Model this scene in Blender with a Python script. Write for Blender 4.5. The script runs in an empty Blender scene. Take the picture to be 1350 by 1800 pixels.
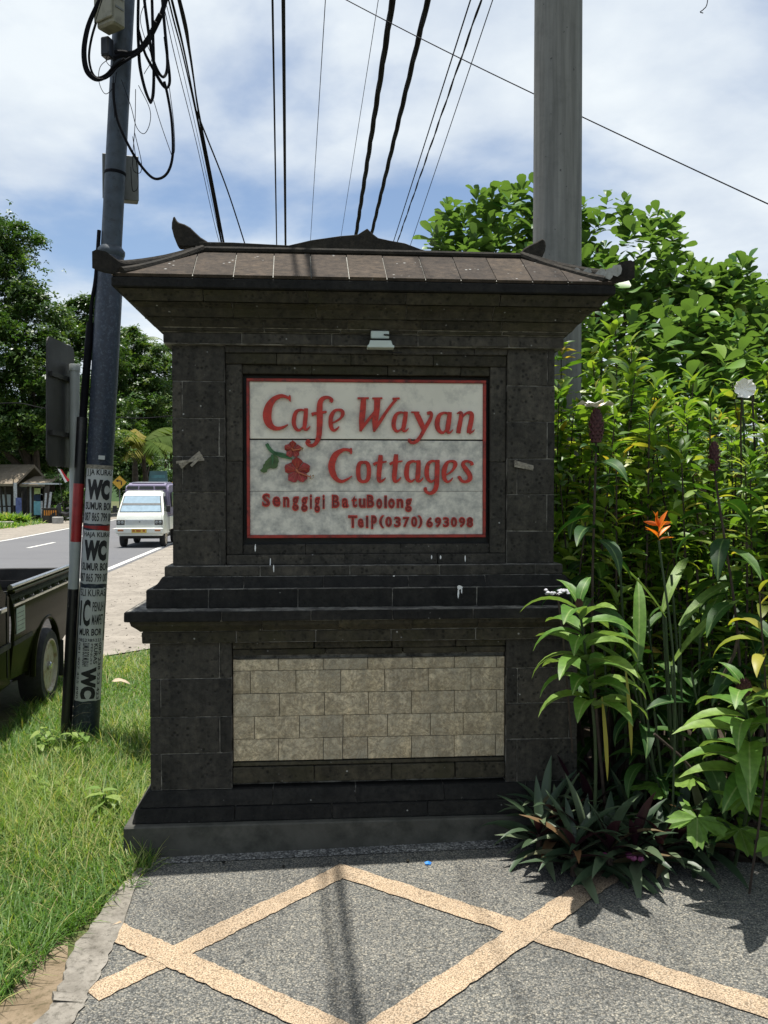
import bpy, bmesh, math, random
import numpy as np
from mathutils import Vector, Matrix

random.seed(7)
RNG = np.random.default_rng(11)
R = math.radians
scene = bpy.context.scene
COL = scene.collection

# ------------------------------------------------------------------ camera
F = 1450.0                      # focal length in photo pixels (1350 x 1800)
EYE = Vector((0.0, 0.0, 1.6))
PITCH = math.atan(35 / F)       # looking slightly down
cam_d = bpy.data.cameras.new('camera')
cam_d.sensor_fit = 'VERTICAL'
cam_d.sensor_height = 36.0
cam_d.lens = F / 1800 * 36.0
cam_d.clip_start = 0.05
cam_d.clip_end = 6000
cam = bpy.data.objects.new('camera', cam_d)
cam.location = EYE
cam.rotation_euler = (math.pi / 2 - PITCH, 0, 0)
COL.objects.link(cam)
scene.camera = cam

# ------------------------------------------------------------------ light
SUN = Vector((-0.045, 0.055, 1.0)).normalized()     # direction towards the sun
sun_el = math.asin(SUN.z)
sun_az = math.atan2(SUN.x, SUN.y)
sd = bpy.data.lights.new('sun', 'SUN')
sd.energy = 4.8
sd.angle = R(0.5)
sd.color = (1.0, 0.96, 0.9)
so = bpy.data.objects.new('sun', sd)
so.rotation_euler = SUN.to_track_quat('Z', 'Y').to_euler()
so.location = (0, 0, 20)
COL.objects.link(so)

world = bpy.data.worlds.new('World')
scene.world = world
world.use_nodes = True
nt = world.node_tree
nt.nodes.clear()
def wn(t, **k):
    n = nt.nodes.new(t)
    for a, b in k.items(): setattr(n, a, b)
    return n
L = nt.links.new
out = wn('ShaderNodeOutputWorld')
sky = wn('ShaderNodeTexSky', sky_type='NISHITA')
sky.sun_disc = False
sky.sun_elevation = sun_el
sky.sun_rotation = sun_az
sky.air_density = 1.0; sky.dust_density = 0.6; sky.ozone_density = 1.5
bg1 = wn('ShaderNodeBackground'); bg1.inputs['Strength'].default_value = 0.085
L(sky.outputs[0], bg1.inputs['Color'])
# cloud deck: the view direction is projected on a flat layer
tc = wn('ShaderNodeTexCoord')
sep = wn('ShaderNodeSeparateXYZ'); L(tc.outputs['Generated'], sep.inputs[0])
mx = wn('ShaderNodeMath', operation='MAXIMUM'); L(sep.outputs['Z'], mx.inputs[0]); mx.inputs[1].default_value = 0.0
ad = wn('ShaderNodeMath', operation='ADD'); L(mx.outputs[0], ad.inputs[0]); ad.inputs[1].default_value = 0.16
dx = wn('ShaderNodeMath', operation='DIVIDE'); L(sep.outputs['X'], dx.inputs[0]); L(ad.outputs[0], dx.inputs[1])
dy = wn('ShaderNodeMath', operation='DIVIDE'); L(sep.outputs['Y'], dy.inputs[0]); L(ad.outputs[0], dy.inputs[1])
cb = wn('ShaderNodeCombineXYZ'); L(dx.outputs[0], cb.inputs[0]); L(dy.outputs[0], cb.inputs[1])
mp = wn('ShaderNodeMapping'); L(cb.outputs[0], mp.inputs['Vector'])
mp.inputs['Location'].default_value = (1.47, 3.17, 0.0)
mp.inputs['Scale'].default_value = (0.8, 0.95, 1.0)
n1 = wn('ShaderNodeTexNoise'); n1.inputs['Scale'].default_value = 0.95; n1.inputs['Detail'].default_value = 8
n1.inputs['Roughness'].default_value = 0.52; n1.inputs['Distortion'].default_value = 0.25
L(mp.outputs[0], n1.inputs['Vector'])
cr = wn('ShaderNodeValToRGB')
cr.color_ramp.elements[0].position = 0.40; cr.color_ramp.elements[0].color = (0.04, 0.04, 0.04, 1)
cr.color_ramp.elements[1].position = 0.56; cr.color_ramp.elements[1].color = (0.97, 0.97, 0.97, 1)
cr.color_ramp.interpolation = 'EASE'
L(n1.outputs['Fac'], cr.inputs['Fac'])
n2 = wn('ShaderNodeTexNoise'); n2.inputs['Scale'].default_value = 2.1; n2.inputs['Detail'].default_value = 7
n2.inputs['Roughness'].default_value = 0.55
mp2 = wn('ShaderNodeMapping'); L(cb.outputs[0], mp2.inputs['Vector']); mp2.inputs['Location'].default_value = (7.3, 2.2, 0)
L(mp2.outputs[0], n2.inputs['Vector'])
cr2 = wn('ShaderNodeValToRGB')
cr2.color_ramp.elements[0].position = 0.34; cr2.color_ramp.elements[0].color = (0.60, 0.68, 0.79, 1)
cr2.color_ramp.elements[1].position = 0.6; cr2.color_ramp.elements[1].color = (0.84, 0.90, 0.94, 1)
L(n2.outputs['Fac'], cr2.inputs['Fac'])
bg2 = wn('ShaderNodeBackground'); bg2.inputs['Strength'].default_value = 0.64
L(cr2.outputs[0], bg2.inputs['Color'])
mixw = wn('ShaderNodeMixShader')
L(cr.outputs[0], mixw.inputs[0]); L(bg1.outputs[0], mixw.inputs[1]); L(bg2.outputs[0], mixw.inputs[2])
L(mixw.outputs[0], out.inputs['Surface'])

vs = scene.view_settings
vs.view_transform = 'Standard'; vs.look = 'None'; vs.gamma = 1.0; vs.exposure = 0.75
vs.use_curve_mapping = False
scene.cycles.max_bounces = 7
scene.cycles.diffuse_bounces = 3
scene.cycles.transparent_max_bounces = 8

# ------------------------------------------------------------------ helpers: layout
FW = Vector((0, math.cos(PITCH), -math.sin(PITCH)))
UP = Vector((0, math.sin(PITCH), math.cos(PITCH)))
def ray(px, py):
    return FW + Vector((1, 0, 0)) * ((px - 675) / F) + UP * ((900 - py) / F)
def at(px, py, Y):                       # point at depth Y seen at a photo pixel
    d = ray(px, py); return EYE + d * (Y / d.y)
def onz(px, py, z=0.0):                  # point on a level plane seen at a photo pixel
    d = ray(px, py); return EYE + d * ((z - EYE.z) / d.z)

# ------------------------------------------------------------------ helpers: meshes
class MB:
    def __init__(s): s.v = []; s.f = []
    def add(s, vs_, fs):
        o = len(s.v); s.v += [tuple(p) for p in vs_]; s.f += [tuple(i + o for i in f) for f in fs]
    def box(s, x0, x1, y0, y1, z0, z1):
        s.add([(x0,y0,z0),(x1,y0,z0),(x1,y1,z0),(x0,y1,z0),(x0,y0,z1),(x1,y0,z1),(x1,y1,z1),(x0,y1,z1)],
              [(0,3,2,1),(4,5,6,7),(0,1,5,4),(1,2,6,5),(2,3,7,6),(3,0,4,7)])
    def bar(s, a, b, w, h, up=(0,0,1)):
        a = Vector(a); b = Vector(b); d = (b - a).normalized(); u = Vector(up)
        sx = d.cross(u)
        if sx.length < 1e-5: sx = d.cross(Vector((1,0,0)))
        sx.normalize(); u = sx.cross(d)
        pts = []
        for p in (a, b):
            for i, j in ((-1,-1),(1,-1),(1,1),(-1,1)): pts.append(p + sx*(i*w/2) + u*(j*h/2))
        s.add(pts, [(0,1,2,3),(7,6,5,4),(0,4,5,1),(1,5,6,2),(2,6,7,3),(3,7,4,0)])
    def prism(s, poly, y0, y1):           # poly in x,z ; extruded along y
        n = len(poly)
        s.add([(x, y0, z) for x, z in poly] + [(x, y1, z) for x, z in poly],
              [tuple(range(n)), tuple(range(2*n-1, n-1, -1))] + [(i, i+n, (i+1) % n + n, (i+1) % n) for i in range(n)])
    def prismx(s, poly, x0, x1):          # poly in y,z ; extruded along x
        n = len(poly)
        s.add([(x0, y, z) for y, z in poly] + [(x1, y, z) for y, z in poly],
              [tuple(range(n)), tuple(range(2*n-1, n-1, -1))] + [(i, i+n, (i+1) % n + n, (i+1) % n) for i in range(n)])
    def prismz(s, poly, z0, z1):
        n = len(poly)
        s.add([(x, y, z0) for x, y in poly] + [(x, y, z1) for x, y in poly],
              [tuple(range(n-1, -1, -1)), tuple(range(n, 2*n))] + [(i, (i+1) % n, (i+1) % n + n, i+n) for i in range(n)])
    def sheet(s, pts): s.add(pts, [tuple(range(len(pts)))])
    def tube(s, pts, r, n=8, cap=True):
        pts = [Vector(p) for p in pts]; m = len(pts)
        rs = list(r) if hasattr(r, '__len__') else [r] * m
        prev = None; vv = []
        for i, p in enumerate(pts):
            d = (pts[min(i+1, m-1)] - pts[max(i-1, 0)]).normalized()
            if prev is None:
                prev = d.cross(Vector((0.31, 0.2, 0.93)))
                if prev.length < 0.05: prev = d.cross(Vector((1, 0, 0)))
            a = (prev - d * prev.dot(d)).normalized(); prev = a; b = d.cross(a)
            for k in range(n):
                t = 2 * math.pi * k / n
                vv.append(p + (a * math.cos(t) + b * math.sin(t)) * rs[i])
        ff = []
        for i in range(m-1):
            for k in range(n):
                ff.append((i*n+k, i*n+(k+1) % n, (i+1)*n+(k+1) % n, (i+1)*n+k))
        if cap: ff += [tuple(range(n-1, -1, -1)), tuple(range((m-1)*n, m*n))]
        s.add(vv, ff)
    def lathe(s, prof, n=24, axis='z', c=(0,0,0)):    # prof: (radius, height)
        vv = []; c = Vector(c)
        for r, h in prof:
            for k in range(n):
                t = 2 * math.pi * k / n
                p = (r*math.cos(t), r*math.sin(t), h)
                if axis == 'x': p = (p[2], p[0], p[1])
                if axis == 'y': p = (p[0], p[2], p[1])
                vv.append(c + Vector(p))
        ff = []
        m = len(prof)
        for i in range(m-1):
            for k in range(n): ff.append((i*n+k, i*n+(k+1) % n, (i+1)*n+(k+1) % n, (i+1)*n+k))
        ff += [tuple(range(n-1, -1, -1)), tuple(range((m-1)*n, m*n))]
        s.add(vv, ff)
    def mesh(s, name, smooth=False, bevel=0, fix=False):
        me = bpy.data.meshes.new(name); me.from_pydata(s.v, [], s.f)
        if bevel or fix:
            bm = bmesh.new(); bm.from_mesh(me)
            if fix:
                bmesh.ops.remove_doubles(bm, verts=bm.verts, dist=1e-5)
                bmesh.ops.recalc_face_normals(bm, faces=bm.faces)
            if bevel:
                ed = [e for e in bm.edges if len(e.link_faces) == 2 and e.calc_face_angle(0) > 0.5]
                bmesh.ops.bevel(bm, geom=ed, offset=bevel, segments=1, affect='EDGES', clamp_overlap=True)
            bm.to_mesh(me); bm.free()
        if smooth:
            me.shade_smooth() if hasattr(me, 'shade_smooth') else None
            if smooth != 'all':
                try: me.set_sharp_from_angle(angle=R(40))
                except Exception: pass
        return me
    def build(s, name, mat, parent=None, smooth=False, bevel=0, fix=False):
        return link(name, s.mesh(name, smooth, bevel, fix), mat, parent)
def link(name, me, mat, parent=None, setm=True):
    if setm and mat is not None:
        me.materials.clear(); me.materials.append(mat)
    o = bpy.data.objects.new(name, me); COL.objects.link(o)
    if parent is not None: o.parent = parent
    return o
def tag(o, label, cat, group=None, kind=None):
    if label: o['label'] = label
    if cat: o['category'] = cat
    if group: o['group'] = group
    if kind: o['kind'] = kind
    return o
def thing(name, label, cat, loc=(0,0,0), rz=0, group=None):
    o = bpy.data.objects.new(name, None); COL.objects.link(o)
    o.empty_display_size = 0.1
    o.location = loc; o.rotation_euler = (0, 0, rz)
    return tag(o, label, cat, group)
def struct(o, label=None):
    o['kind'] = 'structure'
    if label: o['label'] = label
    return o
def spline(pts, n=6):                    # Catmull-Rom through points (any dimension)
    P = [np.array(p, float) for p in pts]
    P = [2*P[0]-P[1]] + P + [2*P[-1]-P[-2]]
    o = []
    for i in range(1, len(P)-2):
        a, b, c, d = P[i-1:i+3]
        for k in range(n):
            t = k / n
            o.append(0.5*((2*b) + (c-a)*t + (2*a-5*b+4*c-d)*t*t + (3*b-a-3*c+d)*t**3))
    o.append(P[-2])
    return o

# ------------------------------------------------------------------ helpers: materials
def newmat(name):
    m = bpy.data.materials.new(name); m.use_nodes = True
    t = m.node_tree; b = t.nodes['Principled BSDF']
    return m, t, b
def ramp(t, fac, stops):
    r = t.nodes.new('ShaderNodeValToRGB'); e = r.color_ramp.elements
    while len(e) < len(stops): e.new(0.5)
    for i, (p, c) in enumerate(stops):
        e[i].position = p; e[i].color = (*c, 1) if len(c) == 3 else c
    t.links.new(fac, r.inputs['Fac']); return r
def noise(t, vec, scale, detail=5, rough=0.6, dist=0.0):
    n = t.nodes.new('ShaderNodeTexNoise'); n.inputs['Scale'].default_value = scale
    n.inputs['Detail'].default_value = detail; n.inputs['Roughness'].default_value = rough
    n.inputs['Distortion'].default_value = dist
    if vec is not None: t.links.new(vec, n.inputs['Vector'])
    return n
def mixc(t, fac, a, b, mode='MIX'):
    m = t.nodes.new('ShaderNodeMix'); m.data_type = 'RGBA'; m.blend_type = mode
    for s_, v in ((0, fac), (6, a), (7, b)):
        if hasattr(v, 'is_linked') or hasattr(v, 'links'): t.links.new(v, m.inputs[s_])
        elif isinstance(v, (int, float)): m.inputs[s_].default_value = v
        else: m.inputs[s_].default_value = (*v, 1)
    return m.outputs[2]
def coords(t, offset_by_object=True):
    c = t.nodes.new('ShaderNodeTexCoord'); vec = c.outputs['Object']
    if offset_by_object:
        oi = t.nodes.new('ShaderNodeObjectInfo')
        sc = t.nodes.new('ShaderNodeVectorMath'); sc.operation = 'SCALE'; sc.inputs[3].default_value = 37.0
        cx = t.nodes.new('ShaderNodeCombineXYZ'); t.links.new(oi.outputs['Random'], cx.inputs[0]); t.links.new(oi.outputs['Random'], cx.inputs[1])
        t.links.new(cx.outputs[0], sc.inputs[0])
        a = t.nodes.new('ShaderNodeVectorMath'); a.operation = 'ADD'
        t.links.new(vec, a.inputs[0]); t.links.new(sc.outputs[0], a.inputs[1]); vec = a.outputs[0]
    return vec
def bump(t, b, h, strength=0.4, dist=0.01):
    n = t.nodes.new('ShaderNodeBump'); n.inputs['Strength'].default_value = strength; n.inputs['Distance'].default_value = dist
    t.links.new(h, n.inputs['Height']); t.links.new(n.outputs[0], b.inputs['Normal']); return n
def simple(name, c, rough=0.6, metal=0.0, var=0.25, scale=8, bstr=0.15, bscale=60, dirt=None, coat=0, dirt_lo=0.5, dirt_hi=0.7, spec=None):
    m, t, b = newmat(name)
    v = coords(t)
    n = noise(t, v, scale, 6)
    lo = tuple(x * (1 - var) for x in c); hi = tuple(min(1, x * (1 + var)) for x in c)
    col = ramp(t, n.outputs['Fac'], [(0.3, lo), (0.7, hi)]).outputs[0]
    if dirt:
        n3 = noise(t, v, scale * 1.9, 8, 0.7)
        f = ramp(t, n3.outputs['Fac'], [(dirt_lo, (0,0,0)), (dirt_hi, (1,1,1))]).outputs[0]
        col = mixc(t, f, col, dirt)
    t.links.new(col, b.inputs['Base Color'])
    rr = ramp(t, n.outputs['Fac'], [(0.2, (min(1, rough*1.2),)*3), (0.8, (rough*0.8,)*3)])
    t.links.new(rr.outputs[0], b.inputs['Roughness'])
    b.inputs['Metallic'].default_value = metal
    if coat: b.inputs['Coat Weight'].default_value = coat; b.inputs['Coat Roughness'].default_value = 0.08
    if spec is not None: b.inputs['Specular IOR Level'].default_value = spec
    if bstr:
        n4 = noise(t, v, bscale, 5, 0.7); bump(t, b, n4.outputs['Fac'], bstr, 0.004)
    return m
def stone(name, c, c2, pit=0.75, specks=0.0, scale=1.0, rough=0.9, moss=None, veins=False, bv=1.0):
    m, t, b = newmat(name)
    v = coords(t)
    n = noise(t, v, 5*scale, 8, 0.65)
    oi = t.nodes.new('ShaderNodeObjectInfo')
    col = ramp(t, n.outputs['Fac'], [(0.3, c), (0.72, c2)]).outputs[0]
    # block to block tone
    br = ramp(t, oi.outputs['Random'], [(0.0, (1-0.22*bv,1-0.22*bv,1-0.21*bv)), (0.5, (1.0,0.99,0.97)), (1.0, (1+0.22*bv,1+0.2*bv,1+0.15*bv))]).outputs[0]
    col = mixc(t, 1.0, col, br, 'MULTIPLY')
    ge_ = t.nodes.new('ShaderNodeTexCoord'); ms_ = t.nodes.new('ShaderNodeMapping'); ms_.inputs['Scale'].default_value = (17, 17, 1.3); t.links.new(ge_.outputs['Object'], ms_.inputs['Vector'])
    ns_ = noise(t, ms_.outputs[0], 1.0, 6, 0.65)
    col = mixc(t, 1.0, col, ramp(t, ns_.outputs['Fac'], [(0.3, (0.62,0.63,0.64)), (0.55, (1.0,1.0,1.0)), (0.75, (1.3,1.27,1.2))]).outputs[0], 'MULTIPLY')
    nm_ = noise(t, v, 38*scale, 6, 0.7)
    col = mixc(t, 1.0, col, ramp(t, nm_.outputs['Fac'], [(0.3, (0.5,0.5,0.5)), (0.52, (1.0,1.0,1.0)), (0.75, (1.55,1.5,1.42))]).outputs[0], 'MULTIPLY')
    # dark pits
    vo = t.nodes.new('ShaderNodeTexVoronoi'); vo.inputs['Scale'].default_value = 44*scale; t.links.new(v, vo.inputs['Vector'])
    nn = noise(t, v, 21*scale, 3)
    pm = t.nodes.new('ShaderNodeMath'); pm.operation = 'MULTIPLY'
    r1 = ramp(t, vo.outputs['Distance'], [(0.18, (1,1,1)), (0.40, (0,0,0))]).outputs[0]
    r2 = ramp(t, nn.outputs['Fac'], [(0.46, (0,0,0)), (0.56, (1,1,1))]).outputs[0]
    t.links.new(r1, pm.inputs[0]); t.links.new(r2, pm.inputs[1])
    pf = t.nodes.new('ShaderNodeMath'); pf.operation = 'MULTIPLY'; t.links.new(pm.outputs[0], pf.inputs[0]); pf.inputs[1].default_value = pit
    col = mixc(t, pf.outputs[0], col, tuple(x*0.25 for x in c))
    if moss:
        n6 = noise(t, v, 3.1*scale, 7, 0.7)
        col = mixc(t, ramp(t, n6.outputs['Fac'], [(0.48, (0,0,0)), (0.68, (0.8,0.8,0.8))]).outputs[0], col, moss)
    if veins:
        nv = noise(t, v, 16, 7, 0.7, 1.6)
        vr = ramp(t, nv.outputs['Fac'], [(0.44, (0,0,0)), (0.49, (0.75,0.75,0.75)), (0.53, (0,0,0))]).outputs[0]
        col = mixc(t, vr, col, (0.20, 0.16, 0.10))
    # pale scratches and specks
    v2 = t.nodes.new('ShaderNodeTexVoronoi'); v2.inputs['Scale'].default_value = 30*scale; v2.inputs['Randomness'].default_value = 1
    t.links.new(v, v2.inputs['Vector'])
    n5 = noise(t, v, 7*scale, 6, 0.75)
    q1 = ramp(t, v2.outputs['Distance'], [(0.04 + 0.08*specks, (1,1,1)), (0.10 + 0.16*specks, (0,0,0))]).outputs[0]
    q2 = ramp(t, n5.outputs['Fac'], [(0.58 - 0.07*specks, (0,0,0)), (0.64 - 0.07*specks, (1,1,1))]).outputs[0]
    qq = t.nodes.new('ShaderNodeMath'); qq.operation = 'MULTIPLY'; t.links.new(q1, qq.inputs[0]); t.links.new(q2, qq.inputs[1])
    col = mixc(t, qq.outputs[0], col, (0.33, 0.33, 0.31))
    t.links.new(col, b.inputs['Base Color'])
    b.inputs['Roughness'].default_value = rough
    b.inputs['Specular IOR Level'].default_value = 0.25
    h1 = t.nodes.new('ShaderNodeMath'); h1.operation = 'SUBTRACT'
    n7 = noise(t, v, 90*scale, 4, 0.7); t.links.new(n7.outputs['Fac'], h1.inputs[0]); t.links.new(pf.outputs[0], h1.inputs[1])
    bump(t, b, h1.outputs[0], 0.55, 0.006)
    return m
def leafmat(name, stops, trans=0.35, rough=0.42, under=None, spec=0.4, rib=0.0, ribcol=(0.3,0.38,0.14)):
    m, t, b = newmat(name)
    at_ = t.nodes.new('ShaderNodeAttribute'); at_.attribute_name = 'v'
    oi = t.nodes.new('ShaderNodeObjectInfo')
    a = t.nodes.new('ShaderNodeMath'); a.operation = 'ADD'; t.links.new(at_.outputs['Fac'], a.inputs[0]); t.links.new(oi.outputs['Random'], a.inputs[1])
    f = t.nodes.new('ShaderNodeMath'); f.operation = 'FRACT'; t.links.new(a.outputs[0], f.inputs[0])
    col = ramp(t, f.outputs[0], stops).outputs[0]
    if under:
        ge = t.nodes.new('ShaderNodeNewGeometry')
        col = mixc(t, ge.outputs['Backfacing'], col, under)
    if rib:
        oc = t.nodes.new('ShaderNodeTexCoord'); sx = t.nodes.new('ShaderNodeSeparateXYZ'); t.links.new(oc.outputs['Object'], sx.inputs[0])
        ab = t.nodes.new('ShaderNodeMath'); ab.operation = 'ABSOLUTE'; t.links.new(sx.outputs['X'], ab.inputs[0])
        rf = ramp(t, ab.outputs[0], [(0.0, (0.75,)*3), (rib, (0,0,0))]).outputs[0]
        col = mixc(t, rf, col, ribcol)
        wv = t.nodes.new('ShaderNodeTexWave'); wv.inputs['Scale'].default_value = 95; wv.inputs['Distortion'].default_value = 1.5; t.links.new(oc.outputs['Object'], wv.inputs['Vector'])
        bump(t, b, wv.outputs['Fac'], 0.18, 0.002)
        nl = noise(t, oc.outputs['Object'], 40, 4); col = mixc(t, 1.0, col, ramp(t, nl.outputs['Fac'], [(0.3,(0.72,)*3),(0.7,(1.22,)*3)]).outputs[0], 'MULTIPLY')
    t.links.new(col, b.inputs['Base Color'])
    b.inputs['Roughness'].default_value = rough
    b.inputs['Specular IOR Level'].default_value = spec
    tr = t.nodes.new('ShaderNodeBsdfTranslucent')
    tcol = mixc(t, 1.0, col, (1.3, 1.38, 0.5), 'MULTIPLY'); t.links.new(tcol, tr.inputs['Color'])
    ms = t.nodes.new('ShaderNodeMixShader'); ms.inputs[0].default_value = trans
    t.links.new(b.outputs[0], ms.inputs[1]); t.links.new(tr.outputs[0], ms.inputs[2])
    t.links.new(ms.outputs[0], t.nodes['Material Output'].inputs['Surface'])
    return m
M = {}
M['stone'] = stone('dark_stone', (0.034,0.032,0.027), (0.062,0.057,0.048), specks=0.3)
M['stone_brown'] = stone('mossy_stone', (0.031,0.028,0.020), (0.056,0.050,0.035), moss=(0.034,0.032,0.014), specks=0.4)
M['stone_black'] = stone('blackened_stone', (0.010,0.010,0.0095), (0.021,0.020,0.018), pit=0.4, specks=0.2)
M['stone_roof'] = stone('roof_stone', (0.034,0.026,0.019), (0.064,0.049,0.036), pit=0.35, specks=0.5, scale=0.8)
M['stone_ridge'] = stone('ridge_stone', (0.016,0.0145,0.012), (0.032,0.028,0.022), pit=0.3, specks=0.3)
M['lichen'] = simple('lichen', (0.3,0.3,0.27), 0.95, var=0.3, scale=40, bstr=0.5)
M['mortar'] = simple('mortar', (0.19,0.18,0.155), 0.95, var=0.45, scale=9, bstr=0.4, dirt=(0.05,0.047,0.04), dirt_lo=0.42, dirt_hi=0.58)
M['plinth'] = simple('plinth_render', (0.062,0.060,0.049), 0.92, var=0.35, scale=4, bstr=0.4, bscale=40, dirt=(0.022,0.023,0.017), dirt_lo=0.45, dirt_hi=0.7)
M['limestone'] = stone('limestone', (0.40,0.335,0.225), (0.53,0.46,0.33), pit=0.35, specks=0.0, scale=1.3, moss=(0.33,0.30,0.225), veins=True, bv=0.55)
M['black_paint'] = simple('black_paint', (0.008,0.009,0.008), 0.6, var=0.2)
M['gap_paint'] = simple('gap_dark', (0.006,0.006,0.006), 0.9, var=0.1)
M['white_paint'] = simple('weathered_white_paint', (0.66,0.63,0.53), 0.6, var=0.07, scale=5, bstr=0.2, bscale=30, dirt=(0.33,0.32,0.285), dirt_lo=0.48, dirt_hi=0.74)
M['white_paint_dirty'] = simple('stained_white_paint', (0.62,0.595,0.51), 0.65, var=0.1, scale=8, bstr=0.25, bscale=30, dirt=(0.25,0.25,0.23), dirt_lo=0.40, dirt_hi=0.68)
M['red_paint'] = simple('red_paint', (0.40,0.022,0.009), 0.55, var=0.25, scale=26, bstr=0.3, dirt=(0.13,0.012,0.010), dirt_lo=0.52, dirt_hi=0.72)
M['red_frame'] = simple('red_frame', (0.26,0.020,0.010), 0.6, var=0.3, scale=14, dirt=(0.05,0.01,0.01), dirt_lo=0.5, dirt_hi=0.7)
M['petal'] = simple('petal', (0.26,0.018,0.014), 0.5, var=0.45, scale=70)
M['pistil'] = simple('pistil', (0.42,0.13,0.06), 0.5)
M['anther'] = simple('anther', (0.22,0.12,0.02), 0.7)
M['green_paint'] = simple('green_paint', (0.025,0.10,0.03), 0.5, var=0.4, scale=30)
M['green_leafpaint'] = simple('green_leaf_paint', (0.045,0.09,0.02), 0.5, var=0.45, scale=30)
M['lamp_white'] = simple('lamp_enamel', (0.46,0.52,0.48), 0.45, var=0.1)
# ================================================================== THE SETTING
def ground_mat(name, c1, c2, c3, s1=0.6, s2=9, bs=0.5, peb=0, pc=None, mixp=0.72):
    m, t, b = newmat(name)
    v = coords(t, False)
    a = noise(t, v, s1, 7, 0.65); d = noise(t, v, s2, 8, 0.75)
    col = ramp(t, a.outputs['Fac'], [(0.35, c1), (0.65, c2)]).outputs[0]
    col = mixc(t, ramp(t, d.outputs['Fac'], [(0.5, (0,0,0)), (0.68, (0.85,)*3)]).outputs[0], col, c3)
    h = d.outputs['Fac']
    if peb:
        vo = t.nodes.new('ShaderNodeTexVoronoi'); vo.inputs['Scale'].default_value = peb; t.links.new(v, vo.inputs['Vector'])
        hs = t.nodes.new('ShaderNodeSeparateColor'); t.links.new(vo.outputs['Color'], hs.inputs[0])
        pcx = ramp(t, hs.outputs[0], pc); pcx.color_ramp.interpolation = 'LINEAR'
        col = mixc(t, mixp, col, pcx.outputs[0])
        st = noise(t, v, 2.3, 7, 0.6, 0.4); col = mixc(t, 1.0, col, ramp(t, st.outputs['Fac'], [(0.3,(0.74,0.74,0.75)),(0.5,(1.0,1.0,1.0)),(0.72,(1.16,1.15,1.12))]).outputs[0], 'MULTIPLY')
        edge = ramp(t, vo.outputs['Distance'], [(0.35, (1,1,1)), (0.75, (0.42,)*3)]).outputs[0]
        col = mixc(t, 1.0, col, edge, 'MULTIPLY')
        iv = t.nodes.new('ShaderNodeMath'); iv.operation = 'SUBTRACT'; iv.inputs[0].default_value = 1.0
        t.links.new(vo.outputs['Distance'], iv.inputs[1]); h = iv.outputs[0]
    t.links.new(col, b.inputs['Base Color']); b.inputs['Roughness'].default_value = 0.9
    b.inputs['Specular IOR Level'].default_value = 0.2
    bump(t, b, h, bs, 0.01)
    return m
M['ground'] = ground_mat('grassy_earth', (0.05,0.07,0.02), (0.10,0.10,0.04), (0.16,0.13,0.075), 0.5, 14)
M['asphalt'] = ground_mat('asphalt', (0.115,0.115,0.12), (0.135,0.135,0.138), (0.105,0.105,0.105), 0.25, 30, 0.2)
M['shoulder'] = ground_mat('dusty_shoulder', (0.20,0.178,0.148), (0.28,0.25,0.208), (0.11,0.095,0.078), 1.9, 9.3, 0.9)
M['soil'] = ground_mat('bed_soil', (0.035,0.026,0.018), (0.06,0.045,0.03), (0.02,0.015,0.01), 3, 30, 0.8)
M['dirt'] = ground_mat('dry_dirt', (0.16,0.12,0.075), (0.26,0.20,0.135), (0.07,0.06,0.03), 6, 30, 1.0)
M['aggregate'] = ground_mat('pebble_wash', (0.115,0.115,0.108), (0.165,0.16,0.145), (0.09,0.09,0.085), 1.7, 9, 0.5, 165,
    [(0.0,(0.06,0.064,0.062)),(0.42,(0.155,0.157,0.143)),(0.75,(0.23,0.218,0.188)),(0.94,(0.31,0.285,0.225)),(1.0,(0.43,0.40,0.33))])
M['tan_agg'] = ground_mat('tan_pebble_wash', (0.40,0.30,0.20), (0.45,0.345,0.24), (0.34,0.25,0.165), 1.6, 12, 0.3, 190,
    [(0.0,(0.34,0.25,0.16)),(0.5,(0.41,0.31,0.205)),(0.85,(0.46,0.365,0.25)),(1.0,(0.53,0.45,0.34))], mixp=0.5)
M['white_agg'] = ground_mat('pale_pebbles', (0.16,0.16,0.155), (0.25,0.25,0.24), (0.1,0.1,0.1), 2, 20, 0.9, 95,
    [(0.0,(0.06,0.06,0.06)),(0.5,(0.2,0.2,0.19)),(1.0,(0.44,0.43,0.4))])
M['concrete_edge'] = ground_mat('rough_concrete', (0.16,0.145,0.12), (0.30,0.275,0.235), (0.07,0.064,0.05), 9, 42, 1.0)
M['road_paint'] = simple('road_paint', (0.55,0.54,0.5), 0.8, var=0.08, scale=3, dirt=(0.45,0.43,0.4), dirt_lo=0.55, dirt_hi=0.8)

g = MB(); g.sheet([(-3000,-200,-0.012),(3000,-200,-0.012),(3000,5000,-0.012),(-3000,5000,-0.012)])
struct(g.build('ground', M['ground']), 'grassy earth reaching to the horizon')

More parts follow.
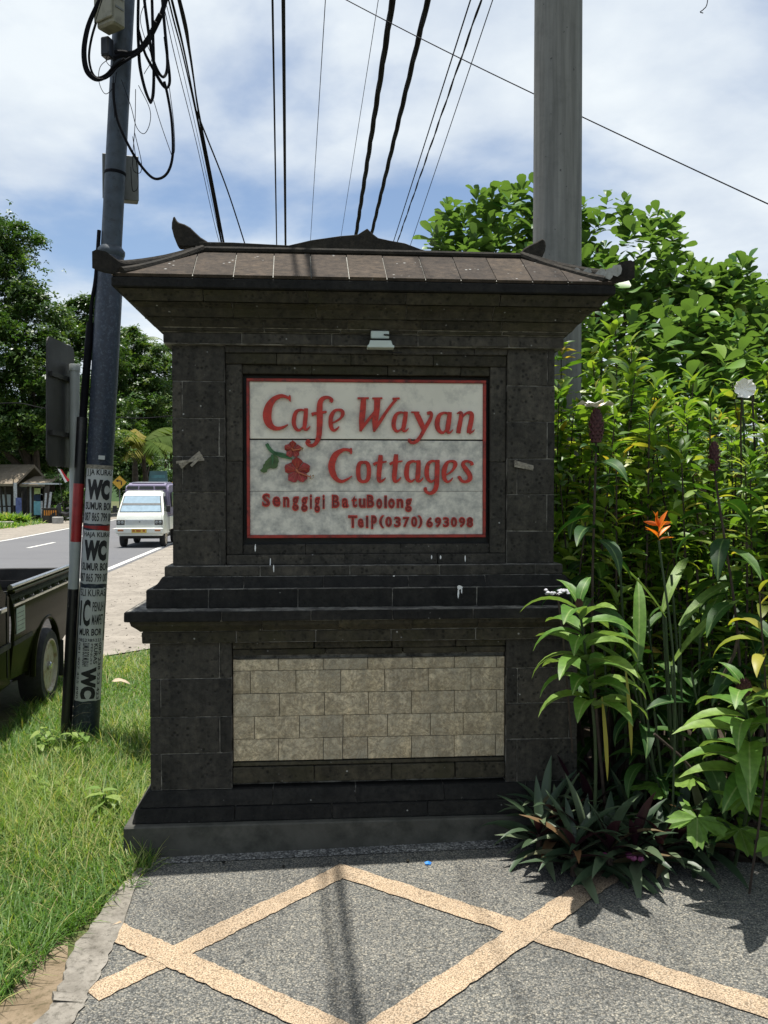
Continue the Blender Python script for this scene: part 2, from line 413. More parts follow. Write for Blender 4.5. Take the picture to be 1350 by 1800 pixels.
def edge_poly(right, left):
    return [(x, y) for x, y in right] + [(x, y) for x, y in reversed(left)]
RX = [(-3.0,-40),(-3.85,0),(-4.7,8.2),(-5.55,17.06),(-6.6,26.7),(-8.9,45),(-11.8,70),(-16,100),(-30,160)]
LX = [(-8.6,-40),(-9.6,0),(-10.6,8.2),(-11.6,17.06),(-12.7,27.6),(-15.3,45),(-19.2,70),(-25,100),(-42,160)]
road = MB(); road.add([(x,y,0.004) for x,y in RX] + [(x,y,0.004) for x,y in LX],
    [(i, i+1, len(RX)+i+1, len(RX)+i) for i in range(len(RX)-1)])
road_o = struct(road.build('road', M['asphalt'], fix=True), 'grey asphalt road bending away past the shops')
def line_strip(pts, w, z):
    mb = MB(); vv = []
    for i, p in enumerate(pts):
        a = Vector((*pts[max(i-1,0)], 0)); b = Vector((*pts[min(i+1,len(pts)-1)], 0)); d = (b-a).normalized(); n = Vector((-d.y, d.x, 0))
        vv += [Vector((*p, z)) + n*w/2, Vector((*p, z)) - n*w/2]
    mb.add(vv, [(2*i, 2*i+1, 2*i+3, 2*i+2) for i in range(len(pts)-1)]); return mb
line_strip([(x-0.16,y) for x,y in RX], 0.13, 0.009).build('edge_line', M['road_paint'], road_o, fix=True)
line_strip([(x+0.16,y) for x,y in LX], 0.13, 0.009).build('edge_line', M['road_paint'], road_o, fix=True)
for k in range(8):
    y0 = 5.2 + k*6.1
    c = lambda y: (np.interp(y, [q[1] for q in RX], [q[0] for q in RX]) + np.interp(y, [q[1] for q in LX], [q[0] for q in LX]))/2 - 0.9
    line_strip([(c(y0+t*2.6), y0+t*2.6) for t in (0, 0.5, 1)], 0.12, 0.009).build('centre_dash', M['road_paint'], road_o, fix=True)
# dusty shoulder between road and grass, ragged inner edge
sh = MB(); vv = []
ys = [-40,-5,0,3,4.5,6,7,7.8,8.6,9.4,10.2,11,12,14,17,22,27,45,70,100,160]
for i, y in enumerate(ys):
    xr = np.interp(y, [q[1] for q in RX], [q[0] for q in RX])
    inner = np.interp(y, [-40,0,6,8,9,10,12,20,45,160], [-2.6,-3.3,-3.2,-2.9,-1.6,-0.9,-0.6,-1.5,-5.5,-24]) + random.uniform(-0.12, 0.12)
    vv += [(xr-0.02, y, 0.0005), (inner, y, 0.0005)]
sh.add(vv, [(2*i, 2*i+1, 2*i+3, 2*i+2) for i in range(len(ys)-1)])
struct(sh.build('road_shoulder', M['shoulder'], fix=True), 'dusty pale gravel shoulder along the road')
sh2 = MB(); vv = []
for y in ys:
    xl = np.interp(y, [q[1] for q in LX], [q[0] for q in LX]); vv += [(xl-2.6+random.uniform(-.2,.2), y, 0.0005), (xl+0.02, y, 0.0005)]
sh2.add(vv, [(2*i, 2*i+1, 2*i+3, 2*i+2) for i in range(len(ys)-1)])
struct(sh2.build('road_shoulder', M['shoulder'], fix=True), 'dusty strip before the shops across the road')

# driveway: slightly tilted pebble-wash paving
def dz(x, y): return 0.012 + 0.022*(x + 1.0)
EDGE = [onz(px, py, 0.01) for px, py in ((268,1505),(262,1530),(240,1548),(205,1640),(178,1700),(150,1752),(122,1800))]
def dp(px, py, lift=0.0):               # pixel -> point on the driveway
    p = onz(px, py, 0.03)
    for _ in range(4): p = onz(px, py, dz(p.x, p.y))
    return Vector((p.x, p.y, dz(p.x, p.y) + lift))
def dway(x, y, lift=0): return (x, y, dz(x, y) + lift)
dr = MB()
left = [(p.x, p.y) for p in EDGE]
left = [(-0.98, 4.0), (-1.0, 3.65)] + left[1:] + [(-1.02, 1.9), (-1.05, 0.0), (-1.2, -4)]
poly = left + [(6.5,-4),(6.5,2.6),(3.2,3.2),(1.9,3.33),(1.2,3.42),(0.9,3.7),(0.9,4.0)]
dr.sheet([dway(x, y) for x, y in poly])
drive = struct(dr.build('driveway', M['aggregate'], fix=True), 'grey pebble-wash driveway with a tan lattice of stripes')
def stripe(a, b, w, lift):
    a = dp(*a); b = dp(*b); d = (b-a); d.z = 0; d.normalize(); n = Vector((-d.y, d.x, 0))*w/2
    mb = MB(); k = 60; vv = []
    for i in range(k+1):
        p = a.lerp(b, i/k)
        for s in (1, -1):
            q = p + n*s*(1+random.uniform(-0.085,0.085)); vv.append(dway(q.x, q.y, lift))
    mb.add(vv, [(2*i, 2*i+1, 2*i+3, 2*i+2) for i in range(k)])
    return mb.build('tan_stripe', M['tan_agg'], drive, fix=True)
stripe((160,1750),(612,1527),0.097,0.004)
stripe((585,1527),(1420,1798),0.097,0.0048)
stripe((190,1632),(640,1838),0.097,0.0056)
stripe((1085,1530),(560,1888),0.105,0.0064)
stripe((640,1838),(-100,2200),0.1,0.004)
# pale pebble border in front of the plinth
pb = MB(); a0 = [(-1.02,3.60),(0.9,3.70)]; a1 = [(-1.0,3.475),(0.88,3.585)]
pb.sheet([dway(x,y,0.004) for x,y in (a0[0], a0[1], a1[1], a1[0])])
pb.build('pebble_border', M['white_agg'], drive, fix=True)
# broken concrete edge on the left of the driveway
ce = MB(); top = []; n = 26
E2 = spline([(p.x, p.y) for p in EDGE[1:]] + [(-1.02,1.9),(-1.05,0.0)], 6)
for i, p in enumerate(E2):
    wv = np.interp(p[1], [0,2.3,2.6,2.8,3.0,3.2,3.45], [.10,.10,.10,.125,.10,.06,.03]) + random.uniform(-0.012,0.012)
    top.append((Vector((p[0]+0.01+random.uniform(-.006,.006), p[1], dz(p[0],p[1])+0.006)), Vector((p[0]-wv, p[1]+random.uniform(-.02,.02), 0.018+random.uniform(-.004,.006)))))
vv = []
for a, b in top: vv += [a, b, Vector((b.x-0.012, b.y, -0.06))]
ce.add(vv, [(3*i, 3*i+1, 3*i+4, 3*i+3) for i in range(len(top)-1)] + [(3*i+1, 3*i+2, 3*i+5, 3*i+4) for i in range(len(top)-1)])
struct(ce.build('concrete_edge', M['concrete_edge'], fix=True), 'rough broken concrete edge between grass and driveway')
dt = MB(); vv = [onz(px,py,-0.006) for px,py in ((95,1625),(120,1650),(118,1700),(100,1760),(70,1830),(-60,1900),(-30,1800),(20,1745),(50,1690))]
dt.sheet(vv); struct(dt.build('dirt_patch', M['dirt'], fix=True), 'bare dry earth beside the concrete edge')
# planting bed on the right
so_ = MB(); so_.sheet([(x,y,0.02) for x,y in ((0.88,3.9),(0.9,3.66),(1.15,3.38),(1.9,3.3),(3.2,3.17),(6.5,2.55),(9,2.4),(12,9),(9,14),(1.2,14),(0.9,6))])
struct(so_.build('planting_bed', M['soil'], fix=True), 'dark soil of the planting bed beside the sign')

# ================================================================== THE SIGN MONUMENT
HW = 0.8785; DB = 0.45
mon = thing('sign_monument', 'tall dark stone sign monument with a tiled hipped cap and pale brick panel', 'monument', (-0.08, 3.787, 0), R(4.0))
GAP = 0.0040
def course(levels, joints, mat, jit=0.0008, name='stone_block', db=DB):
    xs = [None] + list(joints) + [None]
    for i in range(len(xs)-1):
        mb = MB(); j = random.uniform(-jit, jit); vv = []
        for k, (z, e) in enumerate(levels):
            zz = z + (GAP*0.5 if k == 0 else (-GAP*0.5 if k == len(levels)-1 else 0))
            ee = e + j
            xl = -(HW+ee) if xs[i] is None else xs[i] + GAP/2
            xr = (HW+ee) if xs[i+1] is None else xs[i+1] - GAP/2
            vv += [(xl,-ee,zz),(xr,-ee,zz),(xr,db+ee,zz),(xl,db+ee,zz)]
        ff = [(3,2,1,0)]
        for k in range(len(levels)-1):
            for q in range(4): ff.append((4*k+q, 4*k+(q+1)%4, 4*k+4+(q+1)%4, 4*k+4+q))
        m = len(levels)-1; ff.append((4*m, 4*m+1, 4*m+2, 4*m+3))
        mb.add(vv, ff); chip(mb.build(name, mat, mon, bevel=0.003 if len(levels) == 2 else 0))
def chip(o, s=0.0007):
    for v in o.data.vertices: v.co += Vector((random.gauss(0,s), random.gauss(0,s), random.gauss(0,s)))
    return o
def core(levels, inset=0.0038):
    mb = MB(); vv = []
    for z, e in levels:
        ee = e - inset; vv += [(-(HW+ee),-ee,z),((HW+ee),-ee,z),((HW+ee),DB+ee,z),(-(HW+ee),DB+ee,z)]
    ff = [(3,2,1,0)]
    for k in range(len(levels)-1):
        for q in range(4): ff.append((4*k+q, 4*k+(q+1)%4, 4*k+4+(q+1)%4, 4*k+4+q))
    m = len(levels)-1; ff.append((4*m, 4*m+1, 4*m+2, 4*m+3))
    mb.add(vv, ff); mb.build('mortar_core', M['mortar'], mon)
def jts(sp, off, half=HW):
    o = []; x = -half + off
    while x < half - 0.05:
        o.append(x + random.uniform(-0.02, 0.02)); x += sp
    return o
# plinth (rendered) and base mouldings
pl = MB(); e = 0.184
pl.box(-(HW+e), HW+e, -e, DB+e, -0.12, 0.150)
pl.build('plinth', M['plinth'], mon, bevel=0.006, fix=True)
core([(0.15,0.14),(0.21,0.12),(0.27,0.08)])
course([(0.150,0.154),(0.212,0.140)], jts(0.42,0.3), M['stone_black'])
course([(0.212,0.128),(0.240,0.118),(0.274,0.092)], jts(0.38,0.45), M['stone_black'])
# pedestal
EP = 0.0882; XL = -0.605; XR = 0.632; PZ0 = 0.274; PZ1 = 0.934
def pbox(x0,x1,y0,y1,z0,z1,mat,name='stone_block',bev=0.003,gap=GAP):
    mb = MB(); mb.box(x0+gap/2,x1-gap/2,y0,y1,z0+gap/2,z1-gap/2); return chip(mb.build(name, mat, mon, bevel=bev))
mc = MB(); mc.box(-(HW+EP)+0.006, XL-0.002, -EP+0.0038, DB+EP-0.006, PZ0, PZ1); mc.build('mortar_core', M['mortar'], mon); mc = MB(); mc.box(XR+0.002, HW+EP-0.006, -EP+0.0038, DB+EP-0.006, PZ0, PZ1)
mc.build('mortar_core', M['mortar'], mon)
for side in (0, 1):
    zs = [PZ0, 0.437, 0.600, 0.771, PZ1] if side == 0 else [PZ0, 0.47, 0.636, 0.797, PZ1]
    for r in range(4):
        j = random.uniform(-0.0015, 0.0015)
        if side == 0: xs = [-(HW+EP), -0.918, XL] if r in (0, 2) else [-(HW+EP), -0.66, XL]
        else: xs = [XR, 0.685, HW+EP] if r in (0, 2) else [XR, 0.925, HW+EP]
        for a, b in zip(xs[:-1], xs[1:]): pbox(a, b, -EP+j, DB+EP-j, zs[r], zs[r+1], M['stone'])
bw = MB(); bw.box(XL, XR, -EP+0.055, DB+EP-0.01, PZ0, PZ1); bw.build('back_wall', M['mortar'], mon)
# brick panel
S = 3.71/1450
rows = [(0.797,0.848,[407,486,565,644,723,799,875,890]), (0.694,0.797,[407,437,517,596,674,752,829,890]), (0.591,0.694,[407,488,567,645,722,799,876,890]),
        (0.489,0.591,[407,444,523,600,679,756,815,890]), (0.389,0.489,[407,486,565,599,644,722,799,874,890])]
x0p = XL + 0.002; x1p = XR - 0.002
def bx(px): return x0p + (px-407)/(890-407)*(x1p-x0p)
def rough_brick(x0, x1, y, z0, z1, seed):
    rr = np.random.default_rng(seed); nx = max(2, int((x1-x0)/0.022)); nz = max(2, int((z1-z0)/0.025)); mb = MB(); vv = []; g_ = 0.0013
    for j in range(nz+1):
        for i in range(nx+1):
            edge = i in (0, nx) or j in (0, nz)
            vv.append((x0+g_+(x1-x0-2*g_)*i/nx, y + (0.0025 if edge else -0.002+rr.normal(0, 0.0025)), z0+g_+(z1-z0-2*g_)*j/nz))
    ff = [(j*(nx+1)+i, j*(nx+1)+i+1, (j+1)*(nx+1)+i+1, (j+1)*(nx+1)+i) for j in range(nz) for i in range(nx)]
    mb.add(vv, ff)
    o = len(mb.v)
    mb.add([(x0+g_,y+0.0025,z0+g_),(x1-g_,y+0.0025,z0+g_),(x1-g_,y+0.0025,z1-g_),(x0+g_,y+0.0025,z1-g_),(x0+g_,y+0.04,z0+g_),(x1-g_,y+0.04,z0+g_),(x1-g_,y+0.04,z1-g_),(x0+g_,y+0.04,z1-g_)],
           [(0,4,5,1),(1,5,6,2),(2,6,7,3),(3,7,4,0)])
    return mb.build('brick', M['limestone'], mon, smooth=True)
sd_ = 0
for z0, z1, js in rows:
    for a, b in zip(js[:-1], js[1:]):
        sd_ += 1; rough_brick(bx(a), bx(b), -EP+0.02+random.uniform(-0.003,0.002), z0, z1, sd_)
# mouldings over and under the brick panel
xj = [XL, -0.24, 0.11, 0.40, XR]
for a, b in zip(xj[:-1], xj[1:]):
    pbox(a, b, -EP+0.004, 0.0, 0.898, PZ1, M['stone_brown']); pbox(a+0.05 if a > XL else a, b+0.05 if b < XR else b, -EP+0.012, 0.0, 0.868, 0.898, M['stone_brown'])
    pbox(a, b, -EP+0.008, 0.0, 0.292, 0.366, M['stone_brown'])
pbox(XL, XR, -EP+0.016, 0.0, 0.366, 0.385, M['stone_brown'], 'panel_sill')
# waist
core([(0.934,0.1144),(0.987,0.1144),(0.987,0.115),(1.037,0.154),(1.037,0.17),(1.084,0.17),(1.084,0.098),(1.17,0.098),(1.17,0.073),(1.219,0.031),(1.266,0.031)], 0.0038)
course([(0.934,0.1144),(0.987,0.1144)], jts(0.36,0.28), M['stone_brown'])
course([(0.987,0.118),(1.000,0.131),(1.018,0.151),(1.037,0.156)], jts(0.33,0.4), M['stone_brown'])
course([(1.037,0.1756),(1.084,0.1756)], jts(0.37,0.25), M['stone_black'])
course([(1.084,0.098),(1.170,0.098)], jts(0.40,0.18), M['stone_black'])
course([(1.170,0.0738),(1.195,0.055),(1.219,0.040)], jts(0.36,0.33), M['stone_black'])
course([(1.219,0.031),(1.266,0.031)], jts(0.42,0.38), M['stone'])
# upper body
UX0 = -0.64; UX1 = 0.652; BZ0 = 1.266; BZ1 = 2.263
mc = MB(); mc.box(-HW+0.005, UX0-0.002, 0.0038, DB-0.006, BZ0, BZ1); mc.build('mortar_core', M['mortar'], mon); mc = MB(); mc.box(UX1+0.002, HW-0.005, 0.0038, DB-0.006, BZ0, BZ1)
mc.build('mortar_core', M['mortar'], mon)
zs = [BZ0, 1.427, 1.597, 1.762, 1.934, 2.10, BZ1]
for side in (0, 1):
    for r in range(6):
        j = random.uniform(-0.0015, 0.0015); dzs = 0.0 if side == 0 else -0.008
        z0 = zs[r] + (dzs if r > 0 else 0); z1 = zs[r+1] + (dzs if r < 5 else 0)
        if side == 0: xs = [-HW, -0.832, UX0] if r in (4, 2) else ([-HW, -0.668, UX0] if r in (3, 0) else [-HW, UX0])
        else: xs = [UX1, 0.842, HW] if r in (5, 3, 1) else ([UX1, 0.70, HW] if r == 2 else [UX1, HW])
        for a, b in zip(xs[:-1], xs[1:]): pbox(a, b, j, DB-j, z0, z1, M['stone'])
bw = MB(); bw.box(UX0, UX1, 0.085, DB-0.01, BZ0, BZ1); bw.build('back_wall', M['stone'], mon)
rc = MB(); rc.box(-0.58, 0.59, 0.078, 0.084, 1.34, 2.14); rc.build('recess_panel', M['black_paint'], mon)
SX0 = -0.566; SX1 = 0.577      # recess opening
def band(z0, z1, y, mat, js):
    for a, b in zip(js[:-1], js[1:]): pbox(a, b, y, 0.084, z0, z1, mat, gap=0.0012)
band(2.232, BZ1, 0.001, M['stone'], [UX0,-0.3,0.12,0.5,UX1])
band(2.182, 2.232, 0.012, M['stone_brown'], [UX0,-0.41,-0.07,0.31,UX1])
band(2.140, 2.182, 0.030, M['stone_brown'], [SX0,-0.25,0.1,0.44,SX1])
band(1.314, 1.360, 0.026, M['stone'], [SX0,-0.28,0.16,SX1])
band(BZ0, 1.314, 0.010, M['stone'], [UX0,-0.1,0.33,UX1])
for x0, x1 in ((UX0, SX0), (SX1, UX1)):
    zz = [1.314, 1.74, 2.182]
    for a, b in zip(zz[:-1], zz[1:]): pbox(x0, x1, 0.020, 0.084, a, b, M['stone'], gap=0.0012)
# cornice
core([(2.263,0.031),(2.315,0.031),(2.315,0.04),(2.368,0.08),(2.422,0.14),(2.468,0.18),(2.505,0.2)], 0.004)
course([(2.263,0.031),(2.315,0.031)], jts(0.40,0.33), M['stone'])
course([(2.315,0.046),(2.332,0.050)], jts(0.36,0.41), M['stone_brown'])
course([(2.332,0.060),(2.350,0.072),(2.368,0.086)], jts(0.36,0.41), M['stone_brown'])
course([(2.368,0.094),(2.378,0.098),(2.402,0.118),(2.415,0.142),(2.422,0.152)], jts(0.39,0.27), M['stone_brown'])
course([(2.422,0.158),(2.445,0.172),(2.468,0.190)], jts(0.43,0.17), M['stone_brown'])
# roof
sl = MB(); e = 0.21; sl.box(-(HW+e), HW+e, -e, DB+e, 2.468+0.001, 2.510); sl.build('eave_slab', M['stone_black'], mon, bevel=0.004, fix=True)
RY = DB/2; RZ = 2.742; RXE = 0.79; EX = HW+0.205; EY = -0.205
bott = [-EX,-0.75,-0.578,-0.41,-0.247,-0.084,0.079,0.247,0.402,0.558,0.718,0.876,EX]
def roofpt(x, t, front=True):
    y0 = EY if front else DB - EY
    return Vector((x, y0 + (RY-y0)*t, 2.513 + (RZ-2.513)*t))
def hipx(t): return EX + (RXE-EX)*t
for front in (True, False):
    for a, b in zip(bott[:-1], bott[1:]):
        pts = []
        def clipx(x, t): return max(-hipx(t), min(hipx(t), x))
        ga, gb = a + 0.002, b - 0.002
        loop = []
        ts = [0, 0.33, 0.66, 1.0]
        for t in ts: loop.append(roofpt(clipx(gb*(1+0.05*t), t), t, front))
        for t in reversed(ts): loop.append(roofpt(clipx(ga*(1+0.05*t), t), t, front))
        cl = []
        for p in loop:
            if not cl or (p - cl[-1]).length > 1e-4: cl.append(p)
        lift = random.uniform(0, 0.002)
        up = Vector((0, -0.42 if front else 0.42, 0.9)).normalized()
        mb = MB(); n = len(cl); tp = [p + up*(0.012+lift) for p in cl]
        mb.add(tp + cl, [tuple(range(n))] + [(i, (i+1) % n, n+(i+1) % n, n+i) for i in range(n)])
        mb.build('roof_tile', M['stone_roof'], mon, fix=True)
for sx in (-1, 1):
    mb = MB(); up = Vector((sx*0.66, 0, 0.75))
    cl = [Vector((sx*EX, EY, 2.513)), Vector((sx*EX, DB-EY, 2.513)), Vector((sx*RXE, RY, RZ))]
    mb.add([p+up*0.012 for p in cl] + cl, [(0,1,2),(0,1,4,3),(1,2,5,4),(2,0,3,5)]); mb.build('roof_tile', M['stone_roof'], mon, fix=True)
ri = MB(); ri.add([(-RXE,RY,RZ-0.004),(RXE,RY,RZ-0.004),(EX,EY,2.509),(-EX,EY,2.509),(EX,DB-EY,2.509),(-EX,DB-EY,2.509)], [(0,1,2,3),(1,0,5,4),(0,3,5),(1,4,2),(3,2,4,5)])
ri.v = [(x, y, z+0.0095) for x, y, z in ri.v]; ri.build('roof_bed', M['lichen'], mon)
# ridge with a raised ornament, drawn as a profile
def rz_(px, py, Y=3.995): return ((px-646)*Y/1450, 1.612+(865-py)*Y/1450)
prof = [rz_(*p) for p in ((362,440),(420,440),(515,443),(555,433),(604,425),(634,422),(643,416),(651,411),(659,419),(670,427),(690,431),(716,435),(745,445),(777,453),(850,455),(928,457))]
low = [(prof[-1][0], RZ-0.01), (prof[0][0], RZ-0.01)]
rg = MB(); rg.prism(prof + low, RY-0.03, RY+0.03); rg.build('ridge', M['stone_ridge'], mon, fix=True, bevel=0.004)
for yy in (RY-0.045, RY+0.045):
    t_ = MB(); t_.tube([(-RXE-0.005, yy, RZ+0.0),(-0.3,yy,RZ+0.002),(0.3,yy,RZ+0.001),(RXE+0.005,yy,RZ-0.002)], 0.016, 8); t_.build('ridge_roll', M['stone_ridge'], mon, smooth=True)
def c6(cx, cy): return rz_(160+cx*.3704, 380+cy*.3704)
def c7(cx, cy): return rz_(640+cx*.3704, 377+(cy-8)*.3704)
hl = [c6(*p) for p in ((448,185),(430,140),(420,100),(421,75),(427,52),(433,44),(440,62),(452,74),(480,82),(505,96),(530,120),(552,140),(582,158),(600,185))]
hr = [c7(*p) for p in ((740,222),(762,195),(775,178),(800,162),(845,140),(860,130),(870,127),(880,137),(884,160),(880,185),(868,212),(852,236))]
for poly in (hl, hr):
    h = MB(); h.prism(poly, RY-0.028, RY+0.028); h.build('ridge_horn', M['stone_ridge'], mon, fix=True, bevel=0.006)
# hip fins with upturned tips and a roll on each side
for sx in (-1, 1):
    for front in (True, False):
        ys_ = 1 if front else -1
        def yy(v): return v if front else DB - v
        path = [(RXE*0.99, RY, RZ+0.004), (0.90, 0.06, 2.655), (1.01, -0.10, 2.583), (1.065, -0.19, 2.553), (1.095, -0.228, 2.555), (1.118, -0.250, 2.566)]
        hs = [0.045, 0.05, 0.055, 0.062, 0.075, 0.082]
        ws = [0.028, 0.028, 0.028, 0.030, 0.036, 0.040]
        mb = MB(); vv = []
        sp = spline([(*p, h_, w_) for p, h_, w_ in zip(path, hs, ws)], 3)
        for q in sp:
            p = Vector((sx*q[0], yy(q[1]), q[2])); n_ = Vector((-sx*0.62, -0.78*ys_, 0)).cross(Vector((0,0,1))).normalized()
            for dxw, dzh in ((-1,-0.5),(1,-0.5),(1,0.35),(0.55,0.5),(-0.55,0.5),(-1,0.35)): vv.append(p + n_*q[4]*dxw + Vector((0,0,dzh*q[3])))
        m = len(sp)
        ff = [tuple(range(5,-1,-1)), tuple(range((m-1)*6, m*6))]
        for i in range(m-1):
            for k in range(6): ff.append((i*6+k, i*6+(k+1) % 6, (i+1)*6+(k+1) % 6, (i+1)*6+k))
        mb.add(vv, ff); fin = mb.build('hip_ridge', M['stone_ridge'], mon, fix=True, bevel=0.003)
        r_ = MB(); r_.tube(spline([(sx*RXE*0.965, yy(RY-0.045), RZ+0.004), (sx*0.87, yy(0.035), 2.655), (sx*0.98, yy(-0.12), 2.573), (sx*1.045, yy(-0.205), 2.534)], 4), 0.0175, 8)
        r_.build('hip_roll', M['stone_ridge'], mon, smooth=True)
        if sx == 1 and front:
            for u, rr in ((0.96,0.018),(1.005,0.025),(1.045,0.029),(1.075,0.027),(1.105,0.032)):
                q = min(sp, key=lambda s_: abs(s_[0]-u)); mb = MB(); k = 9
                n_ = Vector((0.62, -0.78, 0)).normalized(); n_ = Vector((-0.78,-0.62,0))
                cpt = Vector((q[0], q[1], q[2]+0.004)) + n_*(q[4]+0.0012)
                tdir = Vector((0.62,-0.78,0))
                mb.add([cpt + tdir*math.cos(6.283*i/k)*rr*random.uniform(.75,1.1) + Vector((0,0,1))*math.sin(6.283*i/k)*rr*random.uniform(.75,1.1)*0.95 for i in range(k)], [tuple(range(k))])
                mb.build('lichen_patch', M['lichen'], mon)
# stub stone leaves at the left back of the cornice and two split wooden pegs
M['split_wood'] = simple('split_wood', (0.24,0.215,0.17), 0.85, var=0.5, scale=60, bstr=0.6, bscale=90)
for (cx, cz, s, lab) in ((-0.79, 1.747, 1, 'frayed grey wooden peg stuck in the left stone pier'), (0.745, 1.73, -1, 'thin splintered wooden peg stuck in the right stone pier')):
    w = thing('wooden_peg', lab, 'peg', (mon.matrix_basis @ Vector((cx, -0.012, cz))), R(4))
    for k in range(5 if s == 1 else 3):
        a = Vector((-0.045 - 0.004*k*k*0.5, -0.012-0.004*k, -0.038+0.008*k)); b = Vector((0.036+0.006*k, 0.012, 0.034-0.011*k))
        if s == -1: a = Vector((-0.06, 0.0, 0.012-0.01*k)); b = Vector((0.03, 0.01, -0.012-0.006*k))
        if k == 4: a = Vector((0.0, -0.014, -0.03)); b = Vector((0.045, 0.01, 0.02))
        mb = MB(); mb.bar(a, b, 0.006+0.003*(k%2), 0.011); mb.build('splinter', M['split_wood'], w)
# small floodlight above the board
lx, lz = (668-645)*3.73/1450, 1.6+(865-598)*3.72/1450
fl = thing('wall_lamp', 'small pale grey floodlight fixed under the cornice above the board', 'lamp', mon.matrix_basis @ Vector((lx, -0.035, lz)), R(4))
b1 = MB(); b1.box(-0.042,0.040,-0.03,0.0,0.006,0.040); b1.build('housing', M['lamp_white'], fl, bevel=0.003)
b1 = MB(); b1.prism([(-0.048,-0.010),(0.046,-0.010),(0.052,-0.030),(0.060,-0.032),(0.060,-0.042),(-0.060,-0.042),(-0.060,-0.032),(-0.054,-0.030)], -0.072, -0.012); b1.build('shade', M['lamp_white'], fl, fix=True, bevel=0.002)
b1 = MB(); b1.box(-0.044,0.042,-0.022,0.0,-0.011,0.007); b1.build('vent_strip', M['gap_paint'], fl)
b1 = MB(); b1.tube([(0.016,-0.032,0.022),(0.03,-0.036,0.021),(0.046,-0.03,0.02)], 0.0035, 6); b1.build('screw_arm', M['gap_paint'], fl)
b1 = MB(); b1.tube([(0.05,-0.01,-0.04),(0.035,-0.012,-0.052),(0.08,-0.004,-0.054),(0.1,0.002,-0.05)], 0.003, 6); b1.build('flex', M['gap_paint'], fl)
# white bird droppings on the ledges
M['dropping'] = simple('dropping', (0.7,0.7,0.68), 0.9, var=0.1)
for px, py, yy_, w_, h_ in ((808,1034,-0.0995,0.018,0.012),(806,1044,-0.0995,0.005,0.028),(812,1040,-0.0995,0.004,0.018),(692,1013,-0.06,0.006,0.004),(451,962,0.008,0.004,0.022),(477,988,0.008,0.004,0.03),(482,998,-0.033,0.004,0.02),(760,980,0.008,0.004,0.014),(776,980,0.008,0.005,0.012),(820,983,0.008,0.004,0.02)):
    Yd = 3.787 + yy_; x = (px-645)*Yd/1450; z = 1.6-(py-865)*Yd/1450; mb = MB(); k = 7
    mb.add([(x+w_*math.cos(6.283*i/k)*random.uniform(.5,1), yy_-0.004, z+h_*math.sin(6.283*i/k)*random.uniform(.6,1)) for i in range(k)], [tuple(range(k))])
    mb.build('bird_dropping', M['dropping'], mon)

# ================================================================== THE PAINTED BOARD
SY = 0.036
bd = thing('sign_board', 'white painted wooden board with red raised lettering and hibiscus flowers', 'sign', mon.matrix_basis @ Vector((0, SY, 0)), R(4))
SS = 3.823/1450
def sx_(px): return (px-645.5)*SS
def sz_(py): return 1.6+(865-py)*SS
bx0, bx1, bz0, bz1 = sx_(443), sx_(852.5), sz_(940), sz_(673)
for z0, z1 in ((sz_(772), bz1), (sz_(863.5), sz_(774.5)), (bz0, sz_(864))):
    mb = MB(); mb.box(bx0, bx1, 0, 0.03, z0, z1); mb.build('board_plank', M['white_paint' if z1 == bz1 else 'white_paint_dirty'], bd, bevel=0.0015)
mb = MB(); mb.box(bx0, bx1, 0.012, 0.032, bz0, bz1); mb.build('board_backing', M['gap_paint'], bd)
fw = 0.0135
for a in ((bx0-fw, bx1+fw, bz1, bz1+fw), (bx0-fw, bx1+fw, bz0-fw, bz0), (bx0-fw, bx0, bz0, bz1), (bx1, bx1+fw, bz0, bz1)):
    mb = MB(); mb.box(a[0], a[1], -0.010, 0.034, a[2], a[3]); mb.build('frame_strip', M['red_frame'], bd, bevel=0.002)
GA = (460,690); GB = (650,690); GC = (450,770); GD = (650,780)
RING = [(1287,287,34),(1330,300,44),(1349,350,50),(1349,440,50),(1330,500,46),(1287,518,36),(1244,500,46),(1226,440,52),(1226,350,52),(1244,300,44),(1287,287,34)]
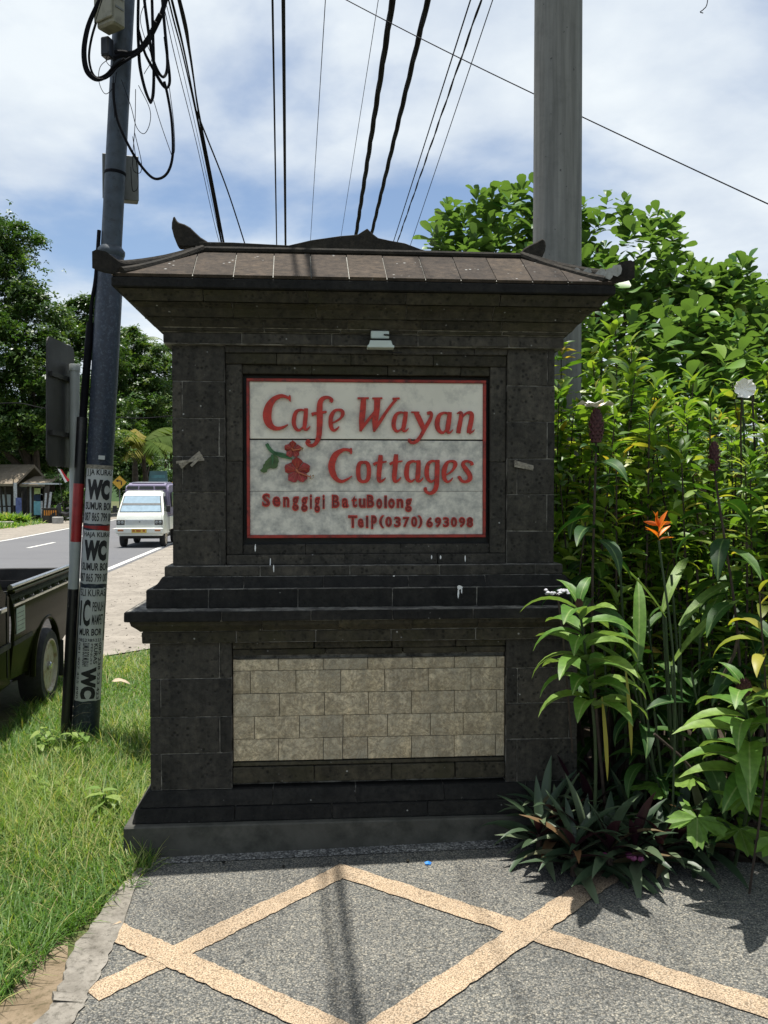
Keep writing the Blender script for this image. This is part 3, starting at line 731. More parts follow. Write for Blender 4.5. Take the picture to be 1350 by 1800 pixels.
GL = [
 (GA, [[(345,80,30),(290,58,35),(240,58,45),(170,95,60),(115,170,85),(92,260,100),(95,330,95),(120,390,80),(170,430,55),(230,435,40),(290,415,26),(332,388,10)], [(356,46,14),(352,85,30),(362,120,8)]]),
 (GA, [[(545,198,45),(540,280,50),(530,380,50),(525,430,40),(545,450,28),(575,430,18),(592,405,6)], [(530,225,20),(480,215,25),(430,240,40),(405,310,50),(402,380,48),(425,435,42),(460,455,30),(500,425,16),(520,380,10)]]),
 (GA, [[(830,122,36),(845,98,42),(815,70,32),(760,72,42),(715,115,60),(703,200,70),(705,320,72),(700,450,66),(690,540,60),(655,610,45),(610,635,40),(570,625,38),(552,595,34),(572,575,30),(592,600,22)], [(610,270,40),(650,258,35),(720,248,32),(785,235,22)]]),
 (GA, [[(850,370,14),(900,345,22),(950,310,28),(975,260,45),(965,225,40),(925,212,28),(875,230,38),(840,290,52),(832,370,52),(845,430,46),(875,455,32),(915,430,20),(932,405,8)]]),
 (GA, [[(1220,75,62),(1213,200,68),(1200,330,66),(1185,465,26)], [(1185,460,20),(1260,350,36),(1360,225,30)], [(1383,75,75),(1378,200,68),(1358,330,70),(1346,465,26)], [(1348,462,20),(1420,340,40),(1520,190,34),(1605,85,36)], [(1150,74,20),(1283,72,20)], [(1325,74,20),(1443,72,20)], [(1565,76,22),(1648,72,22)]]),
 (GB, [[(440,228,45),(432,300,52),(415,400,50),(410,445,40),(430,460,26),(455,445,16),(472,422,6)], [(420,245,18),(375,238,26),(325,265,40),(298,340,52),(296,400,48),(312,445,38),(345,462,28),(385,430,16),(405,390,10)]]),
 (GB, [[(545,238,34),(575,270,60),(610,340,62),(640,410,55),(655,450,36)], [(695,248,36),(735,238,34),(745,275,36),(715,345,44),(665,430,44),(615,520,42),(565,580,44),(515,595,36),(480,575,34),(485,548,26)], [(503,234,18),(600,236,18)]]),
 (GB, [[(965,230,45),(955,320,55),(940,420,55),(935,455,42),(960,475,26),(985,460,16),(1003,435,6)], [(940,245,22),(890,240,28),(840,270,45),(815,340,58),(818,410,55),(845,460,42),(885,475,30),(920,440,18)]]),
 (GB, [[(1052,245,10),(1085,235,35),(1102,255,46),(1095,320,50),(1075,420,52),(1068,480,48)], [(1105,300,20),(1160,245,28),(1208,236,40),(1228,265,50),(1220,340,55),(1200,430,55),(1195,478,48)], [(1200,478,30),(1240,460,18),(1262,435,6)]]),
 (GC, [[(1130,150,38),(1080,140,34),(1030,150,45),(960,200,70),(920,280,78),(910,350,80),(930,430,72),(970,490,52),(1030,515,38),(1095,490,26),(1152,450,8)], [(1140,122,20),(1137,160,36),(1142,192,14)]]),
 (GC, [RING]),
 (GD, [[(140,135,45),(135,200,58),(125,300,58),(118,390,55),(125,440,46),(150,445,30),(180,425,20),(200,402,6)], [(55,250,34),(90,228,30),(150,222,26),(210,212,18)]]),
 (GD, [[(325,125,45),(318,200,58),(310,300,58),(302,390,55),(310,440,46),(335,445,30),(365,422,20),(383,395,6)], [(250,245,34),(285,222,28),(340,216,26),(400,205,14)]]),
 (GD, [[(590,195,46),(590,280,52),(582,390,55),(580,435,42),(605,445,26),(630,425,18),(648,400,6)], [(570,215,20),(520,208,30),(470,235,45),(450,310,58),(450,380,55),(470,430,42),(505,448,28),(545,420,16)]]),
 (GD, [[(818,190,48),(815,280,55),(812,400,55),(805,500,54),(780,560,50),(730,590,36),(685,570,36),(670,535,36),(690,530,26)], [(800,210,20),(755,205,30),(710,235,42),(690,310,54),(692,380,52),(712,430,40),(745,450,28),(785,425,16)]]),
 (GD, [[(920,370,14),(970,340,22),(1010,300,30),(1032,245,48),(1020,215,38),(980,205,28),(935,225,40),(905,285,56),(895,360,54),(905,420,46),(940,452,30),(980,432,20),(1003,402,8)]]),
 (GD, [[(1235,255,40),(1225,225,36),(1180,205,28),(1135,215,36),(1125,250,44),(1165,310,56),(1205,370,58),(1205,420,50),(1160,450,34),(1110,440,36),(1082,400,38),(1075,382,26)]]),
]
def ribbon(mb, pts, y0, y1, conv, n=5, flat_ends=True):
    sp = spline(pts, n) if len(pts) > 2 else [np.array(p, float) for p in pts]
    Lp = []; Rp = []
    m = len(sp)
    for i, q in enumerate(sp):
        a = sp[max(i-1, 0)]; b = sp[min(i+1, m-1)]; d = np.array([b[0]-a[0], b[1]-a[1]]); d /= (np.linalg.norm(d) + 1e-9)
        w = max(4, q[2])/2
        Lp.append(conv(q[0]-d[1]*w, q[1]+d[0]*w)); Rp.append(conv(q[0]+d[1]*w, q[1]-d[0]*w))
    vv = []
    for l, r in zip(Lp, Rp): vv += [(l[0], y0, l[1]), (r[0], y0, r[1]), (l[0], y1, l[1]), (r[0], y1, r[1])]
    ff = []
    for i in range(m-1):
        a, b = 4*i, 4*i+4
        ff += [(a, a+1, b+1, b), (a, b, b+2, a+2), (a+1, a+3, b+3, b+1)]
    ff += [(0, 2, 3, 1), (4*m-4, 4*m-3, 4*m-1, 4*m-2)]
    mb.add(vv, ff)
for org, strokes in GL:
    mb = MB()
    for k, st in enumerate(strokes):
        ribbon(mb, st, -0.0135+0.0004*k, 0.0, lambda cx, cy, o=org: (sx_(o[0]+cx/6.75), sz_(o[1]+cy/6.75)), 6)
    mb.build('letter', M['red_paint'], bd, fix=False)
# small lettering: outline font characters fitted to their boxes
_fc = {}
def glyph(ch, bold=0.0):
    key = (ch, bold)
    if key in _fc: return _fc[key]
    cu = bpy.data.curves.new('glyph', 'FONT'); cu.body = ch; cu.size = 1.0; cu.offset = bold; cu.resolution_u = 3; cu.fill_mode = 'FRONT'
    ob = bpy.data.objects.new('glyph', cu); COL.objects.link(ob)
    dg = bpy.context.evaluated_depsgraph_get(); me = bpy.data.meshes.new_from_object(ob.evaluated_get(dg))
    bm = bmesh.new(); bm.from_mesh(me); bmesh.ops.remove_doubles(bm, verts=bm.verts, dist=1e-4)
    V = [(v.co.x, v.co.y) for v in bm.verts]; bm.verts.index_update()
    Fc = [tuple(v.index for v in f.verts) for f in bm.faces]
    Eb = [(e_.link_loops[0].vert.index, e_.link_loops[0].link_loop_next.vert.index) for e_ in bm.edges if len(e_.link_faces) == 1]
    bm.free(); bpy.data.objects.remove(ob); bpy.data.curves.remove(cu); bpy.data.meshes.remove(me)
    _fc[key] = (np.array(V), Fc, Eb); return _fc[key]
def fit(ch, x0, x1, z0, z1, bold=0.03):
    V, Fc, Eb = glyph(ch, bold); mn = V.min(0); sz = V.max(0)-mn
    return (V-mn)/sz*np.array([x1-x0, z1-z0]) + np.array([x0, z0]), Fc, Eb
def raised(ch, x0, x1, z0, z1, y0, y1, mat, parent, bold=0.03):
    V, Fc, Eb = fit(ch, x0, x1, z0, z1, bold); n = len(V); mb = MB()
    up = V[:,0].sum()*0
    mb.add([(v[0], y0, v[1]) for v in V] + [(v[0], y1, v[1]) for v in V], [tuple(f) for f in Fc] + [(b, a, a+n, b+n) for a, b in Eb])
    return mb.build('letter', mat, parent)
M['red_dark'] = simple('letter_core_red', (0.10,0.010,0.008), 0.7, var=0.4, scale=40)
GE = (450,850); GF = (650,850)
small = [(GE,'S',95,190,115,275),(GE,'e',215,310,150,275),(GE,'n',340,415,155,280),(GE,'g',445,525,150,325),(GE,'g',550,630,155,335),(GE,'i',652,680,125,300),(GE,'g',705,775,155,345),(GE,'i',802,830,130,300),
 (GE,'B',912,1005,130,290),(GE,'a',1030,1112,170,290),(GE,'t',1145,1210,145,285),(GE,'u',1230,1312,175,290),(GE,'B',1325,1415,130,288),(GF,'o',88,160,175,300),(GF,'l',183,215,140,295),(GF,'o',230,310,175,298),(GF,'n',330,412,178,290),(GF,'g',432,512,175,340),
 (GE,'T',1105,1215,375,525),(GE,'e',1218,1290,412,525),(GE,'l',1315,1345,380,530),(GF,'P',28,95,375,540),(GF,'(',122,185,375,530),(GF,'0',195,275,390,518),(GF,'3',300,382,392,520),(GF,'7',405,485,395,522),(GF,'0',503,578,390,518),(GF,')',582,640,378,530),
 (GF,'6',685,765,398,525),(GF,'9',788,866,398,525),(GF,'3',885,962,398,522),(GF,'0',980,1056,398,520),(GF,'9',1076,1155,398,525),(GF,'8',1170,1250,398,525)]
for o, ch, x0, x1, y0, y1 in small:
    raised(ch, sx_(o[0]+x0/6.75), sx_(o[0]+x1/6.75), sz_(o[1]+y1/6.75), sz_(o[1]+y0/6.75), -0.009, 0.0, M['red_paint'], bd, 0.045)
    ix = (x1-x0)*0.13; iy = (y1-y0)*0.09; raised(ch, sx_(o[0]+(x0+ix)/6.75), sx_(o[0]+(x1-ix)/6.75), sz_(o[1]+(y1-iy)/6.75), sz_(o[1]+(y0+iy)/6.75), -0.0096, -0.008, M['red_dark'], bd, -0.005).name = 'letter_core'  # darker red core set slightly proud, drawn for the engraved inner lines
# hibiscus relief
def fl_pt(cx, cy): return Vector((sx_(450+cx/6.75), 0, sz_(770+cy/6.75)))
def flower(cx, cy, r, seed, tip):
    rr = random.Random(seed); c = fl_pt(cx, cy); k = r/6.75*SS
    for i in range(5):
        a0 = 6.283*i/5 + rr.uniform(-.1,.1) + 0.3; mb = MB(); vv = [c + Vector((0,-0.006,0))]; n = 7
        for j in range(n):
            t = (j/(n-1)-0.5)*1.28; wob = 1+0.07*math.sin(j*2.4+i)
            vv.append(c + Vector((math.cos(a0+t*0.93)*k*wob*(1-0.6*t*t), -0.011-0.006*math.cos(t*4.2)-0.0012*i, math.sin(a0+t*0.93)*k*wob*(1-0.6*t*t))))
        for j in range(n):
            t = (j/(n-1)-0.5)*1.5
            vv.append(c + Vector((math.cos(a0+t*0.93)*k*(1-0.6*t*t), 0.0, math.sin(a0+t*0.93)*k*(1-0.6*t*t))))
        mb.add(vv, [(0,1+j,2+j) for j in range(n-1)] + [(1+j, 1+n+j, 2+n+j, 2+j) for j in range(n-1)])
        pt = mb.build('petal', M['petal'], bd, smooth=True)
        for j in (2, 4):
            v = MB(); e_ = Vector(mb.v[1+j]); v.tube([c+Vector((0,-0.008,0)), c.lerp(e_, .5)+Vector((0,-0.0035,0)), c.lerp(e_, .86)+Vector((0,-0.0008,0))], 0.0008, 4); v.build('vein', M['pistil'], pt)
    t = fl_pt(*tip); mb = MB()
    mb.tube([c+Vector((-0.1*k,-0.012,0.1*k)), c+Vector((0.05*k,-0.02,-0.12*k)), c.lerp(t,.55)+Vector((0,-0.022,-0.08*k)), t+Vector((0,-0.018,0))], [0.004,0.0035,0.003,0.0025], 7); mb.build('pistil', M['pistil'], bd, smooth=True)
    for i in range(7):
        mb = MB(); p = t + Vector((rr.uniform(-.5,.9)*k*.22, -0.016+rr.uniform(-.004,.004), rr.uniform(-.6,.6)*k*.25)); q = 0.0032
        mb.add([p+Vector(d)*q for d in ((1,0,0),(-1,0,0),(0,1,0),(0,-1,0),(0,0,1),(0,0,-1))], [(0,2,4),(2,1,4),(1,3,4),(3,0,4),(2,0,5),(1,2,5),(3,1,5),(0,3,5)]); mb.build('anther', M['anther'], bd)
flower(455,140,100,3,(560,132)); flower(508,388,152,5,(670,462))
for pts, w in (([(150,75,40),(190,140,42),(240,180,38),(320,190,26),(400,205,14)],0), ([(240,185,30),(310,215,32),(390,235,30),(450,250,16)],0), ([(215,200,30),(222,260,20),(215,320,8)],0)):
    mb = MB(); ribbon(mb, pts, -0.012, 0.0, lambda cx, cy: (sx_(450+cx/6.75), sz_(770+cy/6.75)), 5); mb.build('stem', M['green_paint'], bd)
lf = [(205,215),(170,245),(150,270),(138,275),(128,305),(112,318),(105,350),(92,372),(70,380),(90,405),(118,415),(150,405),(160,375),(190,360),(225,368),(262,360),(280,335),(280,310),(293,280),(285,245),(262,215),(235,195)]
mb = MB(); P_ = [(sx_(450+a/6.75), sz_(770+b/6.75)) for a, b in lf]; mb.prism(P_, -0.009, 0.0); mb.build('painted_leaf', M['green_leafpaint'], bd, fix=True)
# ================================================================== POLES, CABLES, POSTERS
M['pole_paint'] = simple('chipped_blue_black_paint', (0.011,0.018,0.032), 0.45, var=0.3, scale=30, bstr=0.4, bscale=120, dirt=(0.05,0.064,0.085), dirt_lo=0.52, dirt_hi=0.64)
M['pole_grey'] = simple('galvanised_steel', (0.026,0.038,0.052), 0.5, var=0.35, scale=14, bstr=0.25, bscale=80, dirt=(0.012,0.017,0.024), dirt_lo=0.52, dirt_hi=0.66)
M['pole_concrete'] = simple('pole_concrete', (0.17,0.17,0.158), 0.85, var=0.22, scale=3, bstr=0.25, bscale=50, dirt=(0.09,0.09,0.082), dirt_lo=0.5, dirt_hi=0.75)
_m, _t, _b = newmat('streaked_concrete'); _v = coords(_t, False); _mp = _t.nodes.new('ShaderNodeMapping'); _mp.inputs['Scale'].default_value = (9, 9, 0.35); _t.links.new(_v, _mp.inputs['Vector'])
_n = noise(_t, _mp.outputs[0], 3.0, 7, 0.65); _n2 = noise(_t, _v, 5, 8, 0.7); _n3 = noise(_t, _v, 34, 3, 0.5)
_c = ramp(_t, _n.outputs['Fac'], [(0.3, (0.10,0.10,0.093)), (0.7, (0.205,0.203,0.19))]).outputs[0]
_c = mixc(_t, ramp(_t, _n2.outputs['Fac'], [(0.5, (0,0,0)), (0.75, (0.6,)*3)]).outputs[0], _c, (0.085,0.087,0.08))
_c = mixc(_t, ramp(_t, _n3.outputs['Fac'], [(0.70, (0,0,0)), (0.74, (0.8,)*3)]).outputs[0], _c, (0.04,0.04,0.04))
_t.links.new(_c, _b.inputs['Base Color']); _b.inputs['Roughness'].default_value = 0.88; bump(_t, _b, _n3.outputs['Fac'], 0.2, 0.004)
M['pole_concrete'] = _m
M['cable'] = simple('black_cable', (0.004,0.004,0.006), 0.75, var=0.3, bstr=0, spec=0.12)
M['beige_plastic'] = simple('beige_enclosure', (0.20,0.19,0.14), 0.55, var=0.15, scale=6, dirt=(0.1,0.09,0.06), dirt_lo=0.5, dirt_hi=0.7)
M['grey_plastic'] = simple('grey_enclosure', (0.12,0.125,0.12), 0.6, var=0.2)
M['paper'] = simple('paper', (0.46,0.47,0.46), 0.75, var=0.08, scale=9, bstr=0.2, bscale=40, dirt=(0.42,0.40,0.37), dirt_lo=0.58, dirt_hi=0.72)
M['ink'] = simple('ink', (0.012,0.012,0.014), 0.7, var=0.4, scale=50, bstr=0)
M['red_enamel'] = simple('red_enamel', (0.30,0.018,0.018), 0.45, var=0.2, scale=12, dirt=(0.12,0.012,0.012), dirt_lo=0.55, dirt_hi=0.7)
M['white_enamel'] = simple('white_enamel', (0.36,0.38,0.37), 0.45, var=0.1, scale=8, dirt=(0.3,0.3,0.28), dirt_lo=0.6, dirt_hi=0.75)
M['black_enamel'] = simple('black_enamel', (0.01,0.01,0.011), 0.4, var=0.3, dirt=(0.035,0.032,0.03), dirt_lo=0.55, dirt_hi=0.7)
M['sign_back'] = simple('sign_back', (0.014,0.012,0.0105), 0.55, var=0.25, scale=5)

PB = Vector((-1.925, 5.27, -0.05)); PT = Vector((-1.555, 5.27, 6.0))
LEAN = math.atan2(PT.x-PB.x, PT.z-PB.z)
up_ = thing('utility_pole', 'leaning blue-black utility pole with posters and a striped conduit pipe', 'utility pole', PB, 0)
up_.rotation_euler = (0, LEAN, 0)
def pole_pt(z): return PB.lerp(PT, (z-PB.z)/(PT.z-PB.z))
mb = MB(); mb.lathe([(0.082,0),(0.082,3.13),(0.078,3.16)], 28); mb.build('lower_section', M['pole_paint'], up_, smooth=True)
mb = MB(); mb.lathe([(0.064,3.16),(0.062,6.1)], 28); mb.build('upper_section', M['pole_grey'], up_, smooth=True)
mb = MB(); mb.lathe([(0.08,3.145),(0.086,3.165),(0.086,3.185),(0.066,3.21)], 28); mb.build('joint_collar', M['pole_grey'], up_, smooth=True)
for z0, z1, mt in ((0.0,1.03,'black_enamel'),(1.03,1.33,'white_enamel'),(1.33,1.70,'red_enamel'),(1.70,2.12,'black_enamel')):
    mb = MB(); mb.tube([(-0.116,-0.03,z0),(-0.116,-0.03,z1)], 0.033, 14); mb.build('conduit', M[mt], up_, smooth=True)
mb = MB(); mb.tube(spline([(-0.113,-0.03,2.1),(-0.108,-0.025,2.4),(-0.100,-0.02,2.72)],4), 0.024, 10); mb.build('conduit', M['cable'], up_, smooth=True)
mb = MB(); mb.tube(spline([(-0.100,-0.02,2.7),(-0.094,-0.03,2.85),(-0.07,-0.05,3.0),(-0.072,-0.03,3.3)],4), 0.013, 8); mb.build('conduit_cable', M['cable'], up_, smooth=True)
mb = MB(); mb.lathe([(0.084,1.80),(0.0845,1.815),(0.084,1.825)], 28); mb.build('wire_tie', M['split_wood'], up_)
mb = MB(); mb.box(-0.012,0.026,-0.094,-0.084,1.86,1.885)
tagp = mb.build('number_plate', M['paper'], up_); tagp.rotation_euler = (0,0,R(20))
for zz in (0.18,0.24,0.3):
    mb = MB(); mb.tube([(0.0835*math.cos(t)-0.004, 0.0835*math.sin(t), zz+0.012*math.sin(3*t)+0.03*math.cos(t)) for t in np.linspace(-math.pi,0.4,22)], 0.0012, 4); mb.build('binding_wire', M['split_wood'], up_)
# posters wrapped round the pole
def wrap(V, Fc, R_, parent, name, mat, rot):
    bm = bmesh.new(); vs_ = [bm.verts.new((u, 0, v)) for u, v in V]
    for f in Fc:
        try: bm.faces.new([vs_[i] for i in f])
        except ValueError: pass
    us = [u for u, v in V]; u0, u1 = min(us), max(us); k = int((u1-u0)/0.012)
    for i in range(1, k+1):
        x = u0+(u1-u0)*i/(k+1)
        bmesh.ops.bisect_plane(bm, geom=bm.verts[:]+bm.edges[:]+bm.faces[:], plane_co=(x,0,0), plane_no=(1,0,0))
    for v in bm.verts:
        a = v.co.x/R_ + rot; v.co = Vector((R_*math.sin(a), -R_*math.cos(a), v.co.z))
    bmesh.ops.recalc_face_normals(bm, faces=bm.faces)
    me = bpy.data.meshes.new(name); bm.to_mesh(me); bm.free()
    return link(name, me, mat, parent)
def ragged(u0, u1, z0, z1, seed, rag=0.006):
    rr = random.Random(seed); n = 12; pts = []
    for i in range(n): pts.append((u0+(u1-u0)*i/n, z0+rr.uniform(0,rag)))
    for i in range(n): pts.append((u1-rr.uniform(0,rag), z0+(z1-z0)*i/n))
    for i in range(n): pts.append((u1-(u1-u0)*i/n, z1-rr.uniform(0,rag)))
    for i in range(n): pts.append((u0+rr.uniform(0,rag), z1-(z1-z0)*i/n))
    return pts
RP = 0.0833; FACE = R(20)
def text_line(s, u0, u1, z0, z1, bold, rot90=False):
    V, Fc, Eb = glyph(s, bold); mn = V.min(0); sz = V.max(0)-mn; W = (V-mn)/sz
    if rot90: return np.stack([u0+(W[:,1])*(u1-u0), z1-W[:,0]*(z1-z0)], 1), Fc
    return np.stack([u0+W[:,0]*(u1-u0), z0+W[:,1]*(z1-z0)], 1), Fc
def poster(label, u0, u1, z0, z1, lines, seed, lift=0.0):
    t = thing('paper_poster', label, 'poster', PB, 0, 'posters pasted on the pole'); t.rotation_euler = (0, LEAN, 0)
    p = ragged(u0, u1, z0, z1, seed); wrap(p, [tuple(range(len(p)))], RP+lift, t, 'paper', M['paper'], FACE)
    for ln in lines:
        V, Fc = text_line(*ln); V = np.clip(V, [u0+0.001, z0], [u1-0.001, z1]); wrap([tuple(v) for v in V], Fc, RP+lift+0.0011, t, 'lettering', M['ink'], FACE)
o_ = 0.05
poster('white poster with big black letters, topmost on the leaning pole', -0.105, 0.115, 1.40+o_, 1.765+o_, [
    ('J JA KURAS', -0.085, 0.09, 1.70+o_, 1.748+o_, 0.02), ('WC', -0.078, 0.076, 1.555+o_, 1.685+o_, 0.075), ('SUMUR BOR', -0.085, 0.105, 1.492+o_, 1.54+o_, 0.025), ('087 865 799 00', -0.088, 0.105, 1.42+o_, 1.475+o_, 0.015)], 1)
poster('second white poster down the leaning pole, below the red band', -0.105, 0.112, 1.02+o_, 1.365+o_, [
    ('HAJA KURAS', -0.085, 0.11, 1.312+o_, 1.352+o_, 0.02), ('WC', -0.078, 0.076, 1.17+o_, 1.302+o_, 0.075), ('SUMUR BOR', -0.088, 0.10, 1.108+o_, 1.157+o_, 0.025), ('087 865 799 007', -0.104, 0.10, 1.036+o_, 1.09+o_, 0.015)], 2)
mb_ = thing('paper_poster', 'thin red paper strip between the upper two posters on the leaning pole', 'poster', PB, 0, 'posters pasted on the pole'); mb_.rotation_euler = (0, LEAN, 0)
p = [(-0.10,1.378+o_),(0.0,1.368+o_),(0.105,1.358+o_),(0.105,1.395+o_),(0.0,1.392+o_),(-0.10,1.388+o_)]; wrap(p, [tuple(range(6))], RP+0.0009, mb_, 'paper', M['red_enamel'], FACE)
poster('third poster down, with tall letter beside two stacked words', -0.10, 0.088, 0.652+o_, 1.00+o_, [
    ('SLI KURAS', -0.09, 0.085, 0.945+o_, 0.99+o_, 0.01), ('C', -0.06, -0.012, 0.755+o_, 0.925+o_, 0.03), ('I', -0.085, -0.072, 0.755+o_, 0.915+o_, 0.01), ('PENUH', 0.0, 0.075, 0.85+o_, 0.91+o_, 0.01), ('MAMPET', 0.0, 0.075, 0.765+o_, 0.83+o_, 0.01), ('MUR BOR', -0.082, 0.07, 0.695+o_, 0.74+o_, 0.025), ('0852385233', -0.085, 0.07, 0.656+o_, 0.676+o_, 0.01)], 3)
poster('lowest poster on the leaning pole with lettering turned sideways', -0.10, 0.105, 0.275+o_, 0.66+o_, [
    ('085 238 523 423', 0.054, 0.076, 0.285+o_, 0.65+o_, 0.012, True), ('KURAS', 0.022, 0.047, 0.515+o_, 0.645+o_, 0.02, True), ('PENUH', 0.002, 0.014, 0.515+o_, 0.645+o_, 0.0, True), ('SUMUR BOR MURAH', -0.048, -0.006, 0.50+o_, 0.65+o_, 0.01, True), ('WC', -0.05, 0.046, 0.292+o_, 0.495+o_, 0.07, True), ('081 907 425 890', -0.085, -0.066, 0.29+o_, 0.65+o_, 0.005, True)], 4, 0.0012)
# sign post with striped paint and a board seen from behind
sp_ = thing('road_sign', 'pale grey sign post with dark-backed board, left of the leaning pole', 'road sign', (-2.02, 5.34, -0.05), 0)
sp_.rotation_euler = (0, R(0.6), 0)
mb = MB(); mb.lathe([(0.033,0),(0.031,2.46)], 20); mb.build('post', M['white_enamel'], sp_, smooth=True)
mb = MB(); mb.lathe([(0.035,2.43),(0.035,2.468),(0.033,2.474)], 20); mb.build('post_cap', M['white_enamel'], sp_, smooth=True)
bp = []
for (cy, cz, a0) in ((0.07,1.86,-90),(0.07,2.55,0),(-0.27,2.55,90),(-0.27,1.86,180)):
    for k in range(5): bp.append((cy+0.05*math.cos(R(a0+k*22.5)), cz+0.05*math.sin(R(a0+k*22.5))))
mb = MB(); mb.prismx(bp, -0.055, -0.047); bo = mb.build('board', M['sign_back'], sp_, fix=True)
for zz in (2.0, 2.36):
    mb = MB(); mb.box(-0.047,-0.03,-0.28,0.08,zz,zz+0.03); mb.build('rail', M['sign_back'], sp_)
# right-hand concrete pole
cp = at(980, 300, 5.45)
cpo = thing('concrete_pole', 'thick round grey concrete pole rising behind the stone cap', 'utility pole', (cp.x, 5.45, 0), 0)
mb = MB(); mb.lathe([(0.165,0),(0.158,3.0),(0.1595,3.01),(0.157,3.03),(0.153,5),(0.150,9.2),(0.14,9.25)], 40); mb.build('shaft', M['pole_concrete'], cpo, smooth=True)
# boxes on the leaning pole
q = pole_pt(4.78)
jb = thing('junction_box', 'beige cable box strapped high on the leaning pole', 'junction box', (q.x-0.035, q.y-0.17, 4.42), R(-32))
mb = MB(); mb.box(-0.075,0.075,-0.05,0.05,0.0,0.42); mb.build('housing', M['beige_plastic'], jb, bevel=0.012)
mb = MB(); mb.box(-0.08,0.08,-0.064,-0.052,0.03,0.42); mb.build('door', M['beige_plastic'], jb, bevel=0.005)
for zz in (0.10,0.16,0.22):
    mb = MB(); mb.box(0.0755,0.079,-0.03,0.03,zz,zz+0.012); mb.build('hinge', M['grey_plastic'], jb)
bb = thing('splice_box', 'small black box under the beige cable box', 'junction box', (q.x-0.085, q.y-0.09, 4.29), R(-15))
mb = MB(); mb.box(-0.028,0.028,-0.03,0.03,0,0.12); mb.build('housing', M['black_enamel'], bb, bevel=0.006)
mb = MB(); mb.box(-0.024,0.024,-0.0345,-0.0305,0.01,0.11); mb.build('lid', M['black_enamel'], bb, bevel=0.002)
q = pole_pt(3.65)
j2 = thing('meter_box', 'flat grey box on the far side of the leaning pole', 'junction box', (q.x-0.01, q.y+0.14, 3.49), R(14))
mb = MB(); mb.box(-0.105,0.105,-0.03,0.045,0,0.28); mb.build('housing', M['grey_plastic'], j2, bevel=0.008)
mb = MB(); mb.box(-0.112,0.112,-0.044,-0.031,-0.004,0.284); mb.build('flange', M['grey_plastic'], j2, bevel=0.004)
mb = MB(); mb.lathe([(0.0655,0),(0.067,0.004),(0.067,0.016),(0.0655,0.02)], 24); st = mb.build('strap', M['cable'], up_); st.location = (0,0,3.66)
# cable coils hanging on the pole (traced, then given depth around the pole)
def coil(label, strands, r, Ys, gname='loops of cable on the leaning pole', name='cable_coil'):
    t = thing(name, label, 'cable', pole_pt(4.6), 0, gname)
    inv = Vector(t.location)
    for k, pts in enumerate(strands):
        n = len(pts); P_ = []
        for i, (x, y) in enumerate(pts):
            Y = Ys[0] + (Ys[1]-Ys[0])*i/(n-1) + 0.06*math.sin(3.1*i/(n-1)) ; P_.append(at(x, y, Y) - inv)
        mb = MB(); mb.tube(spline(P_, 6), r, 7); mb.build('strand', M['cable'], t, smooth=True)
def k6(*pts): return [(130+x/6.136, y/6.136) for x, y in pts]
def k3(*pts): return [(x/3, y/3) for x, y in pts]
c_big = k6((300,-60),(220,90),(140,280),(98,480),(95,640),(125,770),(190,845),(265,868),(350,830),(440,730),(560,650),(660,590),(760,490),(850,330),(930,150),(985,-40))
coil('big black cable loop swinging out left of the leaning pole', [c_big, [(x+2.6,y-1.5) for x,y in c_big], [(x+5.2,y-2) for x,y in c_big], k6((310,0),(255,190),(195,390),(165,560),(168,680),(200,790),(255,838),(345,805),(440,705),(545,630))], 0.0072, (5.05, 5.12))
coil('long narrow cable loop hanging lowest just right of the leaning pole', [k6((690,-60),(685,280),(690,480),(705,720),(760,960),(815,1095),(835,1100),(862,1000),(866,700),(855,300),(845,-60)), k6((700,-60),(695,280),(702,480),(718,720),(770,955),(825,1085),(850,980),(856,700),(845,300),(835,-60))], 0.0065, (5.12, 5.3))
coil('middle cable loop of the bunch right of the leaning pole', [k6((745,-60),(785,250),(830,560),(870,720),(930,815),(975,832),(1008,760),(1012,600),(985,300),(955,-60)), k6((757,-60),(797,250),(842,560),(880,700),(935,805),(970,820),(998,750),(1000,600),(973,300),(943,-60))], 0.006, (5.0, 5.25))
coil('outermost cable loop of the bunch right of the leaning pole', [k6((690,300),(755,560),(850,750),(950,920),(1005,952),(1038,890),(1032,760),(1005,560),(985,400)), k6((700,320),(770,570),(865,745),(960,905),(1005,938),(1026,880),(1020,760),(995,560),(975,400))], 0.0055, (5.15, 5.22))
coil('wide single cable loop hanging in front of the leaning pole', [k3((598,440),(602,540),(625,650),(690,790),(760,895),(820,943),(880,915),(910,820),(906,650),(885,510),(866,430))], 0.0085, (5.14, 5.1))
coil('thick cable wrapped round the pole below the beige box', [k6((420,640),(500,600),(600,600),(690,560),(770,480),(840,360),(880,250)), k6((430,620),(510,585),(600,585),(690,545),(765,465),(835,345),(880,230)), k6((440,560),(520,560),(620,570),(700,530),(790,420),(860,290),(930,150))], 0.012, (5.14, 5.1))
coil('tangle of thin loose wires round the leaning pole', [k3((590,300),(530,350),(522,430),(555,495),(600,455),(615,380)), k3((640,420),(690,560),(720,670),(760,705),(790,650),(788,570),(730,450)), k3((810,530),(850,660),(905,818)), k3((893,460),(915,640),(921,790),(905,822)), k3((715,470),(712,650),(700,830),(705,900),(740,910),(745,850),(710,700)), k3((690,880),(695,980),(705,1010),(728,985),(725,900),(700,720)), k3((760,390),(800,310),(770,220),(740,100),(770,0)), k3((597,400),(600,500),(604,620)), k3((575,270),(560,320),(590,350),(610,300))], 0.0022, (5.1, 5.13), name='loose_wire')
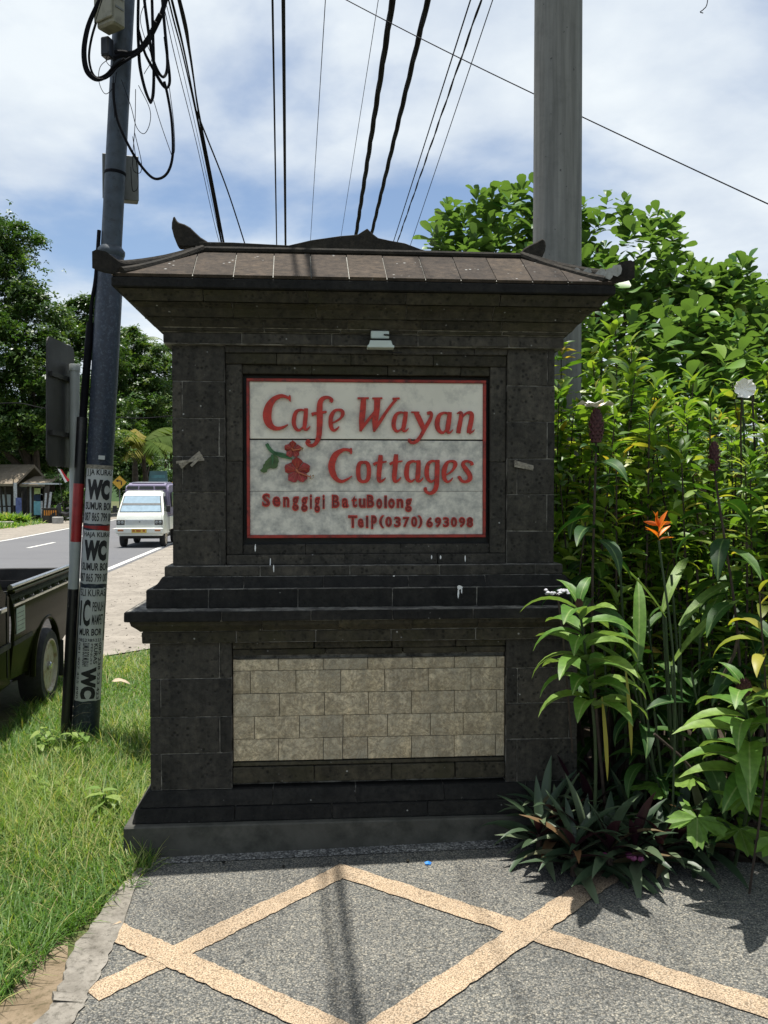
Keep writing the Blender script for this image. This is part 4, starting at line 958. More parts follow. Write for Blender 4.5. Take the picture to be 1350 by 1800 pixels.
# overhead lines: level runs parallel to the road
def overhead(label, a, b, H, r, twist=0, far=70, near=-14, name='overhead_cable'):
    A = onz(*a, H); B = onz(*b, H); d = (B-A)/(B.y-A.y)
    S = A + d*(near-A.y); E = A + d*(far-A.y)
    if not twist:
        t = MB(); t.tube([S.lerp(E, i/24) for i in range(25)], r, 6)
        o = t.build(name, M['cable'], None, smooth=True); tag(o, label, 'cable', 'overhead lines above the sign')
    else:
        o = thing(name, label, 'cable', (0,0,0), 0, 'overhead lines above the sign')
        for k in range(3 if twist == 1 else 2):
            t = MB(); n = 330; pts = []
            for i in range(n+1):
                p = S.lerp(E, i/n); ph = (p-S).length/(3.6 if twist == 1 else 1.4)*6.283 + k*2.094
                pts.append(p + Vector((math.cos(ph), 0, math.sin(ph)))*r*0.8)
            t.tube(pts, r, 6); t.build('strand', M['cable'], o, smooth=True)
overhead('left one of the close pair of black lines above the cap', (479,0), (486.5,440), 6.0, 0.011)
overhead('right, thicker one of the close pair of black lines above the cap', (498,0), (502,440), 6.0, 0.019)
overhead('hair-thin line right of the close pair', (572,0), (545,435), 7.6, 0.0055)
overhead('hair-thin line just left of the twisted cables', (665,0), (598,425), 7.6, 0.0045)
overhead('left thick twisted cable meeting the cap near its peak', (690,0), (624,425), 10.0, 0.034, 1)
overhead('right thick twisted cable rising from the peak of the cap', (752,0), (651,420), 10.0, 0.031, 1)
overhead('plain black line left in the right-hand group of three', (827,0), (690,430), 8.0, 0.010)
overhead('thinner twisted line in the middle of the right-hand group', (846,0), (697,430), 8.0, 0.010, 2)
overhead('thin rightmost line of the right-hand group', (866,0), (721,432), 8.0, 0.007)
def wire(label, pts, r, cat='cable', name='overhead_wire', group='wires round the leaning pole'):
    t = MB(); t.tube(spline([tuple(p) for p in pts], 8), r, 6); o = t.build(name, M['cable'], None, smooth=True); return tag(o, label, cat, group)
P0 = Vector((-1.60, 5.2, 5.9))
bun = thing('cable_bundle', 'bundle of black cables running back from the leaning pole top', 'cable', P0, 0, 'wires round the leaning pole')
rr_ = random.Random(4)
for k in range(7):
    off = Vector((rr_.uniform(-.016,.016), 0, rr_.uniform(-.016,.016))); j = k*1.6
    pts = [P0+off*2, at(299+j*2.2,0,6.6)+off, at(322+j*1.5,90,7.6)+off, at(345+j*0.5,195,8.7)+off*0.8, at(372+j*0.3,330,9.8)+off, at(392+j*0.4,437,10.9)+off, at(404+j*.3,500,11.9)+off, at(440,700,16)+off, at(470,800,26)+off]
    t = MB(); t.tube(spline([tuple(p-P0) for p in pts], 7), 0.0075, 6); t.build('strand', M['cable'], bun, smooth=True)
wire('single cable branching right from the bundle above the cap', [at(345,195,8.7), at(365,245,9.3), at(400,335,10.2), at(433,437,11.2), at(452,500,12.2), at(490,650,15), at(510,800,26)], 0.009)
wire('thin line running left of the cable bundle', [at(290,20,6.6), at(310,110,7.4), at(345,250,9), at(375,385,10.4), at(388,437,11), at(402,500,12), at(430,680,15), at(460,800,26)], 0.004)
wire('second thin line running left of the cable bundle', [at(293,10,6.6), at(318,110,7.4), at(350,250,9), at(378,380,10.4), at(391,437,11), at(406,500,12), at(436,680,15), at(465,800,26)], 0.003)
wire('long thin wire slanting down across the upper right sky', [at(540,-40,9.0), at(609,0,8.8), at(800,98,8.0), at(1075,230,7.2), at(1349,358,6.5), at(1800,565,5.8)], 0.005, group='single wires')
wire('short hooked wire end at the top right corner', [at(1246,-30,6), at(1243,6,6), at(1237,16,6), at(1231,21,6), at(1236,23,6)], 0.0035, group='single wires')
wire('sagging pale wire crossing the trees on the left', [at(-60,712,20), at(0,709,20), at(36,709,20), at(70,716,20), at(108,721,20), at(230,735,20), at(330,728,20)], 0.012, group='single wires')

# ================================================================== PICKUP
M['truck_paint'] = simple('dark_green_paint', (0.013,0.015,0.004), 0.16, var=0.5, scale=4, bstr=0.0, spec=0.012)
M['chrome'] = simple('worn_chrome', (0.5,0.5,0.5), 0.28, metal=0.9, var=0.2, bstr=0)
M['tyre'] = simple('tyre_rubber', (0.015,0.015,0.015), 0.85, var=0.3, scale=20, bstr=0.3)
M['rim'] = simple('rusty_rim', (0.36,0.32,0.24), 0.5, var=0.2, scale=10, dirt=(0.2,0.11,0.05), dirt_lo=0.5, dirt_hi=0.65)
M['dark_rubber'] = simple('dark_rubber', (0.012,0.012,0.012), 0.7, var=0.2)
M['bed_liner'] = simple('scuffed_bed', (0.02,0.019,0.018), 0.8, var=0.5, scale=6, dirt=(0.07,0.055,0.045), dirt_lo=0.55, dirt_hi=0.7)
M['sticker'] = simple('pale_sticker', (0.32,0.4,0.35), 0.5, var=0.12, scale=14)
M['glass_dark'] = simple('tinted_glass', (0.015,0.02,0.022), 0.08, var=0.1, bstr=0)
M['red_lens'] = simple('red_lens', (0.28,0.02,0.015), 0.2, var=0.1, bstr=0)
M['amber_lens'] = simple('amber_lens', (0.35,0.13,0.04), 0.3, var=0.1, bstr=0)
TR = thing('pickup_truck', 'glossy dark green pickup parked on the grass with its bed towards the road', 'pickup', (-3.35,6.14,-0.005), R(7.9))
def wheel(parent, x, y, r, w, out, rimm='rim', rr=0.72):
    wt = MB(); s = out
    wt.lathe([(r*0.62,-w/2*s),(r*0.93,-w/2*s),(r,-w*0.36*s),(r*1.005,0),(r,w*0.36*s),(r*0.93,w/2*s),(r*rr,w/2*s),(r*rr*0.98,w*0.36*s)], 30, 'x', (x,y,r))
    ty = wt.build('wheel', M['tyre'], parent, smooth=True, fix=True)
    rm = MB(); ri_ = r*rr
    rm.lathe([(ri_*1.0,w*0.40*s),(ri_*1.0,w*0.52*s),(ri_*0.94,w*0.53*s),(ri_*0.86,w*0.40*s),(ri_*0.72,w*0.14*s),(ri_*0.42,w*0.16*s),(ri_*0.36,w*0.30*s),(ri_*0.16,w*0.34*s)], 30, 'x', (x,y,r))
    rm.build('rim', M[rimm], ty, smooth=True, fix=True)
    hb = MB(); hb.lathe([(ri_*0.15,w*0.3*s),(ri_*0.15,w*0.5*s),(ri_*0.1,w*0.56*s)], 14, 'x', (x,y,r)); hb.build('hub', M['chrome'], ty, smooth=True, fix=True)
    for k in range(4):
        t = R(45+90*k); hb = MB(); hb.lathe([(ri_*0.09,w*0.15*s),(ri_*0.09,w*0.24*s)], 8, 'x', (x, y+ri_*0.56*math.cos(t), r+ri_*0.56*math.sin(t))); hb.build('vent_hole', M['dark_rubber'], ty, fix=True)
    return ty
WR = 0.285
for x, o in ((0.735, 1), (-0.735, -1)):
    for y in (0.0, -2.45): wheel(TR, x, y, WR, 0.165, o)
# bed sides with a wheel arch cut in their outline
def arch(cy, r, n=9, z0=0.30): return [(cy + r*math.cos(t), 0.285 + r*math.sin(t)) for t in np.linspace(math.pi-0.02, 0.02, n)]
def bulge(o, s):
    bm = bmesh.new(); bm.from_mesh(o.data)
    for z in np.arange(0.38, 0.93, 0.035): bmesh.ops.bisect_plane(bm, geom=bm.verts[:]+bm.edges[:]+bm.faces[:], plane_co=(0,0,z), plane_no=(0,0,1))
    for v in bm.verts:
        z = v.co.z; v.co.x += s*float(np.interp(z, [0.3,0.45,0.58,0.60,0.72,0.82,0.88,0.93], [-0.03,-0.012,0.0,0.006,0.014,0.010,-0.002,-0.02]))
    bm.to_mesh(o.data); bm.free(); o.data.shade_smooth()
    try: o.data.set_sharp_from_angle(angle=R(50))
    except Exception: pass
    return o
side = [(-0.82,0.36)] + [(-0.375,0.33)] + arch(0, 0.365) + [(0.375,0.33),(0.62,0.40),(0.98,0.47),(1.0,0.93),(-0.82,0.93)]
for s in (1, -1):
    mb = MB(); mb.prismx(side, s*0.765, s*0.79); bs = bulge(mb.build('bed_side', M['truck_paint'], TR, fix=True), s)
    mb = MB(); mb.tube([(s*0.79, 0.375*math.cos(t), 0.285+0.375*math.sin(t)) for t in np.linspace(math.pi, 0, 19)], 0.019, 8); mb.build('wheel_arch_lip', M['truck_paint'], TR, smooth=True)
    mb = MB(); mb.box(s*0.775-0.03, s*0.775+0.03, -0.82, 1.0, 0.932, 0.955); mb.build('rail_cap', M['truck_paint'], TR, bevel=0.006)
    mb = MB(); mb.tube([(s*0.775,-0.82,0.975),(s*0.775,1.0,0.975)], 0.017, 10); mb.build('rail_tube', M['chrome'], TR, smooth=True)
    mb = MB(); mb.box(*sorted((s*0.792,s*0.802)), -0.82, 1.0, 0.846, 0.862); mb.build('tie_bar', M['chrome'], TR)
    for k in range(8):
        y = -0.7 + k*0.235; mb = MB(); mb.tube([(s*0.797,y,0.885),(s*0.812,y+0.01,0.875),(s*0.814,y+0.05,0.87),(s*0.80,y+0.07,0.885)], 0.006, 6); mb.build('tie_hook', M['dark_rubber'], TR, smooth=True)
    mb = MB(); mb.box(*sorted((s*0.79,s*0.80)), -0.82, -0.40, 0.585, 0.615); mb.build('side_moulding', M['dark_rubber'], TR)
    mb = MB(); mb.box(*sorted((s*0.68,s*0.83)), 0.345, 0.36, 0.13, 0.42); mb.build('mud_flap', M['dark_rubber'], TR, bevel=0.005)
    mb = MB(); mb.box(*sorted((s*0.789,s*0.80)), 0.86, 0.985, 0.62, 0.78); mb.build('tail_lamp', M['red_lens'], TR, bevel=0.004)
mb = MB(); mb.box(-0.76,0.76,-0.85,1.0,0.50,0.53); mb.build('bed_floor', M['bed_liner'], TR)
mb = MB(); mb.box(-0.76,0.76,0.965,0.998,0.53,0.945); tgt = mb.build('tailgate', M['bed_liner'], TR, bevel=0.006)
mb = MB(); mb.box(-0.72,0.72,0.95,0.965,0.60,0.66); mb.box(-0.72,0.72,0.95,0.965,0.78,0.84); mb.v = mb.v[:8]; mb.f = mb.f[:6]; mb.build('tailgate_rib', M['bed_liner'], tgt)
mb = MB(); mb.box(-0.72,0.72,0.95,0.965,0.78,0.84); mb.build('tailgate_rib', M['bed_liner'], tgt)
mb = MB(); mb.box(-0.76,0.76,-0.84,-0.81,0.53,0.95); mb.build('headboard', M['bed_liner'], TR)
mb = MB(); mb.box(-0.55,0.55,-2.9,0.95,0.30,0.46); mb.build('chassis', M['dark_rubber'], TR)
mb = MB(); mb.box(-0.62,0.62,-0.09,0.09,0.2,0.36); mb.build('axle', M['dark_rubber'], TR)
# cab
cab = [(-0.86,0.33),(-0.86,0.93),(-1.02,1.0),(-1.15,1.50),(-1.30,1.58),(-1.85,1.57),(-2.05,1.48),(-2.42,1.0),(-3.05,0.90),(-3.2,0.80),(-3.22,0.48),(-3.1,0.36)] + [(-2.45-0.37*math.cos(t), 0.285+0.37*math.sin(t)) for t in np.linspace(0.05, math.pi-0.05, 9)] + [(-2.05,0.33)]
mb = MB(); n = len(cab)
def cw(z): return 0.785 if z < 1.0 else 0.785 - (z-1.0)*0.24
mb.add([(-cw(z), y, z) for y, z in cab] + [(cw(z), y, z) for y, z in cab], [tuple(range(n)), tuple(range(2*n-1, n-1, -1))] + [(i, i+n, (i+1) % n+n, (i+1) % n) for i in range(n)])
mb.build('cab', M['truck_paint'], TR, fix=True, bevel=0.02)
for s in (1, -1):
    w = MB(); pts = [(-1.12,1.03),(-1.24,1.48),(-1.92,1.46),(-2.28,1.03)]
    w.add([(s*(cw(z)+0.004), y, z) for y, z in pts], [(0,1,2,3)]); w.build('side_window', M['glass_dark'], TR)
    for yv in (-0.935, -1.95):
        w = MB(); w.box(*sorted((s*0.786,s*0.789)), yv-0.004, yv+0.004, 0.40, 0.95); w.build('door_seam', M['gap_paint'], TR)
    w = MB(); w.box(*sorted((s*0.785,s*0.81)), -1.12, -1.0, 0.84, 0.87); w.build('door_handle', M['chrome'], TR, bevel=0.004)
    w = MB(); w.box(*sorted((s*0.786,s*0.795)), -2.05, -0.88, 0.585, 0.622); w.build('side_moulding', M['dark_rubber'], TR)
    w = MB(); w.box(*sorted((s*0.50,s*0.70)), -3.235, -3.2, 0.62, 0.76); w.build('headlight', M['white_enamel'], TR, bevel=0.006)
w = MB(); w.add([(-0.6,-1.035,1.04),(0.6,-1.035,1.04),(0.55,-1.135,1.46),(-0.55,-1.135,1.46)], [(0,1,2,3)])
for i in range(4): w.v[i] = (w.v[i][0], w.v[i][1]+0.012, w.v[i][2])
w.build('rear_window', M['glass_dark'], TR)
w = MB(); w.add([(-0.68,-2.40,1.04),(0.68,-2.40,1.04),(0.6,-2.08,1.47),(-0.6,-2.08,1.47)], [(0,1,2,3)])
for i in range(4): w.v[i] = (w.v[i][0], w.v[i][1]-0.014, w.v[i][2]+0.01)
w.build('windscreen', M['glass_dark'], TR)
w = MB(); w.box(-0.8,0.8,-3.30,-3.2,0.40,0.52); w.build('front_bumper', M['chrome'], TR, bevel=0.01)
w = MB(); w.box(-0.7,0.7,1.0,1.06,0.40,0.47); w.build('rear_bumper', M['dark_rubber'], TR, bevel=0.008)
w = MB(); w.box(0.803,0.8065,-0.79,-0.60,0.66,0.83); stk = w.build('paper_sticker', M['sticker'], TR)
for k in range(5):
    w = MB(); w.box(0.8065,0.8072,-0.775,-0.64+0.02*(k%3),0.68+k*0.028,0.685+k*0.028); w.build('printed_line', M['grey_plastic'], stk)

# ================================================================== MINIBUS ON THE ROAD
M['van_white'] = simple('van_white', (0.60,0.62,0.56), 0.35, var=0.05, scale=3, bstr=0, coat=0.3)
M['van_purple'] = simple('faded_purple', (0.16,0.14,0.21), 0.5, var=0.2, scale=3, bstr=0)
M['van_roof'] = simple('faded_lilac_roof', (0.42,0.42,0.47), 0.6, var=0.15, scale=3, bstr=0)
M['windscreen'] = simple('sky_glass', (0.30,0.40,0.47), 0.12, var=0.1, bstr=0)
M['grille'] = simple('grey_grille', (0.42,0.45,0.45), 0.5, var=0.1, bstr=0)
M['plate_yellow'] = simple('plate_yellow', (0.52,0.36,0.04), 0.5, var=0.1, bstr=0)
M['lens'] = simple('lamp_lens', (0.2,0.22,0.22), 0.12, var=0.5, scale=20, bstr=0)
VN = thing('minibus', 'white minibus with purple passenger body coming up the road', 'minibus', (-7.0, 23.6, 0.004), R(5.0))
def shell(name, outline, wf, mat, parent, bev):
    mb = MB(); n = len(outline)
    mb.add([(-wf(y,z), y, z) for y, z in outline] + [(wf(y,z), y, z) for y, z in outline], [tuple(range(n)), tuple(range(2*n-1, n-1, -1))] + [(i, i+n, (i+1) % n+n, (i+1) % n) for i in range(n)])
    me = mb.mesh(name, fix=True); bm = bmesh.new(); bm.from_mesh(me)
    ed = [e_ for e_ in bm.edges if abs(e_.verts[0].co.x - e_.verts[1].co.x) < 0.25 and abs(e_.verts[0].co.x) > 0.2]
    bmesh.ops.bevel(bm, geom=ed, offset=bev, segments=3, affect='EDGES', clamp_overlap=True); bm.to_mesh(me); bm.free()
    me.shade_smooth()
    try: me.set_sharp_from_angle(angle=R(50))
    except Exception: pass
    return link(name, me, mat, parent)
vw = lambda y, z: 0.70 if z < 0.95 else 0.70 - (z-0.95)*0.17
shell('cab', [(0.03,0.36),(0.0,0.50),(0.0,0.62),(0.03,0.80),(0.07,0.98),(0.16,1.06),(0.52,1.60),(0.62,1.68),(0.80,1.72),(1.22,1.73),(1.22,0.36)], vw, M['van_white'], VN, 0.055)
pw = lambda y, z: 0.74 if z < 1.2 else 0.74 - max(0, z-1.2)*0.12
shell('passenger_body', [(1.12,0.92),(1.10,1.70),(1.17,1.90),(1.4,1.97),(2.4,1.99),(3.2,1.95),(3.28,1.8),(3.28,0.92)], pw, M['van_purple'], VN, 0.07)
w = MB(); w.prismx([(1.32,1.99),(2.4,2.012),(3.15,1.985),(3.15,1.975),(2.4,2.0),(1.32,1.975)], -0.5, 0.5); w.build('roof_panel', M['van_roof'], VN, fix=True)
w = MB(); w.box(-0.72,0.72,1.14,3.28,0.50,0.92); w.build('load_bed', M['van_white'], VN, bevel=0.02)
def onfront(y0,z0,y1,z1,x0b,x1b,x0t,x1t,off,name,mat,par=None):
    nrm = Vector((0,-(z1-z0),(y1-y0))).normalized()*off; w = MB()
    w.add([Vector(p)+nrm for p in ((x0b,y0,z0),(x1b,y0,z0),(x1t,y1,z1),(x0t,y1,z1))] + [Vector(p)-nrm*0.5 for p in ((x0b,y0,z0),(x1b,y0,z0),(x1t,y1,z1),(x0t,y1,z1))], [(0,1,2,3),(0,4,5,1),(1,5,6,2),(2,6,7,3),(3,7,4,0)]); return w.build(name, mat, par or VN)
fr = onfront(0.165,1.065,0.495,1.565,-0.625,0.625,-0.545,0.545,0.006,'windscreen_seal',M['dark_rubber'])
ws_ = onfront(0.175,1.085,0.485,1.55,-0.60,0.60,-0.525,0.525,0.012,'windscreen',M['windscreen'])
onfront(0.30,1.275,0.34,1.335,-0.575,0.575,-0.565,0.565,0.016,'sun_strip',M['grey_plastic'],ws_)
for a, b in ((-0.2,0.06),(0.26,0.52)):
    w = MB(); w.tube([((a+b)/2-0.1,0.18,1.075),(a+0.05,0.2,1.12),(b,0.205,1.135)], 0.008, 5); w.build('wiper', M['dark_rubber'], VN)
w = MB(); w.box(-0.42,0.42,0.012,0.06,0.69,0.86); gr_ = w.build('grille', M['grille'], VN, bevel=0.006)
for zz in (0.725,0.765,0.805):
    w = MB(); w.box(-0.40,0.40,0.006,0.0115,zz,zz+0.008); w.build('grille_bar', M['van_white'], gr_)
w = MB(); w.tube([(0.012,0.004,0.80),(-0.018,0.004,0.79),(0.014,0.004,0.772),(-0.016,0.004,0.755)], 0.006, 5); w.build('emblem', M['dark_rubber'], gr_)
for s in (1,-1):
    w = MB(); w.box(*sorted((s*0.44,s*0.68)), 0.002, 0.06, 0.69, 0.84); hl_ = w.build('headlight', M['dark_rubber'], VN, bevel=0.008)
    for c_ in (0.505,0.61):
        w = MB(); w.lathe([(0.05,0.004),(0.045,-0.006),(0.02,-0.012)], 14, 'y', (s*c_,0,0.765)); w.build('lens', M['lens'], hl_, smooth=True, fix=True)
    w = MB(); w.box(*sorted((s*0.46,s*0.63)), -0.068, -0.05, 0.50, 0.555); w.build('indicator', M['amber_lens'], VN, bevel=0.003)
    w = MB(); w.tube([(s*0.66,0.35,1.12),(s*0.76,0.33,1.14)], 0.012, 6); w.build('mirror_arm', M['dark_rubber'], VN)
    w = MB(); w.box(*sorted((s*0.74,s*0.86)), 0.30, 0.36, 1.07, 1.27); w.build('mirror', M['dark_rubber'], VN, bevel=0.012)
    w = MB(); pts = [(0.42,1.10),(0.62,1.55),(1.08,1.56),(1.08,1.10)]; w.add([(s*(vw(y,z)+0.005), y, z) for y, z in pts], [(0,1,2,3)]); w.build('door_window', M['glass_dark'], VN)
    w = MB(); w.box(*sorted((s*0.70,s*0.704)), 1.05, 1.07, 0.45, 1.05); w.build('door_seam', M['gap_paint'], VN)
    for k in range(4):
        w = MB(); y0 = 1.3+k*0.48; w.box(*sorted((s*0.715,s*0.75)), y0, y0+0.40, 1.22, 1.68); w.build('window_opening', M['glass_dark'], VN)
    for y in (0.62, 2.55): wheel(VN, s*0.60, y, 0.27, 0.16, s)
for x0, x1 in ((-0.62,-0.27),(-0.22,0.22),(0.27,0.62)):
    w = MB(); w.prism([(x0,1.77),(x1,1.77),(x1*0.95,1.865),(x0*0.95,1.865)], 1.075, 1.12); w.build('front_vent_window', M['glass_dark'], VN, fix=True)
w = MB(); w.box(-0.70,0.70,-0.06,0.05,0.44,0.60); w.build('bumper', M['van_white'], VN, bevel=0.02)
w = MB(); w.box(-0.22,0.22,-0.076,-0.062,0.455,0.575); pt_ = w.build('number_plate', M['plate_yellow'], VN)
for x0, x1 in ((-0.19,-0.165),(-0.155,-0.13),(-0.08,-0.06),(-0.05,-0.025),(-0.015,0.01),(0.02,0.045),(0.11,0.135),(0.145,0.17)):
    w = MB(); w.box(x0,x1,-0.0785,-0.076,0.485,0.55); w.build('plate_mark', M['red_lens'], pt_)
w = MB(); w.box(-0.55,0.55,0.3,3.1,0.26,0.48); w.build('chassis', M['dark_rubber'], VN)

VN.scale = (0.95, 0.95, 0.95)
# ================================================================== ACROSS THE ROAD
M['thatch'] = ground_mat('old_thatch', (0.16,0.13,0.09), (0.24,0.2,0.15), (0.1,0.08,0.06), 2, 18, 0.9)
M['grey_board'] = simple('pale_board', (0.42,0.46,0.48), 0.7, var=0.12, scale=2)
M['dark_wood'] = simple('dark_wood', (0.035,0.028,0.022), 0.8, var=0.4, scale=4)
M['blue_cloth'] = simple('blue_banner', (0.09,0.11,0.28), 0.7, var=0.5, scale=9)
M['pale_cloth'] = simple('pale_banner', (0.42,0.42,0.44), 0.8, var=0.4, scale=12)
M['aqua'] = simple('aqua_poster', (0.18,0.42,0.5), 0.6, var=0.3, scale=3)
M['lime'] = simple('lime_poster', (0.42,0.5,0.2), 0.6, var=0.3, scale=4)
M['navy'] = simple('navy_paint', (0.012,0.03,0.07), 0.6, var=0.3)
M['orange'] = simple('orange_paint', (0.55,0.2,0.02), 0.6, var=0.2)
M['flag_red'] = simple('flag_red', (0.5,0.02,0.03), 0.7, var=0.1, bstr=0)
M['flag_white'] = simple('flag_white', (0.75,0.75,0.75), 0.7, var=0.05, bstr=0)
M['yellow_sign'] = simple('yellow_sign', (0.62,0.36,0.03), 0.5, var=0.1, bstr=0)
M['billboard'] = simple('billboard_blue', (0.16,0.30,0.36), 0.6, var=0.25, scale=1)
M['concrete'] = simple('old_concrete', (0.3,0.29,0.27), 0.9, var=0.2, scale=5)
SH = 44.0
def A(px, py, Y=SH): return at(px, py, Y)
ka = A(-30, 918, 45); kiosk = thing('roadside_kiosk', 'low thatched kiosk with pale board front across the road', 'kiosk', (ka.x, 45, 0))
def kx(px, Y=45): return (px-675)/F*Y - ka.x
for z0, z1 in ((0.55,0.94),(1.0,1.62)):
    w = MB(); w.box(kx(-70), kx(19), -0.05, 0.0, z0-0.15, z1-0.15); w.build('front_board', M['grey_board'], kiosk, bevel=0.01)
w = MB(); w.box(kx(-75), kx(22), 0.02, 2.6, 0, 1.9); w.build('wall', M['dark_wood'], kiosk)
w = MB(); w.prismx([(-1.0,2.05),(1.4,3.15),(3.8,2.05),(3.8,1.92),(1.4,2.98),(-1.0,1.92)], kx(-90), kx(42)); w.build('roof', M['thatch'], kiosk, fix=True)
w = MB(); w.prismx([(-0.4,2.02),(1.6,2.5),(1.6,2.38),(-0.4,1.9)], kx(40), kx(84)); w.build('awning', M['thatch'], kiosk, fix=True)
for p_ in (-60, 14, 22, 40):
    w = MB(); w.tube([(kx(p_), -0.6, 0),(kx(p_-3), -0.7, 1.95)], 0.06, 7); w.build('post', M['dark_wood'], kiosk)
st_ = A(62, 915, 45); stall = thing('roadside_stall', 'small open stall with aqua and lime posters beside the thatched kiosk', 'stall', (st_.x, 45.2, 0))
def qx(px): return (px-675)/F*45.2 - st_.x
for x0, x1, z0, z1, mt in ((53,56,0.1,2.0,'grey_board'),(60,72,0.25,1.0,'aqua'),(59,75,1.02,1.35,'navy'),(61,75,1.40,1.72,'lime'),(72,75,0.1,1.75,'pale_cloth')):
    w = MB(); w.box(qx(x0), qx(x1), -0.05, 0.0, z0+.1, z1+.1); w.build('poster_panel', M[mt], stall)
for x0, x1 in ((48,51),(57,60)):
    w = MB(); w.tube([(qx(x0),-0.02,0),(qx(x1-1),-0.02,2.05)], 0.07, 7); w.build('post', M['dark_wood'], stall)
w = MB(); w.box(qx(46), qx(92), -0.5, 1.8, 2.02, 2.10); w.build('roof', M['grey_board'], stall)
w = MB(); w.box(qx(46), qx(80), 1.2, 1.3, 0, 2.0); w.build('back_wall', M['dark_wood'], stall)
def prop(name, label, cat, px, Y, parts, group=None):
    base = Vector(((px-675)/F*Y, Y, 0)); t = thing(name, label, cat, base, 0, group)
    for nm, mt, fn in parts:
        w = MB(); fn(w); w.build(nm, M[mt], t)
    return t
prop('pole_banner', 'tall blue patterned banner strip standing before the kiosk', 'banner', 33, 43.5, [('cloth','blue_cloth',lambda w: w.box(-0.16,0.16,-0.015,0.015,0.12,1.30)), ('pole','dark_wood',lambda w: w.tube([(0.17,0,0),(0.17,0,1.6)],0.025,6))])
prop('pole_banner', 'narrow white speckled banner beside the blue one', 'banner', 27, 43.6, [('cloth','pale_cloth',lambda w: w.box(-0.09,0.09,-0.015,0.015,0.9,2.1)), ('pole','dark_wood',lambda w: w.tube([(-0.1,0,0),(-0.1,0,2.3)],0.025,6))])
prop('notice_board', 'leaning grey notice strips on a dark trunk-like post', 'notice', 83, 43.4, [('post','dark_wood',lambda w: w.tube([(-0.2,0,0),(0.02,0,2.0)],0.13,8)), ('strip','pale_cloth',lambda w: w.bar((-0.07,-0.14,0.75),(0.0,-0.14,1.55),0.1,0.01,(0,-1,0))), ('strip','pale_cloth',lambda w: w.bar((0.12,-0.1,0.7),(0.24,-0.1,1.6),0.12,0.01,(0,-1,0))), ('cap','grey_board',lambda w: w.box(-0.35,0.3,-0.3,0.3,2.0,2.06))])
ob = prop('planter_barrier', 'dark low barrier with orange stripes before the motorbike', 'barrier', 91, 42.5, [('body','dark_wood',lambda w: w.box(-0.45,0.42,-0.1,0.1,0.0,0.72)), ('top','dark_wood',lambda w: w.box(-0.48,0.45,-0.13,0.13,0.722,0.78))])
for k in range(6):
    w = MB(); w.box(-0.36+k*0.115, -0.30+k*0.115, -0.125, -0.101, 0.40, 0.66); w.build('stripe', M['orange'], ob)
w = MB(); w.box(-0.22,0.24,-0.19,0.19,-0.02,0.34); o = w.build('concrete_block', M['concrete'], None, bevel=0.03); o.location = ((101-675)/F*42.0, 42.0, 0.0); tag(o, 'squat grey concrete block at the road edge by the barrier', 'block')
# flag
fp = Vector(((104-675)/F*44, 44, 0)); fg = thing('flag', 'red and white flag drooping from a slanting staff', 'flag', fp)
w = MB(); w.tube([(0.35,0,0),(0.02,0,2.2),(-0.1,0,3.05)], 0.022, 6); w.build('staff', M['dark_wood'], fg)
def clothstrip(u0, u1):
    w = MB(); vv = []
    for i in range(7):
        t = i/6
        for u in (u0, u1): vv.append((-0.08+0.42*t+0.24*u, 0.05*math.sin(4*t+3*u), 2.85-0.75*t-0.18*u*(1-t)+0.12*u))
    w.add(vv, [(2*i, 2*i+1, 2*i+3, 2*i+2) for i in range(6)]); return w
clothstrip(0,0.5).build('white_band', M['flag_white'], fg, smooth=True); clothstrip(0.5,1.0).build('red_band', M['flag_red'], fg, smooth=True)
# motorbike
mbk = thing('motorbike', 'black motorbike parked on the verge beyond the road', 'motorbike', ((120-675)/F*42.5, 42.5, 0), R(8))
for y in (-0.62, 0.62):
    w = MB(); w.lathe([(0.2,-0.04),(0.27,-0.04),(0.285,0),(0.27,0.04),(0.2,0.04),(0.2,-0.04)], 20, 'y', (y,0,0.285)); wh = w.build('wheel', M['tyre'], mbk, smooth=True, fix=True)
    for k in range(5):
        t = 6.283*k/5; w = MB(); w.tube([(y,0,0.285),(y+0.2*math.cos(t),0,0.285+0.2*math.sin(t))], 0.014, 5); w.build('spoke', M['chrome'], wh)
for nm, mt, pts, r in (('body','black_enamel',[(-0.42,0,0.55),(-0.1,0,0.45),(0.2,0,0.55),(0.6,0,0.72)],[0.06,0.13,0.14,0.06]),('seat','dark_rubber',[(-0.1,0,0.72),(0.2,0,0.76),(0.55,0,0.82)],[0.08,0.11,0.07]),('front_shield','black_enamel',[(-0.42,0,0.5),(-0.48,0,0.8),(-0.45,0,0.98)],[0.09,0.13,0.08]),('fork','chrome',[(-0.62,0.06,0.285),(-0.5,0.06,0.7)],[0.025,0.025]),('handlebar','dark_rubber',[(-0.40,-0.3,1.03),(-0.45,0,0.98),(-0.40,0.3,1.03)],[0.02,0.025,0.02]),('exhaust','chrome',[(-0.05,-0.12,0.25),(0.4,-0.14,0.3),(0.75,-0.14,0.38)],[0.03,0.05,0.05]),('tail_lamp','red_lens',[(0.62,0,0.78),(0.72,0,0.76)],[0.05,0.03])):
    w = MB(); w.tube(pts, r, 8); w.build(nm, M[mt], mbk, smooth=True)
